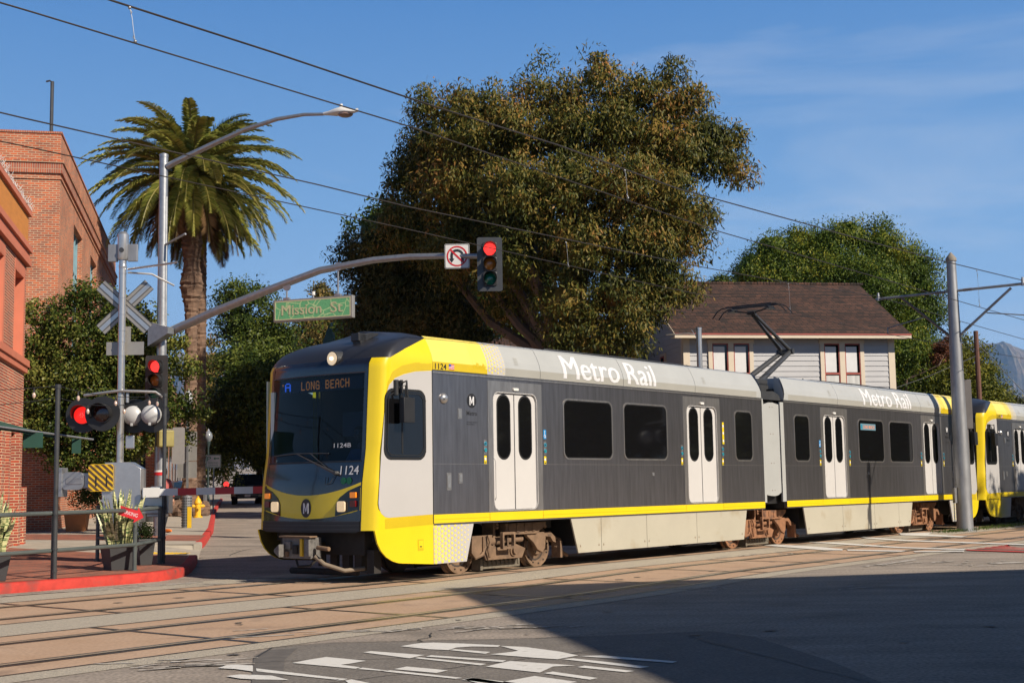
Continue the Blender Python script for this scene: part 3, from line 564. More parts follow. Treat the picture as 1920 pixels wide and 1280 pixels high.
        for k in (-1, 1):
            b = nb(); bx = cx + k * .812
            near(b, rrect(bx - .036, bx + .036, 1.96, 2.20, .01, 2), 0, .006); near(b, circ(bx, 2.135, .034), 1, .016); near(b, circ(bx, 2.03, .034), 1, .016); near(b, circ(bx, 2.135, .015), 3, .018); near(b, circ(bx, 2.03, .013), 2, .018)
            near(b, rrect(bx - .03, bx + .03, 1.80, 1.94, .006, 2), 4, .004); near(b, circ(bx, 1.885, .023), 5, .006); near(b, rrect(bx - .02, bx + .02, 1.815, 1.832, .002, 1), 3, .006)
            b.build('door_button_panel', [M['steel2'], M['cyan'], M['green'], M['blk'], M['tyel'], M['wht']], T, smooth=30)
    b = nb()
    if sg < 0:
        bx = -8.445; near(b, [(bx - .038, 2.24), (bx + .038, 2.24), (bx + .038, 2.40), (bx - .038, 2.40)], 0, .004)
    else:
        bx = -2.293 ; near(b, [(bx - .04, 2.24), (bx + .04, 2.24), (bx + .04, 2.40), (bx - .04, 2.40)], 0, .004)
    near(b, circ(bx - .004, 2.375, .011), 1, .006); ring_prism(b, circ(bx, 2.285, .026), circ(bx, 2.285, .018), (0, -HW, 0), (1, 0, 0), (0, 0, 1), .006, 1); near(b, [(bx - .012, 2.3), (bx - .002, 2.3), (bx - .002, 2.365), (bx - .012, 2.365)], 1, .006); near(b, [(bx - .01, 2.31), (bx + .018, 2.31), (bx + .03, 2.265), (bx + .02, 2.262), (bx + .01, 2.30), (bx - .01, 2.302)], 1, .006)
    b.build('wheelchair_sticker', [M['blue'], M['wht']], T, smooth=0)
    if sg < 0:
        b = nb(); near(b, [(-2.285, 2.24), (-2.215, 2.24), (-2.215, 2.70), (-2.285, 2.70)], 0, .004)
        for z in (2.31, 2.47, 2.62): near(b, circ(-2.25, z, .028), 1, .006)
        b.build('round_pictogram_sticker', [M['tyel'], M['wht']], T, smooth=0)
    # ---- side windows
    for x0, x1 in ((-7.86, -6.40), (-5.95, -4.49), (-1.72, -1.03)):
        b = nb(); near(b, rrect(x0 - .035, x1 + .035, 1.895, 2.965, .14, 7), 1, .004); near(b, rrect(x0, x1, 1.93, 2.93, .11, 7), 0, .0075)
        ring_prism(b, rrect(x0 - .045, x1 + .045, 1.885, 2.975, .15, 7), rrect(x0 - .018, x1 + .018, 1.912, 2.948, .125, 7), (0, -HW, 0), (1, 0, 0), (0, 0, 1), .011, 2)
        b.build('side_window', [M['pane'], M['gasket'], M['steel2']], T, smooth=30)
    # ---- small side fittings
    b = nb(); b.lathe([(.085, 0), (.085, .01), (.075, .03), (.045, .055), (.01, .06)], (-11.09, -HW, 2.84), 16, 0, 'y'); b.lathe([(.015, .055), (.012, .062)], (-11.13, -HW, 2.84), 8, 1, 'y'); b.build('side_repeater_lamp', [M['alu'], M['black']], T)
    for x, z, w, h in ((-10.70, 2.61, .10, .17), (-10.70, 1.57, .10, .17), (-10.98, 1.52, .11, .28), (-5.0, 1.62, .09, .07)):
        b = nb(); near(b, rrect(x - w / 2, x + w / 2, z - h / 2, z + h / 2, .012, 2), 1, .006); near(b, rrect(x - w / 3, x + w / 3, z - h / 2.7, z + h / 2.7, .01, 2), 0, .012); b.build('flap', [M['galv'], M['steel2']], T, smooth=0)
    b = nb(); near(b, circ(-10.40, 2.83, .118, 28), 0, .003)
    vm = [(-.055, -.07), (-.033, -.07), (-.033, .03), (-.008, -.045), (.008, -.045), (.033, .03), (.033, -.07), (.055, -.07), (.055, .07), (.03, .07), (0, -.012), (-.03, .07), (-.055, .07)]
    mm = FLIP if sg > 0 else Matrix.Identity(4)
    q = MB(); cxm = -10.40 if sg < 0 else 10.40
    q.prism([(cxm + a, 2.83 + c) for a, c in vm], (0, -HW - .003, 0), (1, 0, 0), (0, 0, 1), .003, 1)
    q.text('Metro', (cxm - .13, -HW - .003, 2.59), X, Z, .075, .26, 0, .006); q.text('Welcome Aboard', (cxm - .13, -HW - .003, 2.47), X, Z, .022, .26, 0); q.text('Bienvenidos', (cxm - .13, -HW - .003, 2.435), X, Z, .022, .19, 0)
    for i in range(len(q.v)): pass
    b.build('logo_disc', M['blk'], T, smooth=0); q.build('logo_lettering', [M['blk'], M['wht']], T, smooth=0)
    # ---- roof cove panels
    segs = [(-11.353, -8.555), (-8.545, -5.965), (-5.955, -3.345), (-3.335, -.53)]
    for i, (x0, x1) in enumerate(segs):
        b = nb()
        for side in (-1, 1):
            def rings(xa, xb, mi, mj):
                for k in range(len(COVE) - 1):
                    a, c = COVE[k], COVE[k + 1]; mt = mj if k == 0 else mi
                    b.add([(xa, side * a[0], a[1]), (xb, side * a[0], a[1]), (xb, side * c[0], c[1]), (xa, side * c[0], c[1])], [(0, 1, 2, 3) if side < 0 else (3, 2, 1, 0)], mt)
            if i == 0: rings(x0, -10.0, 2, 3); rings(-10.0, -9.52, 4, 4); rings(-9.52, x1, 0, 1)
            elif i == 3:
                rings(x0, x1 - .22, 0, 1); b.add([(x1 - .22, side * a, z) for a, z in COVE] + [(x1 - .22 + .22 * (1 - k / 5) ** .6, side * a, z) for k, (a, z) in enumerate(COVE)], [(k, 6 + k, 7 + k, k + 1) if side < 0 else (k + 1, 7 + k, 6 + k, k) for k in range(5)], 0)
            else: rings(x0, x1, 0, 1)
            for xx in (x0, x1): b.add([(xx, side * a, z) for a, z in COVE] + [(xx, side * 1.08, 3.6), (xx, side * 1.08, 3.285)], [tuple(range(8))], 0)
            b.box(x0, x1 - (.3 if i == 3 else 0), *((-1.16, -1.08) if side < 0 else (1.08, 1.16)), 3.3, 3.79, 0)
        b.box(x0, x1, -1.1, 1.1, 3.3, 3.55, 5)
        if i in (0, 3):
            xx = -9.2 if i == 0 else -2.95
            for k in range(5): p0 = cove(xx, .20 + k * .03, .004); b.add([cove(xx - .05, .20 + k * .03, .004), cove(xx + .05, .20 + k * .03, .004), cove(xx + .05, .215 + k * .03, .004), cove(xx - .05, .215 + k * .03, .004)], [(0, 1, 2, 3)], 1)
        if i == 0:
            for c_ in range(11):
                for r_ in range(9):
                    x = -10.33 + c_ * .077; v = .04 + r_ * .068 + (.034 if c_ % 2 else 0); rr = max(.012, .040 - c_ * .0028)
                    if v < _L[-1] - .05: b.add([cove(x + rr * math.cos(R(45 * q_)), v + rr * math.sin(R(45 * q_)), .004) for q_ in range(8)], [tuple(range(8))], 3 if c_ < 4 and r_ < 2 else 2)
            near(b, [(x0 + .005, 3.29), (-10.0, 3.29), (-10.0, 3.415), (x0 + .005, 3.415)], 3, .003, -1.335)
        o = b.build('roof_cove', [M['tgrey'], M['tgrey2'], M['tyelp'], M['tyel2'], M['twhite'], M['under']], T, smooth=30)
    # roof fittings between the coves
    b = nb(); rd = random.Random(5 + sg)
    for x0, x1, h in ((-10.6, -8.9, .22), (-7.4, -5.6, .26), (-5.2, -3.6, .2)):
        b.box(x0, x1, -.8, .8, 3.55, 3.60 + h)
    for k in range(7): b.cyl((-7.6 + k * .9, -1.0, 3.5), (-7.6 + k * .9, -1.0, 3.885), .02, n=6)
    b.tube([(-8, -1.0, 3.87), (-5, -1.02, 3.88), (-2.6, -1.0, 3.86), (-1.6, -1.0, 3.8)], .018, 6); b.tube([(-7.6, -.94, 3.84), (-5, -.9, 3.86), (-2.4, -.94, 3.84)], .014, 6)
    b.box(-1.9, -1.2, -.9, -.4, 3.55, 3.86, 1); b.build('roof_equipment', [M['darkgrey'], M['tgrey']], T, smooth=30, bevel=.01)
    b = MB()
    if sg < 0: v, f = cove_text('Metro Rail', -7.86, 3.02, .05, .52, 0.)
    else: v, f = cove_text('Metro Rail', 4.84, 3.02, .05, .52, 0.)
    for k in (-1, 0, 1): b.add([p + Vector((k * .014, -.0012 * (k + 1), 0)) for p in v], f)
    b.build('roof_lettering', M['wht'], T, smooth=0)
    # ---- skirts
    b = nb(); yk = -1.318
    for x0, x1, x2, x3 in ((-7.71, -6.785, -6.785, -7.50), (-6.775, -5.265, -5.265, -6.775), (-5.255, -3.415, -3.415, -5.255), (-3.405, -1.33, -1.49, -3.405)):
        b = nb(); b.prism([(x3, .225), (x2, .225), (x1, .845), (x0, .845)], (0, yk + .03, 0), (1, 0, 0), (0, 0, 1), .03, 0)
        for x in (x3 + .06, x2 - .08): near(b, circ(x, .34, .014, 8), 1, .004, yk); near(b, circ(x, .36, .008, 6), 1, .005, yk)
        b.build('side_skirt', [M['skirt'], M['bog']], T, smooth=0, bevel=.004)
    b = nb(); b.box(-7.5, -1.5, .9, 1.29, .24, .845, 0); b.box(-7.3, -1.6, -1.05, .9, .34, .84, 1); b.build('underframe', [M['skirt'], M['under']], T, smooth=0)
    b = nb(); b.prism([(-11.345, .24), (-10.56, .24), (-10.37, .865), (-11.345, .865)], (0, yk + .03, 0), (1, 0, 0), (0, 0, 1), .03, 0)
    for c_ in range(11):
        for r_ in range(8):
            x = -11.30 + c_ * .078 + r_ * .0; z = .275 + r_ * .078 + (.039 if c_ % 2 else 0); rr = max(.012, .038 - c_ * .0026)
            if x < -10.60 + (z - .24) * .28 and z < .84: near(b, circ(x, z, rr, 10), 1, .003, yk)
    b.build('dotted_skirt', [M['twhite'], M['tyelp']], T, smooth=0)
    # ---- cab
    def lean(z):
        k = [(.8, 0), (1.5, .03), (2., .11), (2.7, .15), (3.35, .19), (3.5, .29), (3.6, .38), (3.7, .55), (3.8, .85), (3.88, 1.15), (3.95, 1.48), (3.99, 1.65)]
        for a, c in zip(k, k[1:]):
            if z <= c[0]: return a[1] + (c[1] - a[1]) * (z - a[0]) / (c[0] - a[0])
        return k[-1][1]
    def sidelat(z):
        k = [(.8, 1.325), (3.3, 1.325), (3.42, 1.333), (3.53, 1.31), (3.66, 1.255), (3.80, 1.175), (3.86, 1.0), (3.92, .75), (3.965, .42), (3.99, .12)]
        for a, c in zip(k, k[1:]):
            if z <= c[0]: return a[1] + (c[1] - a[1]) * (z - a[0]) / (c[0] - a[0])
        return k[-1][1]
    def mk(lat, z, off=0.):          # point of the front mask, off = outward
        x = -12.83 + lean(z) + .10 * (lat / 1.1) ** 2
        return Vector((x - off, lat, z))
    zb = .80
    def zk(c):                       # height of the colour break along the cab (c: 0 joint .. 1 corner)
        return 3.42 + (3.80 - 3.42) * (1 - c ** 1.6) if c > 0 else 3.80
    NS, NC, NF, NB, NT = 10, 4, 16, 32, 9
    cols = [('s', i / NS) for i in range(NS + 1)] + [('c', i / NC) for i in range(1, NC + 1)] + [('f', i / NF) for i in range(1, NF)] + [('C', i / NC) for i in range(NC)] + [('S', i / NS) for i in range(NS + 1)]
    def surf(cc, z):
        k, c = cc; L = sidelat(z); xs = -12.55 + lean(z); xs = min(xs, J1 + 0); r = L - min(.225, L * .35)
        if k in 'sS':
            u = c if k == 's' else 1 - c; return Vector((J1 + (xs - J1) * u, (-1 if k == 's' else 1) * L, z))
        if k in 'cC':
            u = c if k == 'c' else 1 - c; s_ = -1 if k == 'c' else 1
            return Vector((xs - .175 * (u ** .85), s_ * (L - (L - r) * u ** 1.7), z))
        lat = -r + 2 * r * c; e = (lat / max(r, 1e-4)) ** 2
        return Vector((xs - .175 - .10 * (1 - e), lat, z))
    def zrow(cc, j):
        k, c = cc; u = {'s': c, 'S': 1 - c}.get(k, 1.); z_ = zk(u) if k in 'sS' else 3.42
        if j <= NB: return zb + (z_ - zb) * (j / NB)
        return z_ + (3.99 - z_) * ((j - NB) / NT)
    grid_ = [[surf(cc, zrow(cc, j)) for cc in cols] for j in range(NB + NT + 1)]
    nC = len(cols); b = nb(); b2 = nb(); nS = NS + NC
    for j in range(NB + NT):
        for i in range(nC - 1):
            quad = [grid_[j][i], grid_[j][i + 1], grid_[j + 1][i + 1], grid_[j + 1][i]]
            sidepart = i < nS or i >= nC - 1 - nS
            if j < NB and sidepart: b.add(quad[::-1], [(0, 1, 2, 3)], 0)
            elif j >= NB: b2.add(quad[::-1], [(0, 1, 2, 3)], 0)
    def weld(o):
        bm = bmesh.new(); bm.from_mesh(o.data); bmesh.ops.remove_doubles(bm, verts=bm.verts, dist=.0005); bmesh.ops.recalc_face_normals(bm, faces=bm.faces); bm.to_mesh(o.data); bm.free(); o.data.shade_smooth(); o.data.set_sharp_from_angle(angle=R(45)); return o
    ch = weld(b.build('cab_side', M['tyel'], T))
    dm = b2
    dm.box(J1 - .02, J1 + .2, -1.1, 1.1, 3.3, 3.83)
    weld(dm.build('cab_roof', M['dome'], T))
    # bottom edge strip of the cab side and joint line
    b = nb(); near(b, [(J1 - .012, .86), (J1 + .004, .86), (J1 + .004, 3.28), (J1 - .012, 3.28)], 0, .004); b.build('joint_strip', M['gasket'], T, smooth=0)
    # white side panel with the darker yellow bands
    b = nb()
    wp = [(J1 - .015, 1.012), (-12.36, .985)] + [(-12.36 - .22 * math.sin(R(a)), 1.205 - .22 * math.cos(R(a))) for a in (20, 45, 70, 90)] + [(-12.52, 1.9), (-12.44, 2.55), (-12.40, 2.85), (-12.33, 3.0), (-12.2, 3.11), (-12.0, 3.18), (-11.75, 3.235), (J1 - .015, 3.27)]
    near(b, wp, 0, .003); near(b, [(J1 - .015, .855), (-12.44, .82), (-12.44, .965), (-12.38, .978), (J1 - .015, 1.008)], 1, .0025)
    band = [(-12.40, 2.86), (-12.33, 3.01), (-12.2, 3.12), (-12.0, 3.195), (-11.75, 3.245), (J1 - .015, 3.28), (J1 - .015, 3.41), (-11.75, 3.375), (-12.05, 3.31), (-12.25, 3.21), (-12.36, 3.04)]
    near(b, band, 1, .002, -1.328); b.build('side_panel', [M['twhite'], M['tyel2']], T, smooth=0)
    b = nb(); gw = rrect(-12.42, -11.52, 1.86, 2.95, .16, 6); gw = [(x - (.045 if x < -12 else 0) * (2.95 - z), z) for x, z in gw]; ic = [(x * .92 + (-11.98) * .08, z * .93 + 2.4 * .07) for x, z in gw]
    near(b, gw, 1, .012); near(b, ic, 0, .016); near(b, [(-12.08, 1.95), (-12.05, 1.95), (-12.05, 2.86), (-12.08, 2.86)], 1, .02)
    sw = b.build('cab_window', [M['pane'], M['gasket']], T, smooth=30)
    b = nb()
    for i in range(0, len(gw), 2): x, z = gw[i]; near(b, circ(x * .985 + (-11.98) * .015, z * .985 + 2.4 * .015, .008, 6), 0, .018)
    ring_prism(b, [(x * .88 + (-11.98) * .12, z * .89 + 2.4 * .11) for x, z in gw], [(x * .85 + (-11.98) * .15, z * .865 + 2.4 * .135) for x, z in gw], (0, -HW, 0), (1, 0, 0), (0, 0, 1), .022, 0); b.build('sash', M['gasket'], sw, smooth=0)
    # mirror
    for s_ in (-1, 1):
        b = nb(); yy = s_ * 1.50; b.box(-12.24, -12.0, yy - .05, yy + .05, 2.42, 2.80, 0); b.tube([(-12.1, s_ * 1.33, 3.02), (-12.13, yy, 3.06), (-12.11, yy, 2.78)], .018, 6, 0)
        b.cyl((-12.2, s_ * 1.34, 2.84), (-12.2, s_ * 1.34, 3.08), .045, n=10); b.cyl((-12.1, s_ * 1.36, 2.88), (-12.1, s_ * 1.36, 3.08), .03, n=10); b.tube([(-12.2, s_ * 1.35, 2.95), (-12.05, s_ * 1.4, 3.0), (-12.05, s_ * 1.4, 2.8)], .012, 6)
        b.build('wing_mirror', M['black'], T, smooth=35, bevel=.02)
    # front mask pieces
    def patch(mb, fn, nu, nv, m=0, off=.0):
        mb.grid(lambda u, v: mk(*fn(u, v), off), nu, nv, m)
    arch = lambda la, z0, k: z0 + k * (la / 1.08) ** 2
    ws_b = lambda la: 1.82 + .03 * (la / 1.08) ** 2; top = 3.42
    b = nb(); patch(b, lambda u, v: (-1.095 + 2.19 * u, 3.19 + (3.425 - 3.19) * v), 14, 4)
    for s_ in (-1, 1): patch(b, lambda u, v: (s_ * (1.035 + .062 * u), .8 + 2.62 * v), 1, 32, 0, .004)
    patch(b, lambda u, v: (-1.04 + 2.08 * u, arch(-1.04 + 2.08 * u, 1.335, .19) - .02 + (1.86 - arch(-1.04 + 2.08 * u, 1.335, .19) + .02) * v), 20, 6)
    patch(b, lambda u, v: (-1.04 + 2.08 * u, .94 + (arch(-1.04 + 2.08 * u, .975, .13) - .94) * v), 20, 2)
    weld(b.build('front_mask', M['mask'], T))
    b = nb(); patch(b, lambda u, v: (-1.085 + 2.17 * u, arch(-1.085 + 2.17 * u, .975, .13) + (arch(-1.085 + 2.17 * u, 1.335, .19) - arch(-1.085 + 2.17 * u, .975, .13)) * v), 20, 5, 0, .004)
    weld(b.build('front_apron', M['tyel'], T))
    b = nb()
    patch(b, lambda u, v: (-1.04 + 2.08 * u, .77 + .05 * v), 14, 1, 0, .0)
    for i in range(3): patch(b, lambda u, v: (-1.09 + 2.18 * u, .79 + .055 * i + .035 * v), 14, 1, 0, .025); patch(b, lambda u, v: (-1.09 + 2.18 * u, .825 + .055 * i + .008 * v), 14, 1, 1, .03)
    b.loft([[mk(la, .79, -.02), mk(la, .94, -.02), mk(la, .94, .012), mk(la, .79, .012)] for la in [-1.1 + .22 * k for k in range(11)]], 0); b.build('bumper', [M['black'], M['darkgrey']], T, smooth=30)
    b = nb(); patch(b, lambda u, v: (-1.04 + 2.08 * u, 1.85 + (3.20 - 1.85) * v), 16, 12, 0, .002); weld(b.build('windscreen', M['wscreen'], T))
    b = nb(); patch(b, lambda u, v: (-1.05 + 2.1 * u, 1.835 + .022 * v), 14, 1, 0, .01); b.build('windscreen_trim', M['gasket'], T, smooth=0); b = nb(); patch(b, lambda u, v: (-1.05 + 2.1 * u, 3.195 + .018 * v), 14, 1, 1, .006); b.build('windscreen_trim', [M['gasket'], mat('trim brown', (.05, .035, .03), .5)], T, smooth=0)
    # lamps in the apron
    for s_ in (-1, 1):
        b = nb(); pl_ = [(.62, 1.02), (1.07, 1.12), (1.07, 1.475), (.86, 1.40), (.70, 1.30), (.63, 1.20)]
        c0 = Vector((sum(p[0] for p in pl_) / 6, sum(p[1] for p in pl_) / 6))
        b.add([mk(s_ * p[0], p[1], .012) for p in pl_] + [mk(s_ * p[0], p[1], -.02) for p in pl_], [tuple(range(6))] + [(i, 6 + i, 6 + (i + 1) % 6, (i + 1) % 6) for i in range(6)], 0)
        hc = b.build('lamp_cluster', M['blackgloss'], T, smooth=0)
        def lampbox(lat, z, w, h, mt, nm, d=.03, r=.02):
            q = nb(); p = rrect(-w / 2, w / 2, -h / 2, h / 2, r, 4); x0 = mk(lat, z, .012).x
            q.prism(p, (x0, lat, z), (0, 1, 0), (0, 0, 1), -d, 0); q.build(nm, mt, hc, smooth=30)
        lampbox(s_ * .75, 1.165, .16, .16, M['head'], 'headlight', .03, .035); lampbox(s_ * .97, 1.335, .12, .085, M['amb'], 'indicator_lamp', .03, .012); lampbox(s_ * .97, 1.205, .115, .095, M['tail'], 'tail_lamp', .028, .012)
    q = nb(); q.prism(circ(0, 1.14, .115, 28, 1.25), (mk(0, 1.14, .006).x, 0, 0), (0, 1, 0), (0, 0, 1), -.004, 0)
    flipy = 1 if sg < 0 else -1
    q2 = [(-a * 1.05, 1.14 + c * 1.15) for a, c in vm]; q.prism(q2, (mk(0, 1.14, .011).x, 0, 0), (0, 1, 0), (0, 0, 1), -.003, 1); q.build('front_logo', [M['blk'], M['wht']], T, smooth=0)
    # top lamp
    q = nb(); c = mk(-.38, 3.46, .0); q.cyl(c + Vector((.14, 0, .0)), c + Vector((-.07, 0, -.01)), .125, .12, 20, 0); q.cyl(c + Vector((-.071, 0, -.01)), c + Vector((-.08, 0, -.01)), .105, .105, 20, 1); q.ball(c + Vector((-.09, .0, -.01)), .028, 8, 2); q.build('top_lamp', [M['darkgrey'], M['head'], M['headhot']], T)
    q = nb(); q.prism([(-12.2, 3.70), (-11.8, 3.86), (-11.8, 3.90), (-11.98, 3.89), (-12.2, 3.84)], (0, -.58, 0), (1, 0, 0), (0, 0, 1), -.18, 0); q.box(-12.24, -12.08, -.58, -.40, 3.74, 3.87); q.build('camera_housing', M['black'], T, smooth=0, bevel=.01)
    # destination sign
    q = nb(); sx = lambda z: mk(0, z).x + .13
    q.box(sx(3.1), sx(3.1) + .08, -.97, .90, 2.965, 3.165, 0); q.box(sx(3.1) - .004, sx(3.1), -.95, .88, 2.985, 3.145, 1)
    sb = q.build('destination_sign', [M['cab'], M['sign']], T, smooth=0)
    FT = dict(L='1000010000100001000010000100001111111'[:0] or ['10000'] * 6 + ['11111'], O=['01110'] + ['10001'] * 5 + ['01110'], N=['10001', '11001', '11001', '10101', '10011', '10011', '10001'], G=['01110', '10001', '10000', '10111', '10001', '10001', '01111'], B=['11110', '10001', '10001', '11110', '10001', '10001', '11110'], E=['11111', '10000', '10000', '11110', '10000', '10000', '11111'], A=['01110', '10001', '10001', '11111', '10001', '10001', '10001'], C=['01110', '10001', '10000', '10000', '10000', '10001', '01110'], H=['10001'] * 3 + ['11111'] + ['10001'] * 3)
    if sg < 0:
        q = nb(); xs_ = sx(3.1) - .006
        def led(ch, y0, pw, m, w2=1.):
            for r_ in range(7):
                for c_ in range(5):
                    if FT[ch][r_][c_] == '1': y = y0 + c_ * pw; z = 3.125 - r_ * .0195; q.box(xs_ - .003, xs_, *sorted((-y - pw * .45, -y + pw * .45)), z - .0085, z + .0085, m)
        for i, ch in enumerate('LONG BEACH'):
            if ch != ' ': led(ch, -.42 + i * .112, .017, 0)
        led('A', -.80, .027, 1); q.box(xs_ - .003, xs_, .85, .875, 3.09, 3.12, 0)
        q.build('sign_lettering', [M['led'], M['ledb']], sb, smooth=0)
    # wiper
    q = nb(); a = mk(-.62, 1.67, .05); c = mk(.30, 1.99, .035); q.tube([a, mk(-.2, 1.83, .08), c], [.022, .013, .008], 6); q.cyl(mk(-.62, 1.67, 0), mk(-.62, 1.67, .08), .035, .03, 10); q.tube([mk(-.42, 1.975, .03), mk(.3, 1.99, .03), mk(.88, 1.965, .03)], .009, 5); q.tube([mk(-.5, 1.70, .03), mk(-.02, 1.99, .04)], .006, 5)
    q.tube([mk(-.6, 1.66, .02), mk(-.52, 1.52, .03), mk(-.42, 1.50, .03), mk(-.42, 1.62, .03)], .006, 5); q.build('wiper', M['darkgrey'], T)
    # front number
    q = MB(); fx = (lambda v: v) if sg < 0 else (lambda v: -v)
    def ntext(tx, l0, l1, z, h):
        s2 = -1 if sg < 0 else 1; pa = Vector((fx(mk(l0, z, .012).x), s2 * l0, z)); pb = Vector((fx(mk(l1, z, .012).x), s2 * l1, z)); q.text(tx, pa, pb - pa, Vector((-s2 * (mk(l0, z + .1).x - mk(l0, z).x) / .1, 0, 1)), h, abs(l1 - l0), 0, .004)
    ntext('1124', .68, 1.03, 1.645, .14); ntext('1124B', .50, .84, 2.06, .07)
    nf = q.build('front_number', M['wht'], T, smooth=0)
    q = nb(); q.prism(circ(-.75, 1.55, .055, 16), (mk(.8, 1.55, .012).x, 0, 0), (0, 1, 0), (0, 0, 1), -.003, 0); q.prism(circ(-.86, 1.55, .055, 16), (mk(.9, 1.55, .014).x, 0, 0), (0, 1, 0), (0, 0, 1), -.003, 0); q.build('green_sticker', M['green'], T, smooth=0)
    q = MB(); xn = -11.30 if sg < 0 else 10.95; q.text('1124', (xn, -1.345, 3.305), X, Z, .095, .27, 0, .004); q.build('side_number', M['blk'], T, smooth=0)
    q = MB(); xf = -10.97 if sg < 0 else 10.60; q.prism([(xf, 3.31), (xf + .13, 3.31), (xf + .13, 3.40), (xf, 3.40)], (0, -1.338, 0), (1, 0, 0), (0, 0, 1), .004, 0)
    for k in range(0, 7, 2): q.prism([(xf, 3.31 + k * .0129), (xf + .13, 3.31 + k * .0129), (xf + .13, 3.323 + k * .0129), (xf, 3.323 + k * .0129)], (0, -1.342, 0), (1, 0, 0), (0, 0, 1), .002, 1)
    q.prism([(xf, 3.36), (xf + .05, 3.36), (xf + .05, 3.40), (xf, 3.40)], (0, -1.344, 0), (1, 0, 0), (0, 0, 1), .002, 2); q.build('flag_sticker', [M['wht'], M['sredr'], mat('flag blue', (.05, .09, .4), .5)], T, smooth=0)
    # cab interior
    q = nb(); q.box(J1 + .05, J1 + .12, -1.28, 1.28, .9, 3.5, 0); q.box(-12.6, J1, -1.28, 1.28, .84, .88, 0)
    q.prism([(-12.66, .9), (-12.1, .9), (-12.15, 1.75), (-12.5, 1.84), (-12.66, 1.8)], (0, .98, 0), (1, 0, 0), (0, 0, 1), 1.96, 0); q.box(-11.75, -11.62, -.95, -.4, 1.5, 2.35, 0); q.box(-12.62, -12.55, .98, 1.06, 1.85, 3.0, 1); q.box(-12.5, -11.5, 1.28, 1.30, 1.0, 3.2, 1); q.box(-11.36, -11.32, -.6, .7, 2.3, 2.7, 2)
    q.build('cab_interior', [M['cab'], M['farview'], mat('cab panel', (.2, .23, .27), .7)], T, smooth=0)
    # chin skirt with the curved lower edge
    q = nb(); cv = [(J1 - .006, .825), (J1 - .006, .24), (-12.02, .285)] + [(-12.02 - .62 * math.sin(R(a)) , .285 + .50 * (1 - math.cos(R(a)))) for a in (12, 25, 40, 55, 70, 82)] + [(-12.66, .80), (-12.45, .812), (-12.43, .835)]
    for s_ in (1, -1):
        if s_ < 0: q.prism(cv, (0, -HW + .03, 0), (1, 0, 0), (0, 0, 1), .03, 0)
        else: q.prism(cv, (0, HW, 0), (1, 0, 0), (0, 0, 1), .03, 0); q.prism([(x * .999 - .012, z) for x, z in cv], (0, HW - .032, 0), (1, 0, 0), (0, 0, 1), .006, 3); q.build('far_chin_skirt', [M['tyel'], M['tyel2'], M['black'], M.setdefault('skirtshade', mat('inner skirt painted shade', (.10, .075, .01), .8, var=.4, vs=5))], T, smooth=0); q = nb()  # dark liner paints the shade on the far skirt's inner face
    near(q, [(-11.72, .46), (-11.59, .46), (-11.59, .635), (-11.72, .635)], 1, .003); near(q, [(-11.70, .50), (-11.60, .50), (-11.60, .615), (-11.70, .615)], 0, .005); near(q, [(-11.68, .515), (-11.63, .515), (-11.63, .532), (-11.68, .532)], 2, .008)
    q.build('chin_skirt', [M['tyel'], M['tyel2'], M['black']], T, smooth=0)
    # coupler and gear under the front
    q = nb(); q.box(-12.98, -12.3, -.10, .12, .42, .62, 1); q.box(-13.0, -12.78, -.30, .34, .38, .70, 0); q.box(-13.06, -12.9, -.34, .36, .70, .725, 2)
    for y, z, w, h, m in ((-.25, .55, .10, .26, 0), (-.12, .55, .05, .26, 3), (.02, .52, .10, .14, 1), (.2, .58, .16, .12, 0), (.24, .45, .10, .08, 2)): q.box(-13.04, -12.9, y - w / 2, y + w / 2, z - h / 2, z + h / 2, m)
    q.prism([(0, .1), (.12, .02), (.12, -.02), (0, -.1)], (-13.16, .24, .5), (0, 1, 0), (0, 0, 1), .12, 0)
    q.tube([(-12.95, -.34, .42), (-12.9, -.5, .30), (-12.7, -.72, .2), (-12.4, -.85, .22)], .035, 8, 4); q.tube([(-12.95, .1, .40), (-12.98, 0, .26), (-12.9, -.18, .27), (-12.8, -.28, .4)], .022, 6, 1); q.cyl((-12.92, -.36, .55), (-12.92, -.62, .53), .035, n=8, m=2)
    q.build('coupler', [mat('dull coupler steel', (.20, .19, .18), .6, .4, var=.3, vs=12), M['under'], M['bog'], M['syel'], mat('dusty hose', (.22, .17, .12), .7)], T, smooth=30, bevel=.006)
    q = nb(); q.box(-12.5, -10.4, -.95, .95, .42, .80, 0); q.box(-12.35, -11.6, -1.2, 1.2, .62, .83, 0)
    for k in range(5): q.box(-12.45 + k * .03, -12.3, -1.1 + k * .3, -.95 + k * .3, .15 + k * .02, .5, 0)
    q.cyl((-12.4, -.7, .15), (-12.4, .8, .15), .05, n=8); q.build('underfloor_gear', M['under'], T, smooth=0)
for sg in (-1, 1): half(sg, 0)
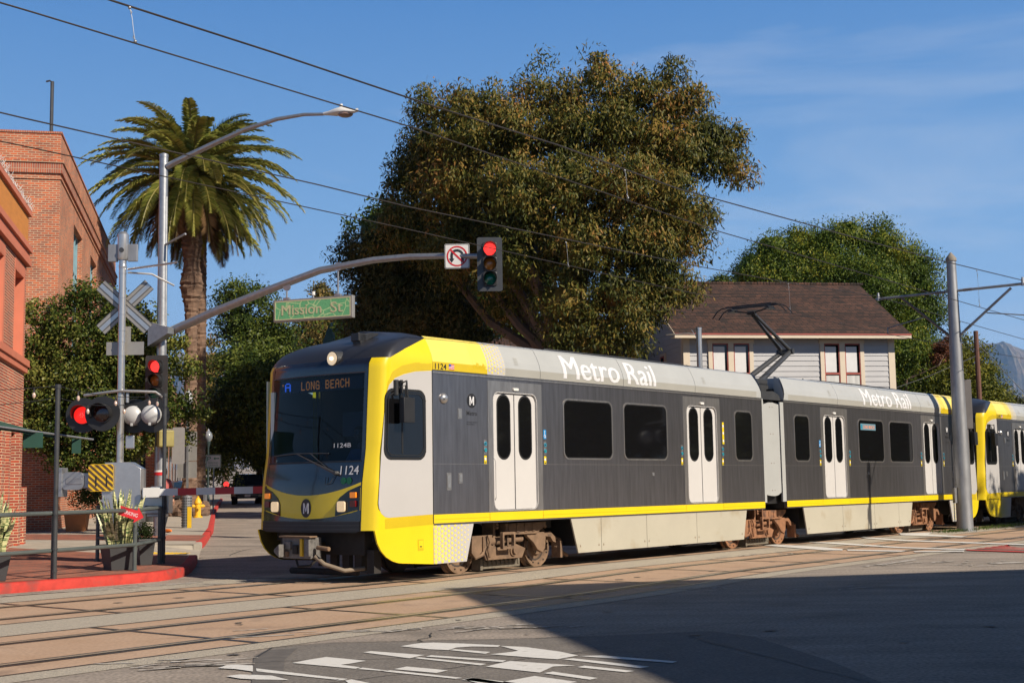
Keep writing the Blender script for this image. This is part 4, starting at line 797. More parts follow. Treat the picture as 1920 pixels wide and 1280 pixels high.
def truck(cx, mt):
    def wheel(x, s_):
        q = MB(); y0 = s_ * .70; k = s_
        pr = [(.02, .13), (.07, .13), (.085, .10), (.14, .095), (.16, .05), (.25, .035), (.28, .075), (.33, .085), (.36, .085), (.362, 0), (.395, -.02), (.395, -.05), (.1, -.05)]
        q.lathe([(r, d) for r, d in pr][::-1], (x, y0, .362), 30, 0, 'y') if k < 0 else q.lathe([(r, -d) for r, d in pr], (x, y0, .362), 30, 0, 'y')
        for a in range(12): t_ = R(30 * a + 7); q.cyl((x + .30 * math.cos(t_), y0 + k * .078, .362 + .30 * math.sin(t_)), (x + .30 * math.cos(t_), y0 + k * .095, .362 + .30 * math.sin(t_)), .014, n=6, m=1)
        for a in range(6): t_ = R(60 * a); q.cyl((x + .11 * math.cos(t_), y0 + k * .09, .362 + .11 * math.sin(t_)), (x + .11 * math.cos(t_), y0 + k * .11, .362 + .11 * math.sin(t_)), .012, n=6, m=1)
        q.lathe([(.3625, -.04), (.3635, -.005), (.3635, .07), (.3625, .084)] if k > 0 else [(.3625, -.084), (.3635, -.07), (.3635, .005), (.3625, .04)], (x, y0, .362), 30, 2, 'y')
        q.build('wheel', [mt, M['under'], M['tread']], T, smooth=40)
    for dx in (-1.05, 1.05):
        for s_ in (-1, 1): wheel(cx + dx, s_)
    q = MB(); 
    for dx in (-1.05, 1.05): q.cyl((cx + dx, -.7, .362), (cx + dx, .7, .362), .07, n=10, m=1)
    q.cyl((cx, -.5, .42), (cx, .5, .42), .22, n=12, m=1); q.box(cx - .9, cx + .9, -.5, .5, .3, .6, 1); q.build('axles', [mt, M['under']], T)
    for s_ in (-1, 1):
        q = MB()
        y = s_ * .98; P_ = lambda p, d=.10: q.prism(p, (0, y + (d / 2), 0), (1, 0, 0), (0, 0, 1), d, 0)
        P_([(cx - .15, .60), (cx + .72, .60), (cx + .95, .72), (cx + 1.0, .80), (cx - .15, .80)], .14)
        P_([(cx + .45, .62), (cx + .98, .62), (cx + 1.02, .52), (cx + 1.0, .34), (cx + .92, .26), (cx + .78, .32), (cx + .66, .45), (cx + .5, .55)], .07)
        P_([(cx - .98, .62), (cx - .45, .62), (cx - .5, .52), (cx - .66, .42), (cx - .8, .3), (cx - .92, .26), (cx - 1.0, .34)], .07)
        for k in range(4): q.box(cx - .08 + k * .22, cx + .0 + k * .22, y - s_ * .0 - .085, y + .085, .64, .78)
        P_([(cx - .62, .2), (cx + .35, .2), (cx + .45, .36), (cx + .2, .44), (cx - .3, .40), (cx - .6, .48), (cx - .72, .4)], .05)
        q.build('truck_frame', mt, T, smooth=30, bevel=.008)
    for s_ in (-1, 1):
        q = MB(); y = s_ * .93
        q.cyl((cx - .75, y, .50), (cx + .42, y, .52), .055, n=12, m=0); q.cyl((cx - .5, y, .51), (cx - .1, y, .515), .075, n=12, m=0); q.cyl((cx + .1, y - .1, .34), (cx + .1, y + .1, .34), .10, n=14, m=0); q.cyl((cx + .1, y + s_ * .1, .34), (cx + .1, y + s_ * .14, .34), .06, n=12, m=0)
        ring_prism(q, rrect(cx - .36, cx - .02, .38, .66, .02, 2), rrect(cx - .32, cx - .06, .42, .62, .02, 2), (0, y + .2 * s_ + .03, 0), (1, 0, 0), (0, 0, 1), .06, 0); q.box(cx - .40, cx - .34, y - .05, y + .2, .38, .86); q.box(cx - .02, cx + .02, y - .05, y + .2, .38, .84)
        for k in range(3): q.cyl((cx - .42, y + s_ * .12, .74 + k * .05), (cx - .36, y + s_ * .12, .74 + k * .05), .025, n=8)
        q.tube([(cx - .62, y + s_ * .12, .62), (cx - .60, y + s_ * .15, .5), (cx - .64, y + s_ * .14, .38), (cx - .58, y + s_ * .12, .25)], .022, 6); q.tube([(cx - .72, y + s_ * .1, .6), (cx - .72, y + s_ * .1, .36)], .018, 6)
        q.tube([(cx - .9, y + s_ * .06, .25), (cx - .75, y + s_ * .1, .3), (cx - .65, y + s_ * .08, .42), (cx - .3, y, .40)], .03, 6); q.box(cx + 1.42, cx + 1.48, y - .1, y + .1, .15, .45); q.tube([(cx + 1.42, y, .36), (cx + 1.62, y, .22), (cx + 1.75, y, .17)], .035, 6); q.tube([(cx + 1.4, y, .5), (cx + 1.55, y, .46)], .03, 6)
        q.prism([(cx + .98, .6), (cx + 1.2, .62), (cx + 1.34, .52), (cx + 1.36, .42), (cx + 1.28, .44), (cx + 1.2, .53), (cx + 1.05, .54)], (0, y + .05, 0), (1, 0, 0), (0, 0, 1), .1, 0)
        q.build('suspension', mt, T, smooth=35)
        q = MB(); yb = s_ * .76; q.box(cx - .55, cx + .50, yb - .07, yb + .07, .045, .17)
        for k in range(9): q.box(cx - .5 + k * .115, cx - .45 + k * .115, yb - .09, yb + .09, .10, .19); 
        q.box(cx - .60, cx - .53, yb - .1, yb + .1, .03, .22); q.build('track_brake', mat('brake grey', (.16, .135, .10), .85, var=.3, vs=20), T, smooth=0, bevel=.006)
for cx, mt in ((-9.081, M['bog']), (0, M['bog2']), (9.081, M['bog2'])): truck(cx, mt)
b = MB(); b.cyl((-7.9, -.6, .5), (-7.9, .2, .5), .24, n=18); b.ball((-8.0, -.65, .5), .2, 12, 0, (1, .5, 1)); b.box(-8.6, -7.75, -.9, -.4, .68, .84); b.cyl((7.9, -.6, .5), (7.9, .2, .5), .24, n=18)
for x in (-8.3, -8.2, -8.1): b.cyl((x, -1.0, .76), (x + .05, -1.0, .70), .03, n=8, m=1)
b.build('air_tank', [M['under'], M['bog']], T)
# articulation
b = MB(); b.box(-.44, .44, -1.15, 1.15, .95, 3.45); b.build('bellows', M['black'], T, smooth=0)
b = MB(); pz = [(-.512, .985), (-.42, .985), (-.42, 1.15), (-.25, 1.13), (-.05, 1.12), (.12, 1.14), (.27, 1.2), (.27, 3.17), (.0, 3.205), (-.2, 3.2), (-.44, 3.15), (-.46, 3.27), (-.512, 3.28)]
b.prism(pz, (0, -1.30, 0), (1, 0, 0), (0, 0, 1), .03, 0)
for z in (1.25, 1.85, 2.5, 3.1):
    for x in (-.16, -.04): b.prism(circ(x, z, .012, 8), (0, -1.33, 0), (1, 0, 0), (0, 0, 1), .006, 1)
b.build('articulation_panel', [M['tgrey'], M['bog']], T, smooth=0, bevel=.004)
b = MB(); b.box(.345, .512, -1.325, -1.28, .99, 3.23); b.build('articulation_strip', M['tgrey'], T, smooth=0, bevel=.004)
b = MB(); b.prism([(-.48, 3.27), (.5, 3.27), (.42, 3.40), (.15, 3.47), (-.48, 3.44)], (0, -1.27, 0), (1, 0, 0), (0, 0, 1), -2.54, 0); b.box(-.4, .6, -.9, .9, 3.4, 3.78, 0)
for k in range(4): b.tube([(-.52, -1.1, 3.45 + k * .09), (-.3, -1.12, 3.43 + k * .09), (-.1, -1.0, 3.45 + k * .09)], .018, 6)
b.build('roof_hood', M['darkgrey'], T, smooth=30)
# pantograph
b = MB()
b.box(1.0, 2.5, -.6, .6, 3.62, 3.70); a = Vector((1.25, -.10, 3.72)); k_ = Vector((3.32, 0, 4.66)); h_ = Vector((1.62, 0, 5.52))
for y in (-.25, .25): b.tube([(1.25, y, 3.72), (3.30, y * .5, 4.66)], [.075, .06], 8)
b.cyl((1.25, -.4, 3.72), (1.25, .4, 3.72), .08, n=10); b.cyl((3.32, -.22, 4.68), (3.32, .22, 4.68), .075, n=10); b.tube([k_ + Vector((0, -.12, .05)), h_ + Vector((0, -.03, 0))], [.05, .035], 8); b.tube([k_ + Vector((0, .12, .05)), h_ + Vector((0, .03, 0))], [.05, .035], 8); b.tube([(3.15, 0, 4.52), (3.02, 0, 4.75), (1.7, 0, 5.42)], .012, 5)
b.cyl((3.18, -.16, 4.62), (3.18, .16, 4.62), .04, n=8)
b.build('pantograph_arm', M['darkgrey'], T)
b = MB()
for x in (1.48, 1.78):
    b.box(x - .02, x + .02, -.62, .62, 5.655, 5.695)
    for s_ in (-1, 1): b.tube([(x, s_ * .55, 5.67), (x, s_ * .72, 5.665), (x, s_ * .86, 5.60), (x, s_ * 1.0, 5.44)], .014, 6)
for y in (-.5, .5): b.cyl((1.46, y, 5.62), (1.80, y, 5.62), .022, n=8); b.box(1.45, 1.81, y - .05, y + .05, 5.56, 5.60)
b.tube([(1.63, -.5, 5.6), (1.62, 0, 5.50), (1.63, .5, 5.6)], .02, 6); b.cyl((1.62, -.1, 5.51), (1.62, .1, 5.51), .045, n=8); b.build('pantograph_head', M['black'], T)
b = MB(); near(b, [(4.60, 2.70), (5.50, 2.70), (5.50, 2.86), (4.60, 2.86)], 0, .010); near(b, [(4.62, 2.72), (4.70, 2.72), (4.70, 2.84), (4.62, 2.84)], 1, .012); b.text('LONG BEACH', (4.76, -HW - .012, 2.735), X, Z, .09, .66, 2); b.build('side_destination_sign', [mat('led board lit', (.08, .12, .14), .5, var=0, emit=(.12, .3, .36), es=.5), M['cyan'], M['led']], T, smooth=0)
# second car: a copy of the first with its own number
train2 = copy_tree(train); train2.location = T0 + DV * 25.94; train2['label'] = 'yellow fronted light rail car cut off by the right edge, coupled behind the first'
for ch in [o for o in col.objects if o.parent == train2]:
    if ch.name.startswith('front_number') or ch.name.startswith('side_number'):
        me = ch.data; fr = ch.name.startswith('front'); q = MB(); neg = sum(v.co.x for v in me.vertices) < 0; sgn = -1 if neg else 1
        if fr:
            s2 = -1 if neg else 1; pa = Vector((sgn * 12.77, s2 * .68, 1.645)); pb = Vector((sgn * 12.71, s2 * 1.03, 1.645)); q.text('1145', pa, pb - pa, Z, .14, .35, 0, .004)
        else: q.text('1145', (-11.30 if neg else 10.95, -1.345, 3.305), X, Z, .095, .27, 0, .004)
        q.build('tmp', M['wht'] if fr else M['blk'], smooth=0); tm = bpy.data.objects['tmp']; ch.data = tm.data; ch.data.name = 'number'; bpy.data.objects.remove(tm)
# driver behind the windscreen
def skin_person(name, joints, edges, radii, mats, loc, rz, label, cat='person'):
    pass
# ================================================================ STREET FURNITURE, LEFT SIDE
def gz(x, y, d=.15): return hp(x, y) + d
# ---- light and signal pole
lp = Vector((-9.2, 34.8, gz(-9.2, 34.8)))
t = thing('street_light_pole', 'tall galvanised pole with a curved street lamp arm, standing behind the crossing signals', 'street light', lp)
b = MB(); b.lathe([(.155, 0), (.15, 1), (.128, 6), (.112, 9.9), (.112, 10.02)], n=20); b.lathe([(.12, 9.98), (.12, 10.06), (.03, 10.1)], n=16); b.lathe([(.2, 0), (.2, .04)], n=16); b.build('pole_shaft', M['galv'], t)
LM = [(-8.9, 34.69, 10.12), (-7.76, 34.24, 10.49), (-6.85, 33.89, 10.77), (-5.96, 33.54, 10.93), (-5.22, 33.26, 10.96), (-4.69, 33.05, 10.90)]
b = MB(); b.tube([Vector(p) - lp for p in [(-9.1, 34.76, 10.03)] + LM], [.085, .08, .072, .062, .052, .045, .04], 12); b.build('lamp_arm', M['galv'], t)
dl = (Vector(LM[-1]) - Vector(LM[0])); dl.z = 0; dl.normalize(); wl = Vector((-dl.y, dl.x, 0)); l0 = Vector(LM[-1]) - lp
b = MB(); rings = []
for k, (h, w, z) in enumerate([(.045, .05, 0), (.07, .09, -.01), (.11, .15, -.015), (.13, .18, -.01), (.115, .17, -.015), (.06, .1, -.03), (.01, .02, -.045)]):
    p = l0 + dl * (k * .165) + Vector((0, 0, z)); rings.append([p + wl * (w * math.cos(R(a))) + Z * (h * math.sin(R(a)) * (1 if math.sin(R(a)) > 0 else .6)) for a in range(0, 360, 24)])
b.loft(rings); b.cyl(l0 + dl * .5 + Z * .1, l0 + dl * .5 + Z * .2, .045, .04, 10); b.box(*[v for i, ax in enumerate((l0 + dl * .95)) for v in (ax - .03, ax + .03)]); lh = b.build('lamp_head', M['white'], t)
b = MB(); b.ball(l0 + dl * .62 - Z * .07, .2, 14, 0, (1, .75, .45)); b.build('lamp_lens', mat('amber lens', (.28, .17, .12), .2, coat=.5, var=0), lh)
b = MB(); AR = [(-9.15, 34.78, 5.53), (-8.97, 34.71, 5.6), (-7.72, 34.24, 6.04), (-6.24, 33.68, 6.49), (-4.8, 33.13, 6.90), (-3.4, 32.6, 7.05), (-2.5, 32.26, 7.06), (-1.65, 31.94, 7.01), (-.77, 31.6, 6.93), (-.55, 31.52, 6.92)]
b.tube([Vector(p) - lp for p in AR], [.12, .118, .11, .10, .09, .08, .075, .07, .062, .06], 14); q = Vector(AR[0]) - lp; b.prism([(-.2, -.32), (.42, -.02), (.42, .14), (-.2, .32)], q - wl * .14, dl, Z, .26); b.build('mast_arm', M['galv'], t)
for z, r in ((8.3, .118), (8.85, .116), (9.3, .115), (7.1, .125), (6.2, .13), (5.0, .135), (3.1, .145), (1.35, .15)): b = MB(); b.lathe([(r, z - .015), (r, z + .015)], n=16); b.build('pole_band', M['galv'], t)
b = MB(); b.cyl((.12, -.05, 5), (.1, -.05, 8.9), .02, n=6); b.build('conduit', M['galv'], t); b = MB(); b.tube([(.08, -.08, 7.6), (.75, -.62, 7.78)], .03, 8); b.build('stub_arm', M['galv'], t)
for z in (1.0, 1.55): b = MB(); b.lathe([(.156, z), (.156, z + .08)], n=16); b.build('red_tape_band', M['sredr'], t); b = MB(); b.lathe([(.157, z + .085), (.157, z + .13)], n=16); b.build('white_tape_band', M['white'], t)
def signal_head(name, lb, loc, rz, lit, parts=3, arm=None, S_=1.):
    t = thing(name, lb, 'traffic signal', loc, rz, 'three lamp traffic signals')
    H = 1.30 * S_; Wd = .60 * S_
    b = MB(); b.prism(rrect(-Wd / 2, Wd / 2, -H / 2, H / 2, .05, 4), (0, 0, 0), X, Z, .012); b.build('backplate', M['darkgrey'], t, smooth=0)
    b = MB()
    for k in range(3): b.prism(rrect(-.17, .17, (1 - k) * .355 - .172, (1 - k) * .355 + .172, .05, 4), (0, -.05, 0), X, Z, -.24)
    b.build('housing', M['black'], t, smooth=0, bevel=.01)
    for k, nm in enumerate(('red', 'amb', 'grn')):
        z = (1 - k) * .355; b = MB(); b.lathe([(.148, 0), (.14, .02), (.10, .045), (.01, .06)], (0, -.055, z), 24, 0, 'y')
        b.build('lens', {'red': M['redlamp'] if 'r' in lit else M['reddim'], 'amb': M['ambdim'], 'grn': M['grndim']}[nm], t)
        b = MB(); n = 22; ro = []; ri = []
        for a in range(n + 1):
            an = R(-55 + 290 * a / n); ro.append((.165 * math.cos(an), .165 * math.sin(an)))
        L0 = lambda a, d, r: (r * math.cos(a), -.055 - d, z + r * math.sin(a))
        vs = []; 
        for a in range(n + 1):
            an = R(-55 + 290 * a / n); dd = .24 - .07 * (1 - math.sin(an))
            vs += [L0(an, 0, .16), L0(an, dd, .16), L0(an, dd, .152), L0(an, 0, .152)]
        b.add(vs, [(4 * i + j, 4 * i + (j + 1) % 4, 4 * i + 4 + (j + 1) % 4, 4 * i + 4 + j) for i in range(n) for j in range(4)]); b.build('visor', M['black'], t)
    return t
s1 = signal_head('traffic_signal', 'black traffic signal with red lit, hanging at the tip of the curved mast arm', (-.5, 31.42, 6.70), .05, 'r')
s2 = signal_head('traffic_signal', 'black traffic signal with red lit, low on the light pole behind the crossing flashers', (-9.2, 34.35, 4.30), -.12, 'r')
# no u-turn sign on the arm
t = thing('no_u_turn_sign', 'white square sign with a red circle and black u-turn arrow, on the mast arm', 'road sign', (-1.29, 31.72, 6.96), -.02)
b = MB(); b.prism(rrect(-.30, .30, -.30, .30, .04, 4), (0, 0, 0), X, Z, .01); sbk = b.build('sign_plate', M['white'], t, smooth=0)
b = MB(); ring_prism(b, rrect(-.292, .292, -.292, .292, .035, 4), rrect(-.28, .28, -.28, .28, .03, 4), (0, -.011, 0), X, Z, .002, 1)
ar = [(.13 + .0, -.15), (.13, .03)] + [(.0 + .13 * math.cos(R(a)) - 0, .03 + .11 * math.sin(R(a))) for a in range(15, 181, 15)] + [(-.13, -.06)]
b.tube([(x, -.012, z) for x, z in ar], .001, 4, 1)
for (x0, z0), (x1, z1) in zip(ar, ar[1:]):
    d = Vector((x1 - x0, z1 - z0)).normalized(); px, pz = -d.y * .032, d.x * .032; b.prism([(x0 + px, z0 + pz), (x0 - px, z0 - pz), (x1 - px, z1 - pz), (x1 + px, z1 + pz)], (0, -.010, 0), X, Z, .003, 1)
b.prism([(-.20, -.06), (-.06, -.06), (-.13, -.16)], (0, -.010, 0), X, Z, .003, 1)
ring_prism(b, circ(0, 0, .25, 40), circ(0, 0, .215, 40), (0, -.011, 0), X, Z, .005, 0)
b.prism([(-.165, .135), (-.135, .165), (.165, -.135), (.135, -.165)], (0, -.011, 0), X, Z, .0055, 0); b.build('symbol', [M['sredr'], M['blk']], t, smooth=0)
# street name sign
sp = Vector((-4.97, 33.15, 5.93)); sr = math.atan2(32.8 - 33.59, 2.09)
t = thing('street_name_sign', 'green street name sign reading Mission St, hanging under the mast arm', 'street sign', sp, sr)
b = MB(); b.box(-1.12, 1.12, -.05, .1, -.28, .28); b.build('sign_box', M['signback'], t, smooth=0, bevel=.01)
b = MB(); b.prism(rrect(-1.10, 1.10, -.265, .265, .01, 1), (0, -.051, 0), X, Z, .004, 0); b.prism([(-1.06, -.225), (1.06, -.225), (1.06, .225), (-1.06, .225)], (0, -.055, 0), X, Z, .003, 1)
mg = bpy.data.materials.new('cracked green sheeting'); mg.use_nodes = True; q_ = mg.node_tree; bs_ = q_.nodes['Principled BSDF']; vo = q_.nodes.new('ShaderNodeTexVoronoi'); vo.feature = 'DISTANCE_TO_EDGE'; vo.inputs['Scale'].default_value = 3.2
cd_ = q_.nodes.new('ShaderNodeTexCoord'); q_.links.new(cd_.outputs['Object'], vo.inputs['Vector']); rp_ = q_.nodes.new('ShaderNodeValToRGB'); rp_.color_ramp.elements[0].position = .02; rp_.color_ramp.elements[0].color = (.40, .56, .27, 1); rp_.color_ramp.elements[1].position = .045; rp_.color_ramp.elements[1].color = (.12, .38, .17, 1)
v2 = q_.nodes.new('ShaderNodeTexVoronoi'); v2.feature = 'DISTANCE_TO_EDGE'; v2.inputs['Scale'].default_value = 16; q_.links.new(cd_.outputs['Object'], v2.inputs['Vector']); r2_ = q_.nodes.new('ShaderNodeValToRGB'); r2_.color_ramp.elements[0].position = .0; r2_.color_ramp.elements[0].color = (1.35, 1.25, 1.25, 1); r2_.color_ramp.elements[1].position = .1; r2_.color_ramp.elements[1].color = (1, 1, 1, 1)
q_.links.new(vo.outputs['Distance'], rp_.inputs['Fac']); q_.links.new(v2.outputs['Distance'], r2_.inputs['Fac']); m_ = q_.nodes.new('ShaderNodeMix'); m_.data_type = 'RGBA'; m_.blend_type = 'MULTIPLY'; m_.inputs['Factor'].default_value = 1; q_.links.new(rp_.outputs[0], m_.inputs['A']); q_.links.new(r2_.outputs[0], m_.inputs['B']); q_.links.new(m_.outputs['Result'], bs_.inputs['Base Color']); bs_.inputs['Roughness'].default_value = .5
cream = mat('cream letters', (.68, .66, .38), .5, var=.05)
ring_prism(b, [(-1.075, -.24), (1.075, -.24), (1.075, .24), (-1.075, .24)], [(-1.05, -.215), (1.05, -.215), (1.05, .215), (-1.05, .215)], (0, -.058, 0), X, Z, .003, 2)
b.build('sign_face', [M['signback'], mg, cream], t, smooth=0)
b = MB()
for k in (-1, 0, 1): b.text('Mission', (-.87 + k * .009, -.0635 - .001 * k, -.12), X, Z, .27, 1.13, 0); b.text('St', (.52 + k * .009, -.0635 - .001 * k, -.12), X, Z, .27, .34, 0)
b.build('lettering', cream, t, smooth=0)
for x, h in ((-.76, .22), (.70, .62)): b = MB(); b.cyl((x, 0, .28), (x, 0, .28 + h), .025, n=8); b.box(x - .08, x + .08, -.05, .05, .28, .33); b.lathe([(.11, -.02), (.11, .02)], (x, 0, .40 + h), 14, 0, 'y'); b.build('hanger', M['galv'], t)
b = MB(); b.cyl((0, 0, .28), (0, 0, .35), .02); b.cyl((0, 0, .35), (0, 0, .44), .045, .045, 10, 1); b.build('photocell', [M['galv'], M['white']], t)
# pedestrian signal and sign back on the pole
t = thing('pedestrian_signal', 'boxy yellowish pedestrian signal seen from behind, low on the light pole', 'pedestrian signal', (-8.98, 34.45, 2.80), .5)
b = MB(); b.box(-.2, .2, -.12, .14, -.22, .22); b.build('housing', mat('faded yellow paint', (.30, .25, .07), .6, var=.2), t, smooth=0, bevel=.04); b = MB(); b.box(-.22, .22, .14, .2, -.2, .26); b.cyl((0, 0, -.22), (0, 0, -.34), .06); b.build('hood', M['black'], t, smooth=0, bevel=.02)
def plate(name, lb, c, w, h, rz, m, r=.03, th=.01, cat='sign'):
    b = MB(); b.prism(rrect(-w / 2, w / 2, -h / 2, h / 2, r, 4), (0, 0, 0), X, Z, th); return tag(b.build(name, m, smooth=0, loc=c, rz=rz), lb, cat)
plate('sign_plate', 'plain grey sign back with round corners, clamped to the right of the pedestrian signal', (-8.68, 34.6, 2.62), .32, .95, .1, M['signback'], .05)
# ---- railway crossing mast
def crossing(loc, rz, lb, far=False):
    t = thing('crossing_signal', lb, 'railway signal', loc, rz)
    b = MB(); b.cyl((0, 0, 0), (0, 0, 5.95), .064, n=16); b.lathe([(.085, 5.45), (.10, 5.5), (.10, 5.92), (.06, 5.97)], n=16); b.lathe([(.068, 5.30), (.075, 5.33), (.068, 5.36)], n=14); b.lathe([(.2, 0), (.2, .05), (.1, .25)], n=12)
    for z in (5.2, 4.75, 4.45, 4.15, 3.95, 3.7): b.lathe([(.070, z), (.070, z + .02)], n=14)
    b.build('mast', M['alu'], t)
    b = MB(); b.cyl((0, -.05, 5.62), (0, -.11, 5.62), .045, n=14); b.build('bell_hole', M['darkgrey'], t)
    for x_ in (-.27, .09): b = MB(); b.box(x_, x_ + .18, -.03, .03, 5.42, 5.74); b.build('bell_cover', M['galv2'], t, bevel=.01, smooth=0)
    for s_ in (-1, 1):
        b = MB(); a = R(s_ * 47); d = Vector((math.sin(a), 0, math.cos(a))); w = Vector((math.cos(a), 0, -math.sin(a))); c = Vector((.02, .09 + .02 * s_, 4.60))
        b.add([c + d * i * .60 + w * j * .115 for i, j in ((-1, -1), (-1, 1), (1, 1), (1, -1))] + [c + d * i * .60 + w * j * .115 + Vector((0, .012, 0)) for i, j in ((-1, -1), (-1, 1), (1, 1), (1, -1))], [(0, 1, 2, 3), (7, 6, 5, 4), (0, 4, 5, 1), (1, 5, 6, 2), (2, 6, 7, 3), (3, 7, 4, 0)], 0)
        b.add([c + Vector((0, -.003, 0)) + d * i * .60 + w * j * .035 for i, j in ((-1, -1), (-1, 1), (1, 1), (1, -1))], [(0, 1, 2, 3)], 1)
        for j in (-.115, .115, -.05, .05): b.add([c + Vector((0, -.004, 0)) + d * i * .60 + w * (j + k * .006) for i, k in ((-1, -1), (-1, 1), (1, 1), (1, -1))], [(0, 1, 2, 3)], 2)
        b.build('crossbuck_board', [M['signback'], M['alu'], M['darkgrey']], t, smooth=0)
    b = MB(); b.prism([(-.30, 0), (.38, 0), (.38, .24), (.14, .24), (.14, .52), (-.06, .52), (-.06, .24), (-.30, .24)], (0, .09, 3.72), X, Z, .012); b.build('track_number_board', M['signback'], t, smooth=0)
    b = MB()
    b.tube([(.09, 0, 5.28), (.9, -.2, 5.34), (1.05, -.22, 5.36)], .02, 6); b.build('brace', M['alu'], t); b = MB(); b.tube([(.09, 0, 5.22), (.5, .1, 5.2), (.85, .35, 5.02)], .018, 6); b.build('brace', M['alu'], t); b = MB(); b.tube([(-.62, -.15, 2.98), (0, -.1, 3.06), (.60, .1, 3.04), (.72, .1, 2.95)], .026, 8); b.cyl((.12, 0, 3.02), (.12, 0, 2.85), .03, n=8); b.build('bracket', M['alu'], t)
    def flasher(x, y, z, face, lit):
        b = MB(); b.lathe([(.312, -.006), (.312, .006)], (x, y, z), 30, 0, 'y'); b.lathe([(.17, -.02), (.17, .05)], (x, y + face * 0, z), 24, 0, 'y'); k = face
        n = 20; vs = []
        for a in range(n + 1):
            an = R(-20 + 220 * a / n); dd = .30 - .10 * (1 - math.sin(an))
            for d_, r_ in ((0, .175), (dd, .175), (dd, .168), (0, .168)): vs.append((x + r_ * math.cos(an), y + k * d_, z + r_ * math.sin(an)))
        b.add(vs, [(4 * i + j, 4 * i + (j + 1) % 4, 4 * i + 4 + (j + 1) % 4, 4 * i + 4 + j) for i in range(n) for j in range(4)])
        f = b.build('flasher', M['black'], t, smooth=40)
        b = MB(); b.lathe([(.152, 0), (.14, .015), (.08, .03), (.01, .035)] if k < 0 else [(.01, -.035), (.08, -.03), (.14, -.015), (.152, 0)], (x, y + k * .055, z), 24, 0, 'y')
        if lit:
            for r_, n_ in ((.03, 6), (.06, 12), (.09, 18), (.12, 24)):
                for a in range(n_): an = 2 * math.pi * a / n_; b.ball((x + r_ * math.cos(an), y + k * (.055 + .035 * (1 - r_ / .15)), z + r_ * math.sin(an)), .0075, 6, 1)
        b.build('lens', [mat('red lens lit', (.5, .01, .01), .3, var=0, emit=(1, .02, .015), es=.9) if lit else M['reddim'], mat('red led dot', (1, .3, .2), .3, var=0, emit=(1, .35, .22), es=2.2)], f)
        b = MB(); b.ball((x, y - k * .115, z), .175, 18, 0, (1, .62, 1)); b.box(x - .02, x + .02, y - k * .17 - .01, y - k * .17 + .01, z - .19, z - .13); b.lathe([(.18, -.012), (.18, .012)], (x, y - k * .05, z), 20, 0, 'y'); b.build('flasher_back', M.setdefault('lampgrey', mat('greyish white lamp body', (.52, .52, .52), .4, var=.1)), f)
    flasher(-.60, -.22, 2.62, -1, True); flasher(-.22, -.34, 2.64, -1, False); flasher(.20, .18, 2.62, 1, False); flasher(.56, .05, 2.62, 1, False)
    b = MB(); b.box(.10, .26, -.02, .02, 2.02, 2.26); b.build('junction_plate', M['alu'], t, smooth=0, bevel=.015)
    if far: return t
    # gate mechanism
    b = MB(); b.prism([(-.22, .62), (.42, .62), (.42, 1.66), (.22, 1.78), (-.22, 1.78), (-.30, 1.5)], (0, .2, 0), X, Z, .34); b.prism([(-.30, 1.12), (.10, .78), (.44, .40), (.44, 1.2)], (0, -.16, 0), X, Z, .04); b.cyl((-.25, .05, .98), (.1, .05, .9), .16, n=14); b.lathe([(.03, -.2), (.03, -.17)], (.16, 0, 1.48), 10, 1, 'y')
    for a in range(8): b.lathe([(.012, -.185), (.012, -.165)], (.16 + .09 * math.cos(R(45 * a)), 0, 1.48 + .09 * math.sin(R(45 * a))), 6, 0, 'y')
    b.build('gate_machine', [M['alu'], M['galv']], t, smooth=30, bevel=.012)
    b = MB(); zz = [(-.50, 1.28), (-.06, 1.28), (-.06, 1.74), (-.50, 1.74)]; b.prism(rrect(-.50, -.06, 1.27, 1.75, .05, 4), (0, -.17, 0), X, Z, .02, 0)
    def clip(poly, f):
        r = []
        for i in range(len(poly)):
            a_, c_ = poly[i], poly[(i + 1) % len(poly)]; fa, fc = f(a_), f(c_)
            if fa >= 0: r.append(a_)
            if (fa >= 0) != (fc >= 0): k = fa / (fa - fc); r.append((a_[0] + (c_[0] - a_[0]) * k, a_[1] + (c_[1] - a_[1]) * k))
        return r
    for k in range(-1, 9):
        o_ = 1.20 + k * .105; p = clip(clip(zz, lambda v: v[1] + v[0] * -0 - (o_ - .9 * (v[0] + .50))), lambda v: (o_ + .055 - .9 * (v[0] + .50)) - v[1])
        if len(p) > 2: b.prism(p, (0, -.19, 0), X, Z, .003, 1)
    for x in (-.36, -.17): b.box(x - .01, x + .01, -.20, -.193, 1.36, 1.54, 2)
    b.build('striped_cover', [M['syel'], mat('brown stripe', (.10, .06, .03), .6), M['black']], t, smooth=0)
    b = MB(); b.box(-.72, -.5, -.10, .10, 1.33, 1.60); b.box(-1.1, -.98, -.16, .16, 1.18, 1.70); b.prism(rrect(-1.0, -.6, 1.30, 1.62, .10, 5), (0, -.10, 0), X, Z, .04); b.prism(rrect(-.92, -.62, 1.40, 1.52, .03, 3), (0, -.14, 0), X, Z, .01, 1); b.build('counterweight', [M['galv'], M['galv2']], t, smooth=0, bevel=.02)
    b = MB(); b.box(.44, .92, -.14, .16, .86, 1.30); b.box(.60, .80, -.16, -.14, 1.18, 1.34); b.box(.52, .86, -.1, .1, .80, .86); b.build('arm_support', M['alu'], t, smooth=0, bevel=.012)
    b = MB(); dirv = Vector((1, .10, .008)).normalized(); A0 = Vector((.60, -.32, 1.235))
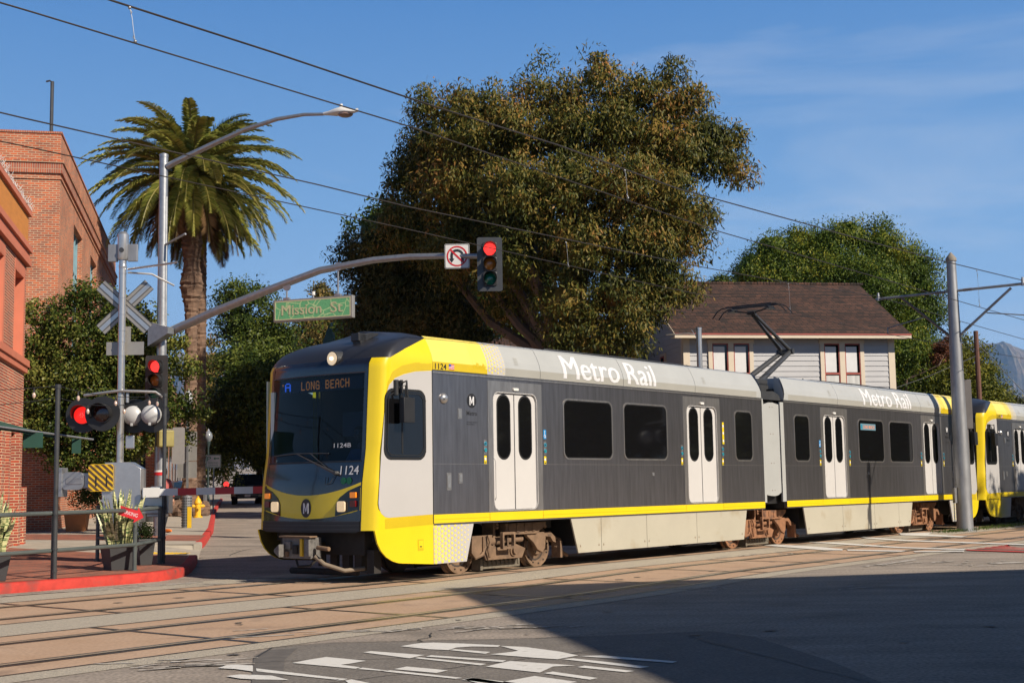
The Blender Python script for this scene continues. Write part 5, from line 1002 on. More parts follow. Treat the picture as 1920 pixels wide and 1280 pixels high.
    def seg(u0, u1, m, h=.075):
        a = A0 + dirv * u0; c = A0 + dirv * u1; o_ = Vector((0, .02, 0)); b.add([a - Z * h - o_, c - Z * h - o_, c + Z * h - o_, a + Z * h - o_, a - Z * h + o_, c - Z * h + o_, c + Z * h + o_, a + Z * h + o_], [(0, 1, 2, 3), (7, 6, 5, 4), (0, 4, 5, 1), (3, 2, 6, 7), (0, 3, 7, 4), (1, 5, 6, 2)], m)
    seg(-.08, .20, 0, .085); u = .20; mm_ = 1
    for w_ in (.32, .32, .33, .33, .33, .33, .33, .33, .33, .33, .33, .33, .33, .33, .33, .33, .33, .33): seg(u + .001, u + w_, mm_, .062); u += w_; mm_ = 2 if mm_ == 1 else 1
    b.build('gate_arm', [M['white'], mat('silver reflective tape', (.78, .78, .76), .4, .0, var=.06), M['sredr']], t, smooth=0)
    b = MB(); a = A0 + dirv * 1.36 + Z * .11; b.ball(a, .05, 12, 0, (1, .7, 1)); b.cyl(a - Z * .06, a + Z * 0, .03, n=8, m=1); b.tube([A0 + dirv * u_ + Z * (.075 + .006 * (k % 2)) for k, u_ in enumerate([1.75 + .06 * j for j in range(12)])], .008, 5, 1); b.build('arm_lamp', [M['redlamp'], M['black']], t)
    return t
cg = Vector((-7.07, 24.0, gz(-7.07, 24)))
crossing(cg, .0, 'silver railway crossing mast with crossbuck, red flashers and lowered striped gate')
crossing(Vector((13.75, 30.1, .15)), math.pi * .72, 'silver railway crossing mast standing right of the picture, its shadow on the train side', True)
# ---- rail fence round the corner
def rp(x, y): return Vector((x, y, gz(x, y)))
FP = [rp(-7.9, 18.6), rp(-6.98, 20.35), rp(-6.2, 21.95), rp(-6.26, 23.7)]
t = thing('pipe_railing', 'grey painted two rail pipe fence along the kerb of the paved corner', 'railing', FP[1]); o_ = FP[1]
for i, (za, nm) in enumerate(((.98, 'top_rail'), (.42, 'lower_rail'))):
    b = MB(); b.tube([Vector((-10.2, 15.6, .15 + za)) - o_, Vector((-9.0, 17.0, .15 + za)) - o_] + [p + Z * za - o_ for p in FP] + [rp(-7.6, 24.5) + Z * za - o_], .034, 10); b.build(nm, M['railp'] if 'railp' in M else M.setdefault('railp', mat('grey green pipe paint', (.09, .105, .10), .38, var=.12, vs=8)), t)
for p in FP[0:4] + [rp(-7.6, 24.5)]:
    b = MB(); b.cyl(p - o_, p + Z * .99 - o_, .034, n=10); b.cyl(p - o_, p + Z * .02 - o_, .06, n=10); b.build('fence_post', M['railp'], t)
for lb, p, h in (('slim dark grey pole for the string lights at the left, clamped to the railing', rp(-6.94, 20.30), 2.93), ('slim dark string light pole at the right end of the railing, by the rounded kerb', rp(-6.22, 23.8), 3.0)):
    b = MB(); b.cyl((0, 0, 0), (0, 0, h), .036, n=12); b.lathe([(.045, h - .06), (.045, h)], n=12)
    for z in (.1, .43, .95): b.lathe([(.045, z), (.045, z + .03)], n=10)
    tag(b.build('string_light_pole', M['darkgrey'], loc=p), lb, 'pole')
A_ = [Vector((-9.5, 15.2, 2.75)), Vector((-6.94, 20.3, 3.06)), Vector((-6.22, 23.8, 3.16))]
for k, (lb, dz, sag) in enumerate((('sagging cord of small clear bulbs in front of the left brick wall, upper one', 0, .10), ('sagging cord of small clear bulbs in front of the left brick wall, lower one', -.18, .16))):
    t = thing('string_lights', lb, 'string lights', A_[0]); b = MB(); pts = []
    for a, c in zip(A_, A_[1:]):
        for i in range(13): u = i / 12; pts.append(a.lerp(c, u) + Z * (dz * (1 - (u if c is A_[2] else 0)) - sag * 4 * u * (1 - u)))
    b.tube([p - A_[0] for p in pts], .006, 5); b.build('cord', M['black'], t)
    for i in range(3 + k, len(pts), 4):
        p = pts[i] - A_[0]; b = MB(); b.cyl(p - Z * .01, p - Z * .07, .014, n=8, m=1); b.lathe([(.012, -.07), (.026, -.10), (.028, -.12), (.015, -.15), (.003, -.155)][::-1], p, 10, 0); b.build('bulb', [mat('bulb glass', (.62, .45, .36), .1, coat=1, var=0) if 'bg' not in M else M['bg'], M['black']], t)
# parking arrows on the rail
for lb, c, rz, w, dr, sc_ in (('small red PARKING arrow sign on the railing in front of the tall potted plants', (-6.22, 21.78, gz(-6.2, 21.9) + .93), .25, .36, 1, 1.), ('small red arrow sign cut off by the left edge, on the railing', (-7.72, 19.02, gz(-7.7, 19) + .90), .9, .40, 1, 1.15)):
    t = thing('arrow_sign', lb, 'sign', c, rz + (0 if c[0] > -7 else -.3)); p = [(-.20, -.075), (.08, -.075), (.08, -.13), (.21, 0), (.08, .13), (.08, .075), (-.20, .075), (-.17, 0)]
    ang = -.32 if c[0] > -7 else .22; p = [(sc_ * (x * math.cos(ang) - z * math.sin(ang)), sc_ * (x * math.sin(ang) + z * math.cos(ang))) for x, z in p]
    b = MB(); b.prism(p, (0, -.045, 0), X, Z, .006, 0); b.build('arrow_plate', mat('red plastic', (.62, .02, .025), .4), t, smooth=0)
    b = MB(); U_ = Vector((math.cos(ang), 0, math.sin(ang))); b.text('PARKING', Vector((0, -.053, 0)) + U_ * (-.16 * sc_) - Vector((-math.sin(ang), 0, math.cos(ang))) * .03 * sc_, U_, Vector((-math.sin(ang), 0, math.cos(ang))), .06 * sc_, .27 * sc_, 0); b.build('lettering', M['wht'], t, smooth=0)
# ---- planters
M['pot'] = mat('dark grey planter', (.045, .047, .05), .55, var=.12, vs=3, bump=.05)
def pot(c, wt, wb, h, rz, name, lb, cat='planter', m=None, grp=None):
    t = thing(name, lb, cat, c, rz, grp); b = MB(); q = []
    for w, z in ((wb, 0), (wt, h), (wt - .04, h), (wt - .06, h - .06)): q.append([(s_ * w / 2, s2_ * w / 2, z) for s_, s2_ in ((-1, -1), (1, -1), (1, 1), (-1, 1))])
    b.loft(q); b.build('planter_box', m or M['pot'], t, smooth=0, bevel=.012)
    b = MB(); b.box(-wt / 2 + .03, wt / 2 - .03, -wt / 2 + .03, wt / 2 - .03, h - .1, h - .05); b.build('soil', mat('soil', (.05, .035, .02), .95), t, smooth=0); return t
sn = leaf_mat('sword leaves', [(.03, .06, .02), (.42, .40, .16), (.10, .14, .05), (.60, .55, .27)], .45, .15)
def sword(t, n, h, r, sd):
    rd = random.Random(sd)
    for k in range(n):
        b = MB()
        a = rd.uniform(0, 6.28); rr = r * math.sqrt(rd.random()); x, y = rr * math.cos(a), rr * math.sin(a); H_ = h * rd.uniform(.55, 1.12) * (1.15 - .35 * rr / r); ln = .16 * rr / r + rd.uniform(0, .08); tw = rd.uniform(0, 3.1); w0 = rd.uniform(.028, .042)
        n_ = 9; A2 = []; B2 = []
        for i in range(n_ + 1):
            u = i / n_; w = w0 * (.75 + .5 * u) * (1 - u ** 4) + .001; tt_ = tw + u * rd.uniform(.3, .9); p = Vector((x + math.cos(a) * ln * u ** 1.6 * h * 1.2 + .01 * math.sin(7 * u + k), y + math.sin(a) * ln * u ** 1.6 * h * 1.2, H_ * u)); o2 = Vector((math.cos(tt_), math.sin(tt_), 0)) * w; A2.append(p - o2); B2.append(p + o2)
        b.add(A2 + B2, [(i, i + 1, n_ + 2 + i, n_ + 1 + i) for i in range(n_)]); yield b
ms = bpy.data.materials.new('snake plant leaf'); ms.use_nodes = True; q_ = ms.node_tree; bs_ = q_.nodes['Principled BSDF']; cc_ = q_.nodes.new('ShaderNodeTexCoord'); mp_ = q_.nodes.new('ShaderNodeMapping'); mp_.inputs['Scale'].default_value = (6, 6, 34); nz = q_.nodes.new('ShaderNodeTexNoise'); nz.inputs['Scale'].default_value = 1.3; nz.inputs['Detail'].default_value = 3; rr_ = q_.nodes.new('ShaderNodeValToRGB'); gm = q_.nodes.new('ShaderNodeNewGeometry')
e = rr_.color_ramp.elements; e[0].position = .42; e[0].color = (.07, .12, .035, 1); e[1].position = .56; e[1].color = (.55, .52, .26, 1); q_.links.new(cc_.outputs['Object'], mp_.inputs[0]); q_.links.new(mp_.outputs[0], nz.inputs['Vector']); q_.links.new(nz.outputs['Fac'], rr_.inputs['Fac']); q_.links.new(rr_.outputs[0], bs_.inputs['Base Color']); bs_.inputs['Roughness'].default_value = .45
for i, (c, wt, wb, h, rz, n, ph, lb) in enumerate([((-6.53, 22.2), .50, .37, .42, .62, 60, .98, 'square dark planter with tall variegated snake plants behind the railing, centre one'), ((-7.78, 19.95), .54, .4, .42, .5, 52, .85, 'square dark planter with snake plants cut off by the left edge')]):
    t = pot(Vector((c[0], c[1], gz(*c))), wt, wb, h, rz, 'snake_plant_planter', lb, 'potted plant', grp='square dark planters at the kerb')
    B = MB()
    for b in sword(t, n, ph, .20, 3 + i): B.add(b.v, b.f)
    B.M = None
    for k in range(len(B.v)): B.v[k] = (B.v[k][0], B.v[k][1], B.v[k][2] + h - .08)
    B.build('leaves', ms, t)
sh = leaf_mat('dark shrub leaves', [(.010, .02, .006), (.03, .045, .012), (.05, .065, .02)])
def ballpts(n, c, r, sd, sc=(1, 1, 1), surf=.6):
    g = np.random.default_rng(sd); v = g.normal(size=(n, 3)); v /= np.linalg.norm(v, axis=1)[:, None]; v *= (surf + (1 - surf) * g.random((n, 1))) * r; return v * np.array(sc) + np.array(c)
t = pot(Vector((-6.42, 23.35, gz(-6.4, 23.4))), .30, .2, .45, .5, 'small_shrub_planter', 'narrow dark planter with a small dark shrub, just left of the corner pole', 'potted plant')
leaf_mesh('foliage', ballpts(900, (0, 0, .58), .17, 5, (1, 1, 1.1), .2), .05, .02, sh, t, seed=2)
gb = leaf_mat('bush leaves', [(.03, .055, .012), (.09, .13, .03), (.16, .18, .05)])
t = pot(Vector((-12.35, 37.9, gz(-12.3, 37.9))), .62, .5, .52, .15, 'terracotta_planter', 'square orange terracotta planter with a bushy green shrub against the brick wall', 'potted plant', m=mat('terracotta', (.60, .22, .07), .7, var=.1))
leaf_mesh('foliage', np.vstack([ballpts(2600, (.35, 0, 1.0), .62, 6, (1.1, .8, .8), .2), ballpts(1400, (.2, 0, 1.5), .4, 7, (1, 1, 1), .2), ballpts(1400, (.8, -.1, .55), .45, 8, (1, 1, .9), .2)]), .085, .03, gb, t, seed=3)
# ---- hydrant
hy = rp(-11.7, 49.6); M['hyd'] = mat('yellow hydrant paint', (.85, .47, .02), .5, var=.08)
t = thing('fire_hydrant', 'yellow fire hydrant on the pavement beside the palm trunks', 'fire hydrant', hy, .3)
b = MB(); b.lathe([(.17, 0), (.17, .05), (.115, .06), (.11, .50), (.14, .52), (.14, .56), (.12, .60), (.09, .68), (.04, .74), (.04, .78), (.01, .79)], n=16); b.build('barrel', M['hyd'], t)
for p, q in (((.1, 0, .42), (.22, 0, .42)), ((-.1, 0, .42), (-.2, 0, .42)), ((0, -.1, .35), (0, -.21, .35))):
    b = MB(); b.cyl(p, q, .065, n=12); b.cyl(q, Vector(q) + (Vector(q) - Vector(p)) * .3, .035, n=6); b.build('outlet_cap', M['hyd'], t)
# ---- sign post with perforated base sleeve and blank sign backs
sp_ = rp(-9.75, 39.95)
t = thing('sign_post', 'lamp post with perforated grey sleeve and yellow tape, holding two blank sign backs', 'sign post', sp_)
b = MB(); b.box(-.03, .03, -.03, .03, 0, 3.4); b.build('post', M['galv'], t, smooth=0)
b = MB(); b.lathe([(.05, 3.38), (.10, 3.55), (.12, 3.66), (.10, 3.68)], n=14); b.build('lamp_cap', mat('dark green lamp cap', (.05, .09, .09), .45), t); b = MB(); b.lathe([(.09, 3.68), (.15, 3.78), (.15, 3.9), (.09, 4.02), (.03, 4.1)], n=14); b.build('lamp_globe', mat('pale glass globe', (.45, .46, .48), .3, var=.05), t)
b = MB(); b.lathe([(.15, 0), (.15, .95)], n=18); b.build('sleeve', M['galv2'], t); b = MB()
for k in range(11):
    for a in range(-70, 80, 20): an = R(a - 90); b.box(.151 * math.cos(an) - .013, .151 * math.cos(an) + .013, .151 * math.sin(an) - .013, .151 * math.sin(an) + .013, .06 + k * .08, .085 + k * .08)
b.build('perforation', M['black'], t, smooth=0); b = MB(); b.box(.05, .165, -.16, -.10, 0, .62); b.build('yellow_tape', M['syel'], t, smooth=0)
b = MB(); b.prism(rrect(-.31, .27, 1.98, 2.85, .03, 3), (0, .06, 0), X, Z, .01); b.build('sign_back', M['signback'], t, smooth=0); b = MB(); b.prism(rrect(-.31, .27, 1.47, 1.96, .03, 3), (0, .06, 0), X, Z, .01); b.build('sign_back', M['signback'], t, smooth=0)
# ---- globe street lamps
def globe(loc, lb, h, s=1.):
    t = thing('globe_street_lamp', lb, 'street lamp', loc, ); m = M.setdefault('lampgreen', mat('dark green lamp paint', (.03, .05, .05), .45))
    b = MB(); b.lathe([(.13 * s, 0), (.12 * s, .3), (.07 * s, .6), (.05 * s, 1), (.045 * s, h - .3), (.09 * s, h - .15), (.12 * s, h - .02), (.1 * s, h)], n=14); b.build('post', m, t)
    b = MB(); b.lathe([(.1 * s, h), (.19 * s, h + .14), (.2 * s, h + .26), (.13 * s, h + .42), (.05 * s, h + .5), (.05 * s, h + .54), (.01, h + .6)], n=16); b.build('globe', mat('milky globe', (.22, .24, .27), .2, var=.03, coat=.3), t)
globe(rp(-14.4, 63.0), 'globe street lamp in shade right of the palm trunks', 3.15, 1.)
t = thing('parking_sign', 'small white and green parking garage sign with an arrow, in shade right of the palms', 'sign', rp(-12.4, 55.2), .05)
b = MB(); b.prism(rrect(-.31, .31, 1.86, 2.40, .03, 3), (0, 0, 0), X, Z, .01); b.build('sign_plate', M['white'], t, smooth=0)
gm_ = mat('sign green', (.01, .22, .10), .5); b = MB(); b.text('P', (-.25, -.012, 2.14), X, Z, .19, .15, 0); ring_prism(b, rrect(-.295, .295, 1.875, 2.385, .03, 3), rrect(-.275, .275, 1.895, 2.365, .03, 3), (0, -.011, 0), X, Z, .002); b.prism([(.0, 2.24), (.08, 2.30), (.08, 2.26), (.24, 2.26), (.24, 2.22), (.08, 2.22), (.08, 2.18)], (0, -.012, 0), X, Z, .002); b.text('PARKING', (-.22, -.012, 2.03), X, Z, .07, .42); b.text('GARAGE', (-.22, -.012, 1.93), X, Z, .07, .42); b.build('lettering', gm_, t, smooth=0)
b = MB(); b.cyl((0, .03, 0), (0, .03, 2.4), .03, n=8); b.build('post', M['galv2'], t)
b = MB(); b.box(-.03, .03, -.03, .03, 0, 1.1); b.box(-.07, .07, -.02, .02, .0, .85, 0); tag(b.build('perforated_post', M['galv2'], smooth=0, loc=rp(-12.1, 52.5)), 'short perforated metal post behind the hydrant, against the palm trunk', 'post')
# ================================================================ BUILDINGS
GA = R(12.5)
M['brick'] = brick_mat('orange red brick', (.62, .14, .045), (.27, .10, .065), (.55, .40, .27), .2, .066, .0115, bias=-.1)
M['brick2'] = brick_mat('deep red brick', (.52, .075, .03), (.24, .055, .045), (.66, .50, .33), .2, .0635, .0095)
M['soldier'] = brick_mat('soldier course brick', (.50, .13, .06), (.32, .10, .07), (.5, .38, .27), .064, .3, .0085, offset=0)
M['salmon'] = mat('salmon painted trim', (.60, .19, .11), .7, var=.08, vs=2)
M['orange'] = mat('ochre orange panel', (.62, .24, .05), .7, var=.12, vs=2, stretch=(1, 1, 5))
M['frameblue'] = mat('pale blue window frame', (.22, .38, .44), .5); M['wglass'] = mat('building glass', (.02, .03, .04), .05, var=0)
t = thing('brick_shop_building', 'deep red brick building with salmon trim and ochre parapet, cut off by the left edge', 'building', (-11.42, 31.05, .1), GA); T = t
b = MB()
def wall_x(b, y0, y1, z0, z1, holes, m=0, th=.35):   # wall on the x = 0 plane, outside +x, with rectangular openings
    ys = sorted(set([y0, y1] + [h[0] for h in holes] + [h[1] for h in holes]))
    for a, c in zip(ys, ys[1:]):
        hs = sorted([(h[2], h[3]) for h in holes if h[0] <= a and h[1] >= c]); z = z0
        for h0, h1 in hs:
            if h0 > z: b.box(-th, 0, a, c, z, h0, m)
            z = h1
        if z < z1: b.box(-th, 0, a, c, z, z1, m)
H1 = [(-1.82, -.40, 4.45, 6.35), (-5.6, -3.4, 4.45, 6.35), (-2.3, -1.1, .3, 2.7), (-5.8, -3.0, .3, 2.7)]
wall_x(b, -6.2, 0, -.3, 6.95, H1); b.box(-4, -.36, -6.2, 0, -.3, 6.94); b.build('wall', M['brick2'], t, smooth=0)
b = MB(); b.box(-.33, .02, -6.2, .02, 7.13, 7.86); b.build('parapet_panel', M['orange'], t, smooth=0)
b = MB(); b.box(-.3, .10, -6.2, .1, 6.66, 6.80); b.box(-.3, .06, -6.2, .06, 6.80, 6.98); b.box(-.3, .12, -6.2, .12, 6.98, 7.13); b.box(-.3, .09, -6.2, .09, 7.86, 8.0); b.build('cornice', M['salmon'], t, smooth=0, bevel=.01)
b = MB(); b.box(-.3, .07, -6.2, .07, 4.14, 4.28); b.box(-.3, .11, -6.2, .11, 4.28, 4.44); b.build('sill_band', M['salmon'], t, smooth=0, bevel=.01)
for h in H1[:2]:
    b = MB(); b.box(-.3, -.27, h[0], h[1], h[2], h[3]); b.box(-.27, .012, h[0] - .0, h[0] + .03, h[2], h[3]); b.box(-.27, .012, h[1] - .03, h[1], h[2], h[3]); b.box(-.27, .012, h[0], h[1], h[3] - .03, h[3]);  b.box(.001, .014, h[1], h[1] + .16, h[2], h[3] + .22); b.box(.001, .014, h[0], h[1], h[3], h[3] + .22)
    b.box(-.20, .005, h[0] + .9, h[1] - .10, h[3] - .6, h[3] - .03, 1) if False else None; b.build('window_niche', M['salmon'], t, smooth=0)
for h in H1[2:]: b = MB(); b.box(-.34, -.3, h[0], h[1], h[2], h[3]); b.build('shop_window', M['wglass'], t, smooth=0)
b = MB(); b.box(.0, .08, -2.55, -2.3, .1, 2.9); b.box(.0, .1, -1.1, -.75, .1, 2.9); b.box(0, .12, -.35, 0, -.2, 1.5); b.build('pilaster', M['brick2'], t, smooth=0)
b = MB(); rd = random.Random(4)
for k in range(50): y = -.12 * k; b.cyl((.1, y, 7.99), (.1 + rd.uniform(-.06, .1), y + rd.uniform(-.04, .04), 8.05 + rd.uniform(0, .08)), .005, n=4); b.ball((.1 + rd.uniform(-.04, .06), y, 8.04), .012, 6)
tag(b.build('fairy_light_string', M['white'], smooth=0, loc=(-11.42, 31.05, .1), rz=GA), 'white fairy lights running along the top of the ochre parapet', 'string lights')
b = MB(); rd = random.Random(8)
t = thing('brick_corner_building', 'tall orange brick building with stepped cornice and deep window bays, behind the street tree', 'building', (-13.05, 38.0, .3), GA); T = t
W_ = [(3.9, 6.6, 4.9, 9.66), (9.6, 12.1, 4.9, 9.66), (15.4, 18.0, 4.9, 9.66)]
b = MB(); wall_x(b, 0, 21.5, -.3, 11.56, W_ + [(w[0], w[1], .4, 3.4) for w in W_], th=.45); b.box(-16, -.45, 0, .45, -.3, 11.56); b.box(-16, -.5, .5, 21.4, -.3, 11.0, 0); b.build('wall', M['brick'], t, smooth=0)
b = MB(); b.box(-16, .06, -.06, 21.5, 10.38, 10.68); b.build('cornice', M['soldier'], t, smooth=0); b = MB(); b.box(-16, .10, -.10, 21.5, 10.68, 10.75); b.box(-16, .035, -.035, 21.5, 10.2, 10.27); b.build('cornice_ledge', M['brick'], t, smooth=0)
b = MB(); b.box(-16, .03, -.03, 21.5, 11.56, 11.62); b.build('coping', M['soldier'], t, smooth=0)
for w in W_:
    b = MB(); b.box(-.24, -.22, w[0], w[1], w[2], w[3], 1)
    for y in (w[0] + .04, (w[0] + w[1]) / 2, w[1] - .04, w[0] + .04 + (w[1] - w[0]) / 4, w[1] - .04 - (w[1] - w[0]) / 4): b.box(-.22, -.15, y - .035, y + .035, w[2], w[3], 0)
    for z in (w[2] + .03, w[2] + 1.2, w[2] + 2.4, w[2] + 3.5, w[3] - .03): b.box(-.22, -.16, w[0], w[1], z - .03, z + .03, 0)
    b.build('window', [M['frameblue'], M['wglass']], t, smooth=0)
    b = MB(); b.box(-.44, -.40, w[0], w[1], .4, 3.4); b.build('shop_window', M['wglass'], t, smooth=0)
b = MB(); b.cyl((0, 0, 0), (0, 0, 1.3), .045, n=8); b.cyl((0, 0, 1.3), (0, 0, 2.95), .06, n=8); b.tube([(0, 0, 2.9), (-.08, 0, 2.98), (-.2, 0, 2.95)], .03, 6)
tag(b.build('roof_vent_pipe', M['darkgrey'], loc=(-14.75, 42.0, 11.75)), 'thin dark vent pipe on the roof of the tall brick building', 'pipe')
t = thing('brick_arcade_building', 'lower brick building with dark openings, in shade behind the tree and the light pole', 'building', (-13.05, 38.0, .3), GA)
b = MB(); b.box(-8, 2.2, 21.6, 60, -.2, 6.8); b.build('wall', M['brick'], t, smooth=0)
for y in range(23, 58, 5): b = MB(); b.box(2.2, 2.23, y, y + 3, .3, 3.6); b.build('opening', M['wglass'], t, smooth=0)
for x in (-1.6, .2): b = MB(); b.box(x, x + 1.2, 21.57, 21.6, .2, 3.2); b.build('opening', M['wglass'], t, smooth=0)
M['lampblue'] = mat('blue enamel', (.06, .22, .38), .3)
for i, (x, z, lb) in enumerate(((.75, 5.75, 'blue gooseneck wall lamp right of the crossing mast'), (1.55, 4.7, 'blue gooseneck wall lamp in shade behind the light pole'))):
    b = MB(); a_ = Vector((0, 0, 0)); b.tube([a_, (0, -.35, .25), (0, -.6, .2), (0, -.65, 0)], .03, 6); b.lathe([(.32, -.2), (.28, -.15), (.12, -.05), (.06, .05)], (0, -.65, 0), 14); w = Matrix.Rotation(GA, 4, 'Z') @ Vector((x, 21.5, z)); b.build('wall_lamp', M['lampblue'], loc=Vector((-13.05, 38.0, .3)) + w, rz=GA); tag(bpy.data.objects[b and col.objects[-1].name], lb, 'wall lamp')
# awning by the left wall
t = thing('awning', 'dark green awning with hanging flaps reaching out from the left brick building', 'awning', (-9.3, 23.4, 2.62)); M['canvas'] = mat('green canvas', (.015, .07, .05), .8, var=.15)
b = MB(); A0 = Vector((-.5, -1.5, .12)); A1 = Vector((.62, 1.9, -.10)); b.add([A0, A1, A1 + Vector((-2.2, 1.2, .55)), A0 + Vector((-2.2, 0, .55)), A0 - Z * .04, A1 - Z * .04, A1 + Vector((-2.2, 1.2, .51)), A0 + Vector((-2.2, 0, .51))], [(0, 1, 2, 3), (7, 6, 5, 4), (0, 4, 5, 1), (1, 5, 6, 2), (3, 2, 6, 7), (0, 3, 7, 4)]); b.build('canvas', M['canvas'], t, smooth=0)
b = MB(); b.tube([A0, A1 + Vector((.4, 1.0, -.04))], .02, 6); b.build('front_bar', M['galv2'], t)
for k, (u, w) in enumerate(((.82, .27), (1.18, .09))):
    c = A0.lerp(A1, u); d = Vector((1, .1, 0)).normalized(); b = MB(); b.prism([(-w / 2 - .04, -.28), (w / 2 + .04, -.28), (w / 2 + .04, 0), (-w / 2 - .04, 0)], c, d, Z, .012, 0)
    if k == 0: b.prism([(-.035, -.22), (.065, -.22), (.065, -.06), (-.035, -.06)], c - Vector((0, .002, 0)), d, Z, -.006, 1)
    b.build('flap', [M['canvas'], M['white']], t, smooth=0)
# corner block outside the picture that shades the road
t = thing('corner_block_building', 'flat roofed building right of the picture, throwing the big shadow on the road', 'building', (10.25, 10.4, 0), GA)
b = MB(); b.box(0, 34, -26, 0, -.1, 9.55); b.build('wall', M['brick'], t, smooth=0); b = MB(); b.box(-.04, 34.04, -26.04, .04, 9.55, 10.0); b.build('parapet', M['salmon'], t, smooth=0)
for z in (1.2, 5.6):
    for k in range(8): b = MB(); b.box(1.5 + 4 * k, 4 + 4 * k, .001, .04, z, z + 2.4); b.build('window', M['wglass'], t, smooth=0)
    for k in range(6): b = MB(); b.box(-.04, -.001, -3.5 - 4 * k, -1.2 - 4 * k, z, z + 2.4); b.build('window', M['wglass'], t, smooth=0)
# ---- house
hs = Vector((6.62, 51.3, .2)); HR = R(9.5)
t = thing('clapboard_house', 'pale grey clapboard house with brown shingle roof behind the train', 'house', hs, HR)
M['clap'] = mat('pale grey clapboard', (.46, .46, .475), .6, var=.05, vs=1.5); M['creamtrim'] = mat('cream trim', (.68, .58, .45), .55, var=.04); M['redtrim'] = mat('brick red sash', (.36, .07, .05), .5)
EV, RG, DP, WD = 7.15, 9.5, 8.2, 8.65
b = MB(); z = 0; 
while z < EV - .02:
    h = min(.205, EV - z); b.prism([(0, 0), (-.03, 0), (-.006, h), (0, h)], (.06, 0, z), (0, 1, 0), (0, 0, 1), WD - .12); b.prism([(0, 0), (-.03, 0), (-.006, h), (0, h)], (0, DP - .06, z), (1, 0, 0), (0, 0, 1), DP - .12) if False else None; z += .205
b.box(.0, WD, .0, DP, 0, EV); b.build('front_wall', M['clap'], t, smooth=0)
b = MB(); z = 0
while z < RG - .3:
    h = .205; w0 = 0 if z < EV - .2 else (z - EV + .3) / (RG - EV) * (DP / 2); w1 = DP - w0
    if w1 - w0 > .2: b.box(-.03, -.001, w0 + .05, w1 - .05, z, z + .197)
    z += h
b.prism([(0, EV), (DP, EV), (DP / 2, RG)], (0, 0, 0), (0, 1, 0), (0, 0, 1), WD); b.build('gable_wall', M['clap'], t, smooth=0)
ms2 = brick_mat('cedar shingles', (.115, .050, .032), (.022, .012, .010), (.010, .007, .006), .26, .17, .02, bias=.0)
b = MB(); ov_ = .55; sl = (RG - EV) / (DP / 2)
for s_ in (0, 1):
    n = 34
    for k in range(n):
        u0, u1 = k / n, (k + 1) / n; Y0 = -ov_ + (DP / 2 + ov_) * u0; Y1 = -ov_ + (DP / 2 + ov_) * (u1 + .15 / n); f = (lambda y: y) if s_ == 0 else (lambda y: DP - y); z0 = EV + sl * Y0 + .12; z1 = EV + sl * Y1 + .12
        b.add([(-.5, f(Y0), z0 + .03), (WD + .5, f(Y0), z0 + .03), (WD + .5, f(Y1), z1), (-.5, f(Y1), z1), (-.5, f(Y0), z0 - .03), (WD + .5, f(Y0), z0 - .03), (WD + .5, f(Y1), z1 - .06), (-.5, f(Y1), z1 - .06)], [(0, 1, 2, 3), (7, 6, 5, 4), (4, 5, 1, 0), (5, 6, 2, 1), (7, 4, 0, 3)] if s_ == 0 else [(3, 2, 1, 0), (4, 5, 6, 7), (0, 1, 5, 4), (1, 2, 6, 5), (3, 0, 4, 7)])
b.build('shingle_roof', ms2, t, smooth=0)
b = MB(); rd = random.Random(2)
for k in range(70): x = -.5 + k * .14; b.box(x, x + .125, DP / 2 - .13, DP / 2 + .13, RG + .10, RG + .165 + rd.uniform(0, .03))
b.build('ridge', ms2, t, smooth=0)
b = MB(); ez = EV - sl * ov_ + .0; b.box(-.5, WD + .5, -ov_ - .04, -ov_, ez - .06, ez + .10, 0); b.box(-.5, WD + .5, -ov_ - .06, -ov_ - .04, ez + .06, ez + .12, 1); b.box(-.5, WD + .5, -ov_, 0, ez - .03, ez - .0, 0)
b.prism([(-ov_, ez - .02), (DP / 2, RG - .02), (DP / 2, RG + .12), (-ov_, ez + .13)], (-.52, 0, 0), (0, 1, 0), (0, 0, 1), .04, 0); b.prism([(DP + ov_, ez - .02), (DP / 2, RG - .02), (DP / 2, RG + .12), (DP + ov_, ez + .13)], (-.52, 0, 0), (0, 1, 0), (0, 0, 1), .04, 0); b.build('eaves_trim', [M['creamtrim'], M['redtrim']], t, smooth=0)
b = MB()
for x in (0, WD - .22): b.box(x - .02, x + .24, -.05, .0, 0, EV - .02)
b.box(-.05, -.0, 0, .2, 0, EV - .05); b.box(-.02, .25, -.06, -.05, EV - .3, EV - .2, 1); b.box(WD - .25, WD + .03, -.06, -.05, EV - .3, EV - .2, 1); b.build('corner_board', [M['creamtrim'], M['redtrim']], t, smooth=0)
M['blind'] = mat('white blind', (.72, .72, .72), .8, var=.04); M['curtain'] = mat('white curtain', (.62, .62, .6), .9, var=.25, vs=1.2, stretch=(9, 1, .2))
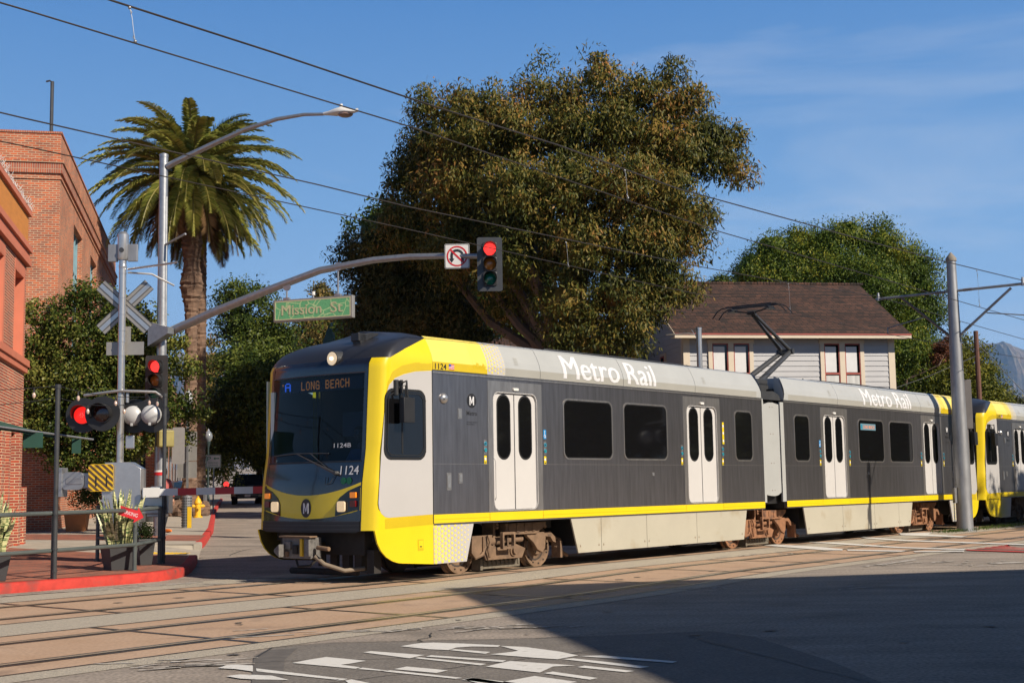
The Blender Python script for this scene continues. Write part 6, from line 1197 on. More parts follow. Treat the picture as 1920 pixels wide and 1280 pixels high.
for x0 in (.98, 5.55):
    b = MB(); z0, z1 = 4.2, 6.62
    b.box(x0, x0 + .16, -.08, 0, z0, z1); b.box(x0 + .80, x0 + 1.02, -.08, 0, z0, z1); b.box(x0 + 1.66, x0 + 1.82, -.08, 0, z0, z1); b.box(x0 - .03, x0 + 1.85, -.09, 0, z1, z1 + .15); wn = b.build('window_trim', M['creamtrim'], t, smooth=0)
    for xx in (x0 + .16, x0 + 1.02):
        b = MB(); w = .64; b.box(xx, xx + .04, -.068, .0, z0, z1); b.box(xx + w - .04, xx + w, -.068, 0, z0, z1); b.box(xx, xx + w, -.068, 0, z1 - .05, z1); b.box(xx, xx + w, -.072, 0, 5.40, 5.47); b.build('sash', M['redtrim'], wn, smooth=0)
        b = MB(); b.box(xx + .04, xx + w - .04, -.040, -.004, z0, z1 - .05); b.build('glass', M['pane'], wn, smooth=0)
        b = MB(); b.box(xx + .05, xx + w - .14, -.048, -.041, 5.49, z1 - .12); b.build('blind', M['blind'], wn, smooth=0); b = MB(); b.box(xx + .05, xx + w - .06, -.048, -.041, z0, 5.36); b.build('curtain', M['curtain'], wn, smooth=0)
b = MB(); b.box(-.09, -.03, 2.3, 3.05, 5.2, 6.5, 0); b.box(-.10, -.09, 2.42, 2.93, 5.3, 6.38, 1); b.box(-.11, -.10, 2.5, 2.85, 5.38, 6.3, 2); b.build('gable_window', [M['creamtrim'], M['redtrim'], M['pane']], t, smooth=0)
b = MB(); b.box(-6.5, -.6, 3, 9, 0, 4.6, 0); b.prism([(2.4, 4.4), (9.6, 4.4), (6, 7.2)], (-6.8, 0, 0), (0, 1, 0), (0, 0, 1), 6.2, 1); b.prism([(2.2, 4.3), (6, 7.25), (6, 7.5), (2.0, 4.4)], (-6.9, 0, 0), (0, 1, 0), (0, 0, 1), 6.3, 1); b.build('side_wing', [M['clap'], ms2], t, smooth=0)
b = MB(); b.cyl((0, 0, 0), (0, 0, 6.7), .10, n=14); b.tube([(0, 0, 6.45), (-.35, 0, 6.52), (-1.0, .05, 6.5), (-1.15, .1, 6.5)], .025, 6); b.tube([(-.1, 0, 6.4), (-.25, 0, 6.65)], .012, 5); b.lathe([(.108, 6.64), (.108, 6.72)], n=14)
tag(b.build('short_mast', M['alu'], loc=(6.63,47.00,0.20)), 'short pale round mast with a thin side arm in front of the house', 'pole')
b = MB(); b.cyl((0, 0, 0), (0, 0, 8.6), .15, .12, 10)
for z in (3, 3.5, 4.0): b.cyl((-.2, 0, z), (.2, 0, z), .04, n=6)
tag(b.build('utility_pole', mat('creosoted wood', (.14, .06, .04), .8, var=.3, vs=3, stretch=(4, 4, .3)), loc=(24.5, 70, .6)), 'dark brown wooden utility pole in front of the hills', 'utility pole')
M['thin'] = mat('thin line', (.05, .05, .055), .6)
for k, (lb, a, c) in enumerate((('thin guy wire sloping right from the wooden utility pole', (24.5, 70, 8.6), (28.6, 69, 3.6)), ('thin service line sloping left from the wooden utility pole', (24.5, 70, 7.9), (17.8, 66, 5.6)))):
    b = MB(); b.tube([a, [(a[i] + c[i]) / 2 - (.1 if i == 2 else 0) for i in range(3)], c], .018, 5); tag(b.build('service_wire', M['thin']), lb, 'wire')
# ================================================================ TREES
M['bark'] = mat('grey brown bark', (.13, .085, .06), .9, var=.35, vs=3, bump=.6, bs=14, stretch=(1, 1, .3))
def crown(name, lb, lobes, base, mt, n, ll, lw, droop=.4, seed=1, tr=.22, group=None, clump=.35, per=26, core=.70, dep=1.5, notch=1., lean=(0, 0), cat='tree', limbs=9, shell=.62, sx=1.):
    t = thing(name, lb, cat, base, 0, group); B0 = Vector(base); g = np.random.default_rng(seed)
    lobes = [l[:3] + (l[3] * notch,) for l in lobes]; w = np.array([l[3] ** 2 for l in lobes]); cnt = np.maximum(1, (w / w.sum() * n / per).astype(int)); P = []; NR = []
    for (x, y, z, r), c in zip(lobes, cnt):
        v = g.normal(size=(c, 3)); v /= np.linalg.norm(v, axis=1)[:, None]; rr = r * (shell + (1.04 - shell) * g.random((c, 1)) ** .6) * (1 + .12 * np.sin(v[:, :1] * 7 + x) * np.cos(v[:, 2:] * 6 + y))
        cc = v * rr * np.array([1, sx, .95]) + np.array([x, y, z]); q = g.normal(size=(c, per, 3)); q /= np.linalg.norm(q, axis=2)[:, :, None]; NR.append((q + .5 * v[:, None, :]).reshape(-1, 3)); q *= clump * (.5 + .95 * g.random((c, 1, 1))) * (.45 + .6 * g.random((c, per, 1)) ** .7) * np.array([1.25, 1.25, .85]); q[:, :, 2] -= (q[:, :, 0] ** 2 + q[:, :, 1] ** 2) * droop * .5; P.append((cc[:, None, :] + q).reshape(-1, 3))
    P = np.vstack(P) - np.array(base); leaf_mesh('crown', P, ll, lw, mt, t, droop, seed, nrm=np.vstack(NR), extra=[(x - base[0], y - base[1] + r * .3, z - base[2], r * core, r * core * dep, r * core) for x, y, z, r in lobes if r > .85] if core else None)
    b = MB(); top = sorted(lobes, key=lambda l: -l[3])[:limbs]; zc = sum(l[2] for l in lobes) / len(lobes); zl = min(l[2] - l[3] for l in lobes); fk = Vector((lean[0], lean[1], max(1.2, (zl - B0.z) * .8 + .8)))
    b.tube([(0, 0, -.1), fk * .5 + Vector((.1, 0, 0)), fk], [tr * 1.35, tr * 1.05, tr], 10)
    for i, l in enumerate(top):
        e_ = Vector(l[:3]) - B0; m_ = fk.lerp(e_, .5) + Vector((g.normal() * .3, g.normal() * .3, -.1 * (e_ - fk).length)); b.tube([fk, m_, e_, e_ + (e_ - m_) * .08], [tr * .6, tr * .42, tr * .24, tr * .1], 7)
    b.build('trunk', M['bark'], t); return t
def hb(x, y, d=0): return (x, y, hgt(x, y) + d)
LG = leaf_mat('vine tree leaves', [(.018, .035, .008), (.05, .08, .015), (.15, .165, .032), (.32, .29, .07)], .4, .25)
crown('street_tree', 'leafy green street tree covering the front of the tall brick building', [(-12.58,35.50,5.49,0.45),(-11.87,35.50,6.06,0.57),(-11.60,35.50,6.63,0.34),(-11.39,35.50,6.92,0.20),(-12.13,35.50,4.63,0.71),(-11.15,35.50,5.47,0.71),(-10.44,35.50,5.89,0.54),(-9.94,35.50,6.17,0.31),(-11.41,35.50,4.33,0.85),(-10.42,35.50,4.74,0.78),(-12.40,35.50,3.77,0.57),(-11.53,35.50,3.33,0.71),(-10.69,35.50,3.75,0.71),(-9.87,35.80,5.19,0.43),(-9.22,35.80,5.47,0.34),(-8.83,36.00,4.76,0.29),(-9.63,35.50,4.30,0.50),(-10.25,35.50,2.89,0.64),(-10.15,35.50,5.45,0.65),(-9.77,35.50,4.02,0.62),(-9.57,35.50,4.87,0.51),(-12.88,35.50,6.22,0.34),(-12.84,35.50,4.64,0.57),(-12.67,35.50,3.21,0.48),(-10.81,35.50,6.47,0.37),(-10.60,35.50,2.33,0.43),(-11.94,35.50,2.21,0.37),(-9.48,35.80,3.31,0.43),(-8.89,36.00,3.75,0.37),(-12.09,35.50,2.78,0.51),(-8.55,36.10,3.46,0.20),(-8.96,36.00,2.88,0.26),(-11.09,35.50,2.48,0.48)], hb(-10.9, 36.2, .15), LG, 85000, .095, .06, .2, 11, .13, clump=.26, per=70, shell=.6, core=.6)
EU = leaf_mat('eucalyptus leaves', [(.018, .024, .006), (.042, .054, .011), (.10, .10, .02), (.21, .15, .032), (.30, .14, .04)], .5, .10)
crown('eucalyptus_tree', 'huge broad tree with rust tinged drooping foliage filling the middle of the sky', [(-2.75,47.00,15.22,0.71),(-1.60,47.00,15.00,0.79),(-0.44,47.00,15.28,0.71),(0.92,47.00,15.65,0.75),(2.08,47.00,15.63,0.71),(3.44,47.00,15.91,0.79),(4.58,47.00,15.39,0.79),(5.74,47.00,15.37,0.85),(6.50,47.00,14.97,0.75),(7.05,47.00,13.97,0.75),(7.70,47.00,13.27,0.68),(8.25,47.00,12.58,0.53),(8.10,47.00,13.95,0.38),(6.45,47.00,13.19,1.13),(5.31,47.00,13.80,1.13),(3.78,47.00,14.22,1.22),(2.05,47.00,14.25,1.22),(0.12,47.00,14.09,1.32),(-1.61,47.00,13.92,1.22),(-3.02,48.00,14.01,0.96),(-3.77,50.00,13.29,1.00),(-2.06,48.00,12.39,1.54),(0.08,46.00,11.52,1.56),(2.15,46.00,11.86,1.47),(3.98,45.50,11.72,1.27),(5.51,46.00,11.24,1.20),(6.76,47.00,11.04,0.56),(6.35,47.00,10.08,0.85),(4.53,46.00,9.73,1.29),(2.48,46.00,9.77,1.38),(0.24,47.00,9.79,1.60),(-1.93,49.00,10.39,1.57),(-3.66,51.00,11.41,1.22),(-4.58,52.00,11.19,1.04),(-4.69,51.00,12.48,0.49),(5.55,47.00,8.74,0.94),(3.74,46.00,7.86,1.10),(1.88,46.00,7.71,1.10),(0.03,50.00,8.49,1.20),(6.30,47.00,8.35,0.41),(2.78,46.00,6.76,0.74),(4.08,46.00,6.74,0.70),(1.85,46.00,6.40,0.55),(4.76,47.00,7.80,0.75),(1.14,47.00,16.84,0.23),(3.26,47.00,16.81,0.38),(5.96,47.00,16.36,0.38)], hb(1.6, 48.5), EU, 170000, .20, .060, .9, 5, .42, clump=.48, per=80, shell=.62, dep=2.0, sx=1.5, core=.62, notch=.90, lean=(.4, .2), limbs=16)
ED = leaf_mat('shaded tree leaves', [(.022, .028, .009), (.05, .058, .018), (.10, .095, .03), (.17, .11, .035)], .45, .2)
crown('eucalyptus_tree', 'darker tree mass left of the huge tree, above the train front', [(-5.74,53.00,10.96,0.85),(-4.67,53.00,9.86,1.27),(-5.54,53.00,9.01,1.06),(-4.26,53.00,8.12,1.27),(-2.97,53.00,8.97,1.48),(-5.76,53.00,7.72,0.85),(-2.13,53.00,7.66,1.27),(-6.60,53.00,10.11,0.30),(-6.82,53.00,10.98,0.25),(-6.60,53.00,11.63,0.17),(-3.81,53.00,10.71,1.06),(-5.12,53.00,7.71,1.06)], hb(-4.6, 54), ED, 52000, .22, .065, .7, 6, .3, clump=.5, per=80)
MB_ = leaf_mat('mid tree leaves', [(.012, .024, .006), (.035, .06, .012), (.09, .12, .02), (.17, .19, .04)], .42, .2)
crown('dense_tree', 'dark leafy tree over the side street between the palm trunks and the train', [(-16.60,80.00,13.50,0.64),(-17.24,80.00,12.70,0.64),(-15.47,80.00,12.99,0.70),(-14.49,80.00,11.84,0.83),(-16.43,80.00,11.38,1.15),(-14.81,80.00,10.06,1.34),(-16.32,78.00,9.24,0.94),(-14.56,77.00,8.18,1.54),(-15.79,77.00,6.97,1.54),(-14.24,77.00,6.01,1.54),(-16.71,80.00,5.27,1.34),(-15.43,80.00,4.29,1.28),(-17.34,80.00,3.84,0.83),(-13.85,80.00,10.85,0.64),(-15.89,72.00,2.60,0.52),(-14.79,80.00,3.80,0.96),(-17.51,80.00,5.92,0.77),(-13.52,80.00,9.07,0.83)], hb(-15.5, 82), MB_, 60000, .22, .11, .25, 8, .3, clump=.8, per=80, shell=.4)
OL = leaf_mat('olive tree leaves', [(.05, .055, .015), (.12, .11, .03), (.22, .15, .045), (.30, .2, .07)], .5, .25)
crown('olive_brown_tree', 'olive brown sunlit trees far behind the street sign', [(-16.90,105.00,13.14,1.09),(-15.21,105.00,13.75,1.18),(-16.06,105.00,14.83,0.84),(-13.52,105.00,14.79,0.92),(-14.36,105.00,16.51,0.42),(-16.90,105.00,11.87,0.84),(-18.17,105.00,12.31,0.76),(-13.52,105.00,13.09,1.18),(-15.21,105.00,17.17,0.59)], hb(-15.5, 106), OL, 16000, .34, .13, .4, 9, .25, clump=.5, shell=.4)
crown('olive_brown_tree', 'small olive brown tree top between the palm trunks and the dark tree', [(-24.78,110.00,12.04,0.97),(-25.43,110.00,10.28,1.32),(-24.53,110.00,8.50,1.32),(-25.01,110.00,13.82,0.44),(-25.62,110.00,7.19,1.23),(-24.95,110.00,5.43,1.32)], hb(-24, 111), OL, 12000, .34, .15, .4, 10, .25, clump=.5, shell=.4)
JA = leaf_mat('feathery tree leaves', [(.02, .04, .006), (.05, .085, .012), (.10, .14, .018), (.30, .27, .03)], .5, .15)
crown('feathery_tree', 'bright feathery green tree rising behind the right end of the shingle roof', [(13.54,74.00,13.48,0.95),(14.78,74.00,14.37,1.07),(16.29,74.00,14.80,0.95),(17.79,74.00,14.62,1.07),(19.31,74.00,15.21,0.95),(20.78,74.00,14.57,1.12),(21.94,74.00,13.64,1.24),(22.93,74.00,12.41,1.07),(23.30,74.00,10.90,0.89),(22.08,74.00,10.32,1.48),(19.82,72.00,11.86,1.73),(18.06,73.00,12.64,1.75),(15.91,74.00,12.83,1.78),(14.12,74.00,12.86,1.18),(21.11,72.00,8.34,1.44),(20.56,74.00,9.74,1.48),(22.60,74.00,8.81,1.07),(23.44,74.00,13.62,0.53),(21.33,72.00,6.88,1.04),(18.13,74.00,15.68,0.47),(20.83,74.00,15.64,0.53)], hb(17.5, 76), JA, 110000, .17, .07, .8, 12, .3, clump=.65, per=90, shell=.7)
crown('hedge_bush', 'yellow green bushy tree behind the steel catenary pole', [(22.49,72.00,7.15,1.15),(23.30,72.00,5.98,1.15),(21.86,72.00,6.00,1.15),(24.20,72.00,6.54,1.15),(25.01,72.00,5.66,0.98),(25.67,72.00,7.10,0.58),(23.97,72.00,7.71,0.81),(25.44,72.00,8.26,0.35),(25.89,72.00,5.94,0.81),(24.30,72.00,8.57,0.63)], hb(23, 74), leaf_mat('yellow green leaves', [(.03, .045, .008), (.08, .10, .015), (.17, .17, .02), (.28, .24, .04)], .5, .25), 36000, .19, .085, .3, 13, .18, clump=.6, per=70)
crown('rust_bush', 'rust brown shrub among the green bushes left of the catenary pole', [(23.10,71.00,8.34,0.45),(22.64,71.00,7.78,0.40),(23.55,71.00,8.77,0.34)], hb(21, 71), leaf_mat('rust leaves', [(.08, .03, .02), (.16, .06, .03), (.22, .10, .05)], .5, .2), 4000, .15, .07, .2, 14, .08, clump=.2)
crown('grey_green_shrub', 'grey green shrubs at the right edge below the hills', [(32.34,88.00,6.65,0.56),(31.79,88.00,6.31,0.70),(33.19,88.00,6.14,0.56),(34.05,88.00,5.92,0.70),(32.98,88.00,5.58,0.84),(34.74,88.00,5.55,0.77),(31.24,88.00,5.89,0.77)], hb(33, 89), leaf_mat('grey green leaves', [(.035, .04, .02), (.08, .085, .04), (.15, .15, .06)], .5, .2), 16000, .22, .07, .2, 15, .12, clump=.4)
crown('dense_tree', 'dark tree top peeking between the huge tree and the shingle roof', [(15.04,95.00,15.77,0.61),(15.99,95.00,15.37,0.61),(16.79,95.00,16.33,0.53),(13.87,95.00,15.21,0.46)], hb(15, 96), MB_, 5000, .25, .1, .2, 16, .2, clump=.4)
crown('dense_tree', 'dark trees behind the train between the side street and the big trunk', [(-1.64,68.00,8.86,1.09),(0.55,68.00,8.82,1.09),(-3.83,68.00,8.62,0.82),(2.18,68.00,8.52,0.82),(-4.92,68.00,8.91,0.82),(6.55,68.00,8.17,0.54)], hb(-1, 70), MB_, 14000, .25, .1, .2, 17, .2, clump=.5)
crown('dense_tree', 'unseen dark tree added behind the huge tree to shade the side street', [(-3, 70, 12, 4), (-6, 72, 9, 3.5), (0, 72, 14, 4), (-4, 76, 11, 4), (-6, 68, 14, 3), (-8, 66, 8, 2.8), (-7.5, 72, 5, 3), (-9, 75, 4.5, 2.5)], hb(-3, 72), MB_, 14000, .3, .14, .2, 31, .3, clump=.6)  # hidden tree put in to darken the lower side street foliage
for k, (x, y, r, h) in enumerate(((27.5, 32.5, 3.6, 8.5), (37, 44, 4.5, 6), (47, 46, 5, 6), (58, 52, 6, 7), (45, 34, 4, 5), (36, 50.5, 5, 5.5), (50, 60, 6, 6.5), (64, 68, 6.5, 7))):  # first throws a shadow; the rest are added to darken window reflections
    crown('unseen_tree', ('tree outside the picture at the right, nearest the tracks', 'unseen tree added to darken window reflections, second from the tracks', 'unseen tree added to darken window reflections, third from the tracks', 'unseen tree added to darken window reflections, fourth from the tracks', 'unseen tree added to darken window reflections, beside the corner block', 'unseen tree added to darken window reflections, behind the second from the tracks', 'unseen tree added to darken window reflections, behind the third from the tracks', 'unseen tree added to darken window reflections, farthest right behind all others')[k], [(x, y, h, r), (x + r * .5, y + 1, h - r * .5, r * .8), (x - r * .5, y - 1, h - r * .6, r * .8), (x, y, h - r * .9, r)], (x, y, 0), MB_, 9000, .34, .16, .2, 20 + k, .25, clump=.6)
# ---- palms
M['palmbark'] = mat('palm trunk bark', (.17, .105, .07), .95, var=.45, vs=2.4, bump=1., bs=5, stretch=(1, 1, 3.2)); PF = leaf_mat('palm fronds', [(.07, .095, .018), (.17, .20, .04), (.32, .32, .07), (.52, .45, .12)], .4, .2); PD = leaf_mat('dry fronds', [(.10, .05, .02), (.22, .13, .06), (.32, .2, .1)], .7, .1)
def palm(lb, base, H_, r0, nf, fl, sd, boss=True):
    t = thing('date_palm', lb, 'palm tree', base, 0, 'date palms on the pavement'); g = random.Random(sd)
    b = MB(); pr = []
    n = 150
    for i in range(n):
        u = i / n; z = H_ * u; r = r0 * (1 - .12 * u) * (1 + .05 * math.sin(i * 2.1) + .04 * ((i % 2) * 2 - 1)) * (1 + (.9 * math.exp(-u * 26)))
        if boss: r *= 1 + .85 * math.exp(-((u - .655) / .05) ** 2) + .75 * math.exp(-((u - .785) / .055) ** 2) + .3 * math.exp(-((u - .9) / .05) ** 2)
        pr.append((r, z))
    rings = [[(r * (1 + .05 * math.sin(3 * a + i) + g.uniform(-.04, .04)) * math.cos(2 * math.pi * a / 18), r * (1 + .05 * math.sin(3 * a + i)) * math.sin(2 * math.pi * a / 18), z + .02 * math.sin(a * 5 + i)) for a in range(18)] for i, (r, z) in enumerate(pr)]
    b.loft(rings); b.build('trunk', M['palmbark'], t, smooth=0)
    C0 = Vector((0, 0, H_)); q = MB(); C1 = []; D1 = []; Ls = []; C2 = []; D2 = []
    for k in range(nf):
        u = k / nf; az = k * 2.39996 + g.uniform(-.2, .2); el = R(82 - 128 * u ** .85) + g.uniform(-.08, .08); L = fl * g.uniform(.88, 1.08) * (.86 + .3 * math.sin(math.pi * min(1, u * 1.1))); pts = []; p = C0 + Vector((math.cos(az), math.sin(az), 0)) * .2 - Z * (.5 * u); e = el; N_ = 16
        for i in range(N_ + 1):
            pts.append(p.copy()); d = Vector((math.cos(az) * math.cos(e), math.sin(az) * math.cos(e), math.sin(e))); p = p + d * (L / N_); e -= (.052 + .05 * (i / N_)) * (1.25 - .5 * u) * (1.0 if e > -1.35 else 0)
        q.tube(pts, [.035 * (1 - .85 * i / N_) + .004 for i in range(N_ + 1)], 4, 0)
        dry = u > .9; CC, DD = (C2, D2) if dry else (C1, D1)
        for i in range(1, N_ * 5):
            f = i / (N_ * 5); a = f * N_; j = int(a); pp = pts[j].lerp(pts[j + 1], a - j); tn = (pts[j + 1] - pts[j]).normalized(); sd_ = tn.cross(Z).normalized() if abs(tn.z) < .98 else Vector((-math.sin(az), math.cos(az), 0)); upv = sd_.cross(tn)
            for s_ in (-1, 1):
                d = (sd_ * s_ * .85 + tn * .62 + upv * g.uniform(.05, .45)).normalized(); CC.append(pp[:]); DD.append((d[:], (.46 * math.sin(math.pi * min(.97, .14 + f * .83)) ** .6 + .03), tn[:]))
    q.build('frond_stalk', mat('frond stalk', (.24, .2, .05), .5) if 'fs' not in M else M['fs'], t)
    for nm, CC, DD, mt in (('fronds', C1, D1, PF), ('dry_fronds', C2, D2, PD)):
        C_ = np.array(CC); d = np.array([x[0] for x in DD]); l = np.array([[x[1]] for x in DD]); tn = np.array([x[2] for x in DD]); n_ = len(C_); V = np.empty((n_, 4, 3)); wv = tn * .019
        dr = d.copy(); dr[:, 2] -= .28; V[:, 0] = C_ - wv; V[:, 1] = C_ + wv; V[:, 2] = C_ + d * l * .55 + wv * .9; V[:, 3] = C_ + dr * l
        me = bpy.data.meshes.new(nm); me.vertices.add(4 * n_); me.vertices.foreach_set('co', V.ravel()); me.loops.add(4 * n_); me.polygons.add(n_); me.loops.foreach_set('vertex_index', np.arange(4 * n_, dtype=np.int32)); me.polygons.foreach_set('loop_start', np.arange(0, 4 * n_, 4, dtype=np.int32)); me.materials.append(mt); me.update(calc_edges=True)
        o = bpy.data.objects.new(nm, me); col.objects.link(o); o.parent = t
palm('date palm nearest the hydrant, sunlit trunk with a swollen ragged top and big crown', (-12.50, 51.6, .75), 13.3, .255, 128, 3.85, 3)
palm('second date palm whose shaded trunk stands just right of the sunlit one', (-12.84, 54.6, .8), 12.3, .25, 26, 2.6, 9, False)
b = MB(); b.ball((0, 0, 0), .8, 16, 0, (1, 1, .55)); 
for k in range(30): a = random.random() * 6.28; b.ball((.7 * math.cos(a), .7 * math.sin(a), random.uniform(-.2, .3)), .22, 8)
tag(b.build('root_mound', M['palmbark'], smooth=0, loc=(-12.65, 51.7, .75)), 'rough root mound at the foot of the sunlit palm trunk', 'root mound')
# ---- hills
g = np.random.default_rng(2); b = MB(); NX, NY = 150, 26
def hill(x, y):
    r = (y - 7400) / 2600; k = x / 9000
    ridge = 955 + 25 * math.sin(x / 420 + .6) + 20 * math.sin(x / 170) + 14 * math.sin(x / 77 + 1) + 9 * math.sin(x / 33)
    e_ = math.sin(min(1, max(0, r)) * math.pi / 2) ** .9; return ridge * e_ + 130 * e_ * (1 - e_) * 4 * (math.sin(x / 140 + y / 300) + .7 * math.sin(x / 60 - y / 190) + .5 * math.sin(x / 31 + y / 97))
b.grid(lambda u, v: (-3500 + 11000 * u, 7400 + 2800 * v, -5 + hill(-3500 + 11000 * u, 7400 + 2800 * v)), 420, 40)
M['hill'] = mat('chaparral hillside', (.03, .045, .03), .95, vs=.02, c2=(.26, .18, .13), var=.1, det=14, bump=1., bs=.02)
o = b.build('hills', M['hill'], smooth=0); o['kind'] = 'structure'
# ================================================================ VEHICLES
M['carblack'] = mat('black car paint', (.012, .013, .016), .18, var=0, coat=1); M['carglass'] = mat('car glass', (.015, .03, .05), .05, var=0); M['tyre'] = mat('tyre', (.02, .02, .02), .8); M['rim'] = mat('alloy rim', (.4, .4, .42), .3, .9); M['carlamp'] = mat('car lamp glass', (.5, .5, .5), .08, .4, var=0, coat=1); M['carwhite'] = mat('silver car paint', (.35, .36, .38), .25, .5, var=0, coat=1)
def car(label, loc, rz, paint, tall=1.72, w=.96, grp=None, name='parked_car'):
    t = thing(name, label, 'car', loc, rz, grp)       # front faces -y, length 4.7
    pr = [(-2.32, .35), (-2.36, .62), (-2.30, .86), (-2.0, 1.0), (-1.15, 1.10), (-.45, tall - .04), (.3, tall), (1.6, tall - .04), (2.1, 1.15), (2.3, 1.0), (2.33, .5), (2.25, .32)]
    b = MB(); rings = []
    for k, (xx, s_) in enumerate(((-w, .94), (-w * .985, .99), (-w * .9, 1), (0, 1.0), (w * .9, 1), (w * .985, .99), (w, .94))):
        rings.append([(xx * (1 - .16 * max(0, (z - 1.0)) / .7), y * (s_ if z < 1.2 else s_ * .99) * (1 - .02 * (abs(xx) / w) ** 2), z) for y, z in pr])
    b.loft(rings); b.build('body', paint, t, smooth=40, bevel=.02)
    b = MB(); b.prism([(-.80, 1.13), (.80, 1.13), (.66, tall - .12), (-.66, tall - .12)], (0, -1.17, .0), (1, 0, 0), (0, 0, 1), .0); b = MB()
    a0, a1 = Vector((0, -1.16, 1.11)), Vector((0, -.49, tall - .07)); n_ = (a1 - a0).cross(X).normalized() * -1; b.add([a0 + X * -.80 + n_ * .012, a0 + X * .80 + n_ * .012, a1 + X * .68 + n_ * .012, a1 + X * -.68 + n_ * .012], [(0, 1, 2, 3)]); b.add([a0 + X * -.80 + n_ * .012, a0 + X * .80 + n_ * .012, a1 + X * .68 + n_ * .012, a1 + X * -.68 + n_ * .012], [(3, 2, 1, 0)]) if False else None
    b.build('windscreen', M['carglass'], t, smooth=0)
    for s_ in (-1, 1):
        b = MB(); b.add([(s_ * (w * .975), -.95, 1.12), (s_ * w * .975, 1.75, 1.12), (s_ * w * .885, 1.45, tall - .12), (s_ * w * .885, -.38, tall - .12)], [(0, 1, 2, 3) if s_ > 0 else (3, 2, 1, 0)]); b.build('side_glass', M['carglass'], t, smooth=0)
        b = MB(); b.prism(rrect(-.14, .14, -.06, .06, .04, 4), (s_ * .70, -2.27, .82), X, Z, .06); b.build('headlight', M['carlamp'], t)
        b = MB(); b.box(*sorted((s_ * .92, s_ * 1.12)), -.98, -.86, 1.08, 1.24); b.build('wing_mirror', paint, t, bevel=.03)
        for y in (-1.45, 1.45):
            b = MB(); b.cyl((s_ * .70, y, .34), (s_ * .93, y, .34), .34, n=22); wh = b.build('wheel', M['tyre'], t); b = MB(); b.cyl((s_ * .92, y, .34), (s_ * .94, y, .34), .21, n=14); b.build('rim', M['rim'], wh)
    b = MB(); b.box(-.5, .5, -2.39, -2.33, .60, .84); b.box(-.6, .6, -2.38, -2.3, .36, .52); b.build('grille', M['black'], t, smooth=0); b = MB(); b.prism(circ(0, .74, .06, 14), (0, -2.392, 0), X, Z, .01); b.build('badge', M['rim'], t, smooth=0)
    b = MB(); b.box(-.16, .16, -2.41, -2.395, .44, .58); b.build('number_plate', M['white'], t, smooth=0); return t
car('dark sport utility vehicle behind the striped gate arm, facing the camera', (-15.75, 79.5, hgt(-15.75, 79.5)), .17, M['carblack'], 1.78)
car('dark parked car half hidden behind the gate mast and palm trunks', (-16.2, 66.0, hgt(-16.2, 66)), .2, M['carblack'], 1.45)
car('small distant car far up the side street', (-78.5, 410, hgt(-78.5, 410)), .2, M['carwhite'], 1.5)
b = MB(); rd = random.Random(3)
for k in range(3):
    b.box(-6 + k * 5, -2 + k * 5, 0, 5, 0, 3.4); b.prism([(-6.4 + k * 5, 3.3), (-1.6 + k * 5, 3.3), (-4 + k * 5, 5.0)], (0, -.3, 0), X, Z, -5.6)
tag(b.build('distant_house', mat('far white wall', (.55, .52, .48), .8), smooth=0, loc=(-83, 450, hgt(-83, 450))), 'pale houses at the top of the side street', 'house')
# bins and clutter at the far pavement
b = MB(); b.lathe([(.3, 0), (.34, .95), (.36, 1.0), (.2, 1.08)], n=16); tag(b.build('litter_bin', M['darkgrey'], loc=rp(-12.3, 45.5)), 'dark round litter bin on the pavement left of the sign post', 'litter bin')
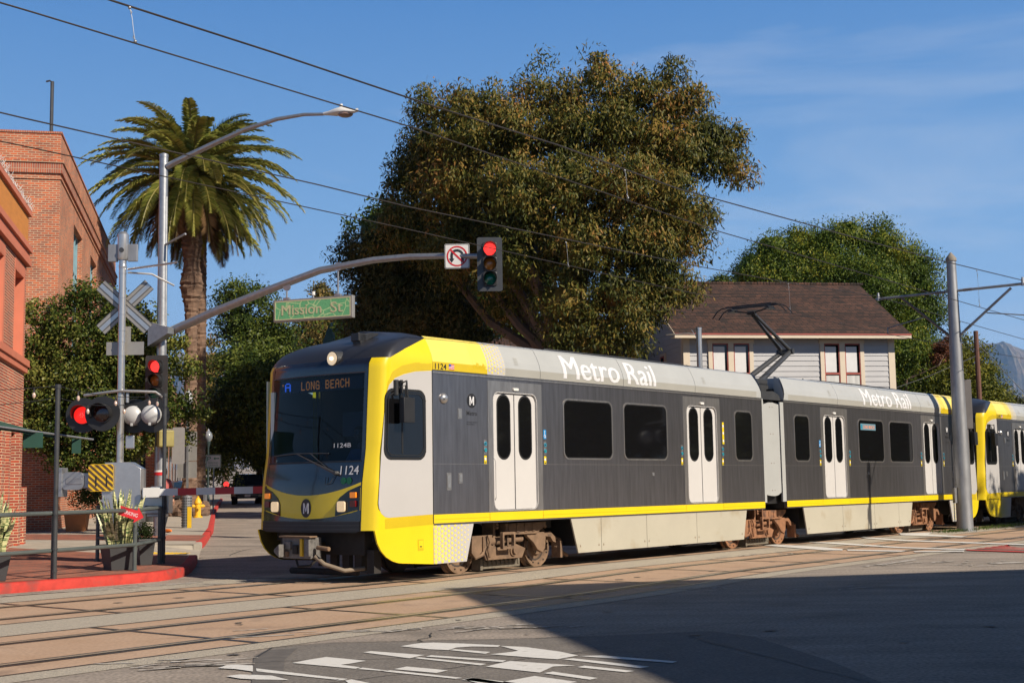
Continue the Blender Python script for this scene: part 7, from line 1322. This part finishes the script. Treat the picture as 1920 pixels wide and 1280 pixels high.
# ================================================================ PEOPLE
SKIN = mat('skin', (.42, .22, .14), .55, var=.08, vs=20); HAIR = mat('dark hair', (.02, .014, .01), .6)
def body(name, V, Ed, Rr, mt, parent, root=0):
    me = bpy.data.meshes.new(name); me.from_pydata([Vector(v) for v in V], Ed, []); o = bpy.data.objects.new(name, me); col.objects.link(o); o.parent = parent; me.materials.append(mt)
    m = o.modifiers.new('skin', 'SKIN'); sl = me.skin_vertices[0] if me.skin_vertices else None
    for i, r in enumerate(Rr): me.skin_vertices[0].data[i].radius = (r, r) if not isinstance(r, tuple) else r
    me.skin_vertices[0].data[root].use_root = True; m.use_smooth_shade = True; s = o.modifiers.new('sub', 'SUBSURF'); s.levels = 1; s.render_levels = 2; return o
def head(parent, c, rz=0., hat=False, glasses=False):
    b = MB(); c = Vector(c); n = 16; rings = []
    for k in range(13):
        a = math.pi * k / 12; z = -.118 * math.cos(a); r = math.sin(a); fx = .078 * r * (1 - .22 * (1 if z < -.05 else 0) * (-z - .05) / .07); fy = .095 * r
        rings.append([(fx * math.sin(2 * math.pi * j / n), -fy * math.cos(2 * math.pi * j / n) * (1.0 if math.cos(2 * math.pi * j / n) > 0 else 1.02), z) for j in range(n)])
    Mt = Matrix.Translation(c) @ Matrix.Rotation(rz, 4, 'Z'); b.M = Mt; b.loft(rings)
    b.prism([(-.012, -.03), (.012, -.03), (.006, .02), (-.006, .02)], (0, -.088, 0), X, Z, .022); b.box(-.022, .022, -.093, -.088, -.058, -.050, 1)
    for s_ in (-1, 1): b.ball((s_ * .03, -.082, .01), .013, 8, 2); b.ball((s_ * .079, .0, -.005), .02, 8, 0, (.5, 1, 1.4))
    b.build('head', [SKIN, mat('lips', (.35, .1, .08), .5), M['white']], parent)
    b = MB(); b.M = Mt; b.ball((0, .012, .03), .101, 16, 0, (.93, 1.02, .98)); b.v = [v for v in b.v]; ob = b.build('hair', HAIR, parent)
    bm = bmesh.new(); bm.from_mesh(ob.data); inv = Mt.inverted(); rm = [v for v in bm.verts if (inv @ v.co).z < -.03 or ((inv @ v.co).y < -.045 and (inv @ v.co).z < .06)]; bmesh.ops.delete(bm, geom=rm, context='VERTS'); bm.to_mesh(ob.data); bm.free()
    if glasses:
        b = MB(); b.M = Mt
        for s_ in (-1, 1): b.prism(rrect(s_ * .034 - .027, s_ * .034 + .027, -.012, .03, .014, 4), (0, -.094, 0), X, Z, .006)
        b.box(-.01, .01, -.1, -.094, .012, .02); b.tube([(-.06, -.09, .018), (-.08, .0, .018)], .004, 5); b.tube([(.06, -.09, .018), (.08, .0, .018)], .004, 5); b.build('sunglasses', M['blackgloss'], parent)
def hand(parent, c, d, mt=None):
    b = MB(); c = Vector(c); d = Vector(d).normalized(); sdv = d.cross(Z).normalized() if abs(d.z) < .9 else X; b.tube([c, c + d * .05, c + d * .085], [.026, .038, .03], 8)
    for k in range(4): o_ = sdv * (.024 * (k - 1.5)); L_ = (.062, .075, .07, .055)[k]; b.tube([c + d * .075 + o_, c + d * (.075 + L_ * .55) + o_ * 1.1 - Z * .012, c + d * (.075 + L_ * .85) + o_ * 1.1 - Z * .035], [.0095, .009, .007], 6)
    b.tube([c + d * .02 + sdv * .03, c + d * .05 + sdv * .055, c + d * .075 + sdv * .058 - Z * .01], [.012, .010, .008], 6); b.build('hand', SKIN, parent)
# driver, seated at the controls
dp = TW(-12.08, .42, .86); t = thing('person', 'driver in a light blue shirt and dark sunglasses seated behind the windscreen of the train', 'person', dp, TR - math.pi / 2)
SH = mat('pale blue shirt', (.16, .24, .34), .8, var=.1); TRO = mat('dark trousers', (.02, .022, .03), .8)
body('shirt', [(0, .12, .62), (0, .10, .85), (0, .06, 1.08), (0, .03, 1.20), (-.19, .05, 1.13), (.19, .05, 1.13), (-.25, -.05, .92), (.25, -.05, .92), (-.17, -.28, .90), (.17, -.28, .90)], [(0, 1), (1, 2), (2, 3), (2, 4), (2, 5), (4, 6), (5, 7), (6, 8), (7, 9)], [.15, .15, .15, .06, .07, .07, .05, .05, .035, .035], SH, t)
body('legs', [(0, .12, .58), (-.1, .05, .55), (.1, .05, .55), (-.12, -.38, .55), (.12, -.38, .55), (-.12, -.40, .12), (.12, -.40, .12), (-.12, -.52, .06), (.12, -.52, .06)], [(0, 1), (0, 2), (1, 3), (2, 4), (3, 5), (4, 6), (5, 7), (6, 8)], [.13, .10, .10, .07, .07, .05, .05, .04, .04], TRO, t)
body('neck', [(0, .03, 1.16), (0, .02, 1.30)], [(0, 1)], [.055, .05], SKIN, t); head(t, (0, 0, 1.43), .15, glasses=True)
for s_ in (-1, 1): hand(t, (s_ * .17, -.30, .90), (0, -1, -.1))
# pedestrian behind the light pole
pp_ = rp(-9.58, 36.6); t = thing('person', 'pedestrian in a faded red top and orange shoes half hidden behind the light pole', 'person', pp_, .9)
RT = mat('faded red top', (.42, .10, .09), .8, var=.1)
body('top', [(0, 0, .95), (0, .0, 1.18), (0, 0, 1.38), (0, 0, 1.47), (-.18, 0, 1.40), (.18, 0, 1.40), (-.25, .02, 1.15), (.25, -.04, 1.15), (-.24, -.08, .93), (.24, -.14, .95)], [(0, 1), (1, 2), (2, 3), (2, 4), (2, 5), (4, 6), (5, 7), (6, 8), (7, 9)], [.14, .13, .15, .06, .065, .065, .05, .05, .035, .035], RT, t)
body('trousers', [(0, 0, .95), (-.10, 0, .86), (.10, 0, .86), (-.11, -.04, .48), (.12, .02, .48), (-.11, .02, .10), (.13, .14, .12)], [(0, 1), (0, 2), (1, 3), (2, 4), (3, 5), (4, 6)], [.14, .10, .10, .065, .065, .045, .045], TRO, t)
body('neck', [(0, 0, 1.42), (0, -.01, 1.54)], [(0, 1)], [.055, .05], SKIN, t); head(t, (0, -.02, 1.64)); 
for s_ in (-1, 1):
    hand(t, (s_ * .24, -.10, .90), (0, -.1, -1)); b = MB(); b.loft([[(s_ * .12 + .045 * math.cos(a) * k, -.02 + y + .0 * a, .05 + .045 * math.sin(a) * k) for a in [j * .7854 for j in range(8)]] for y, k in ((.09, .7), (.03, 1.1), (-.06, 1.1), (-.15, .9), (-.19, .5))]); b.build('shoe', mat('orange shoe', (.8, .2, .02), .6), t)

# ================================================================ AIR
b = MB(); b.box(-5200, 8800, -60, 10900, -3, 1150)
hz_ = bpy.data.materials.new('air haze'); hz_.use_nodes = True; q_ = hz_.node_tree; q_.nodes.clear(); o_ = q_.nodes.new('ShaderNodeOutputMaterial'); pv_ = q_.nodes.new('ShaderNodeVolumePrincipled'); pv_.inputs['Color'].default_value = (.42, .66, 1, 1); pv_.inputs['Density'].default_value = 4.6e-5; pv_.inputs['Anisotropy'].default_value = .2; q_.links.new(pv_.outputs[0], o_.inputs['Volume'])
o = b.build('haze', hz_, smooth=0); o['kind'] = 'stuff'
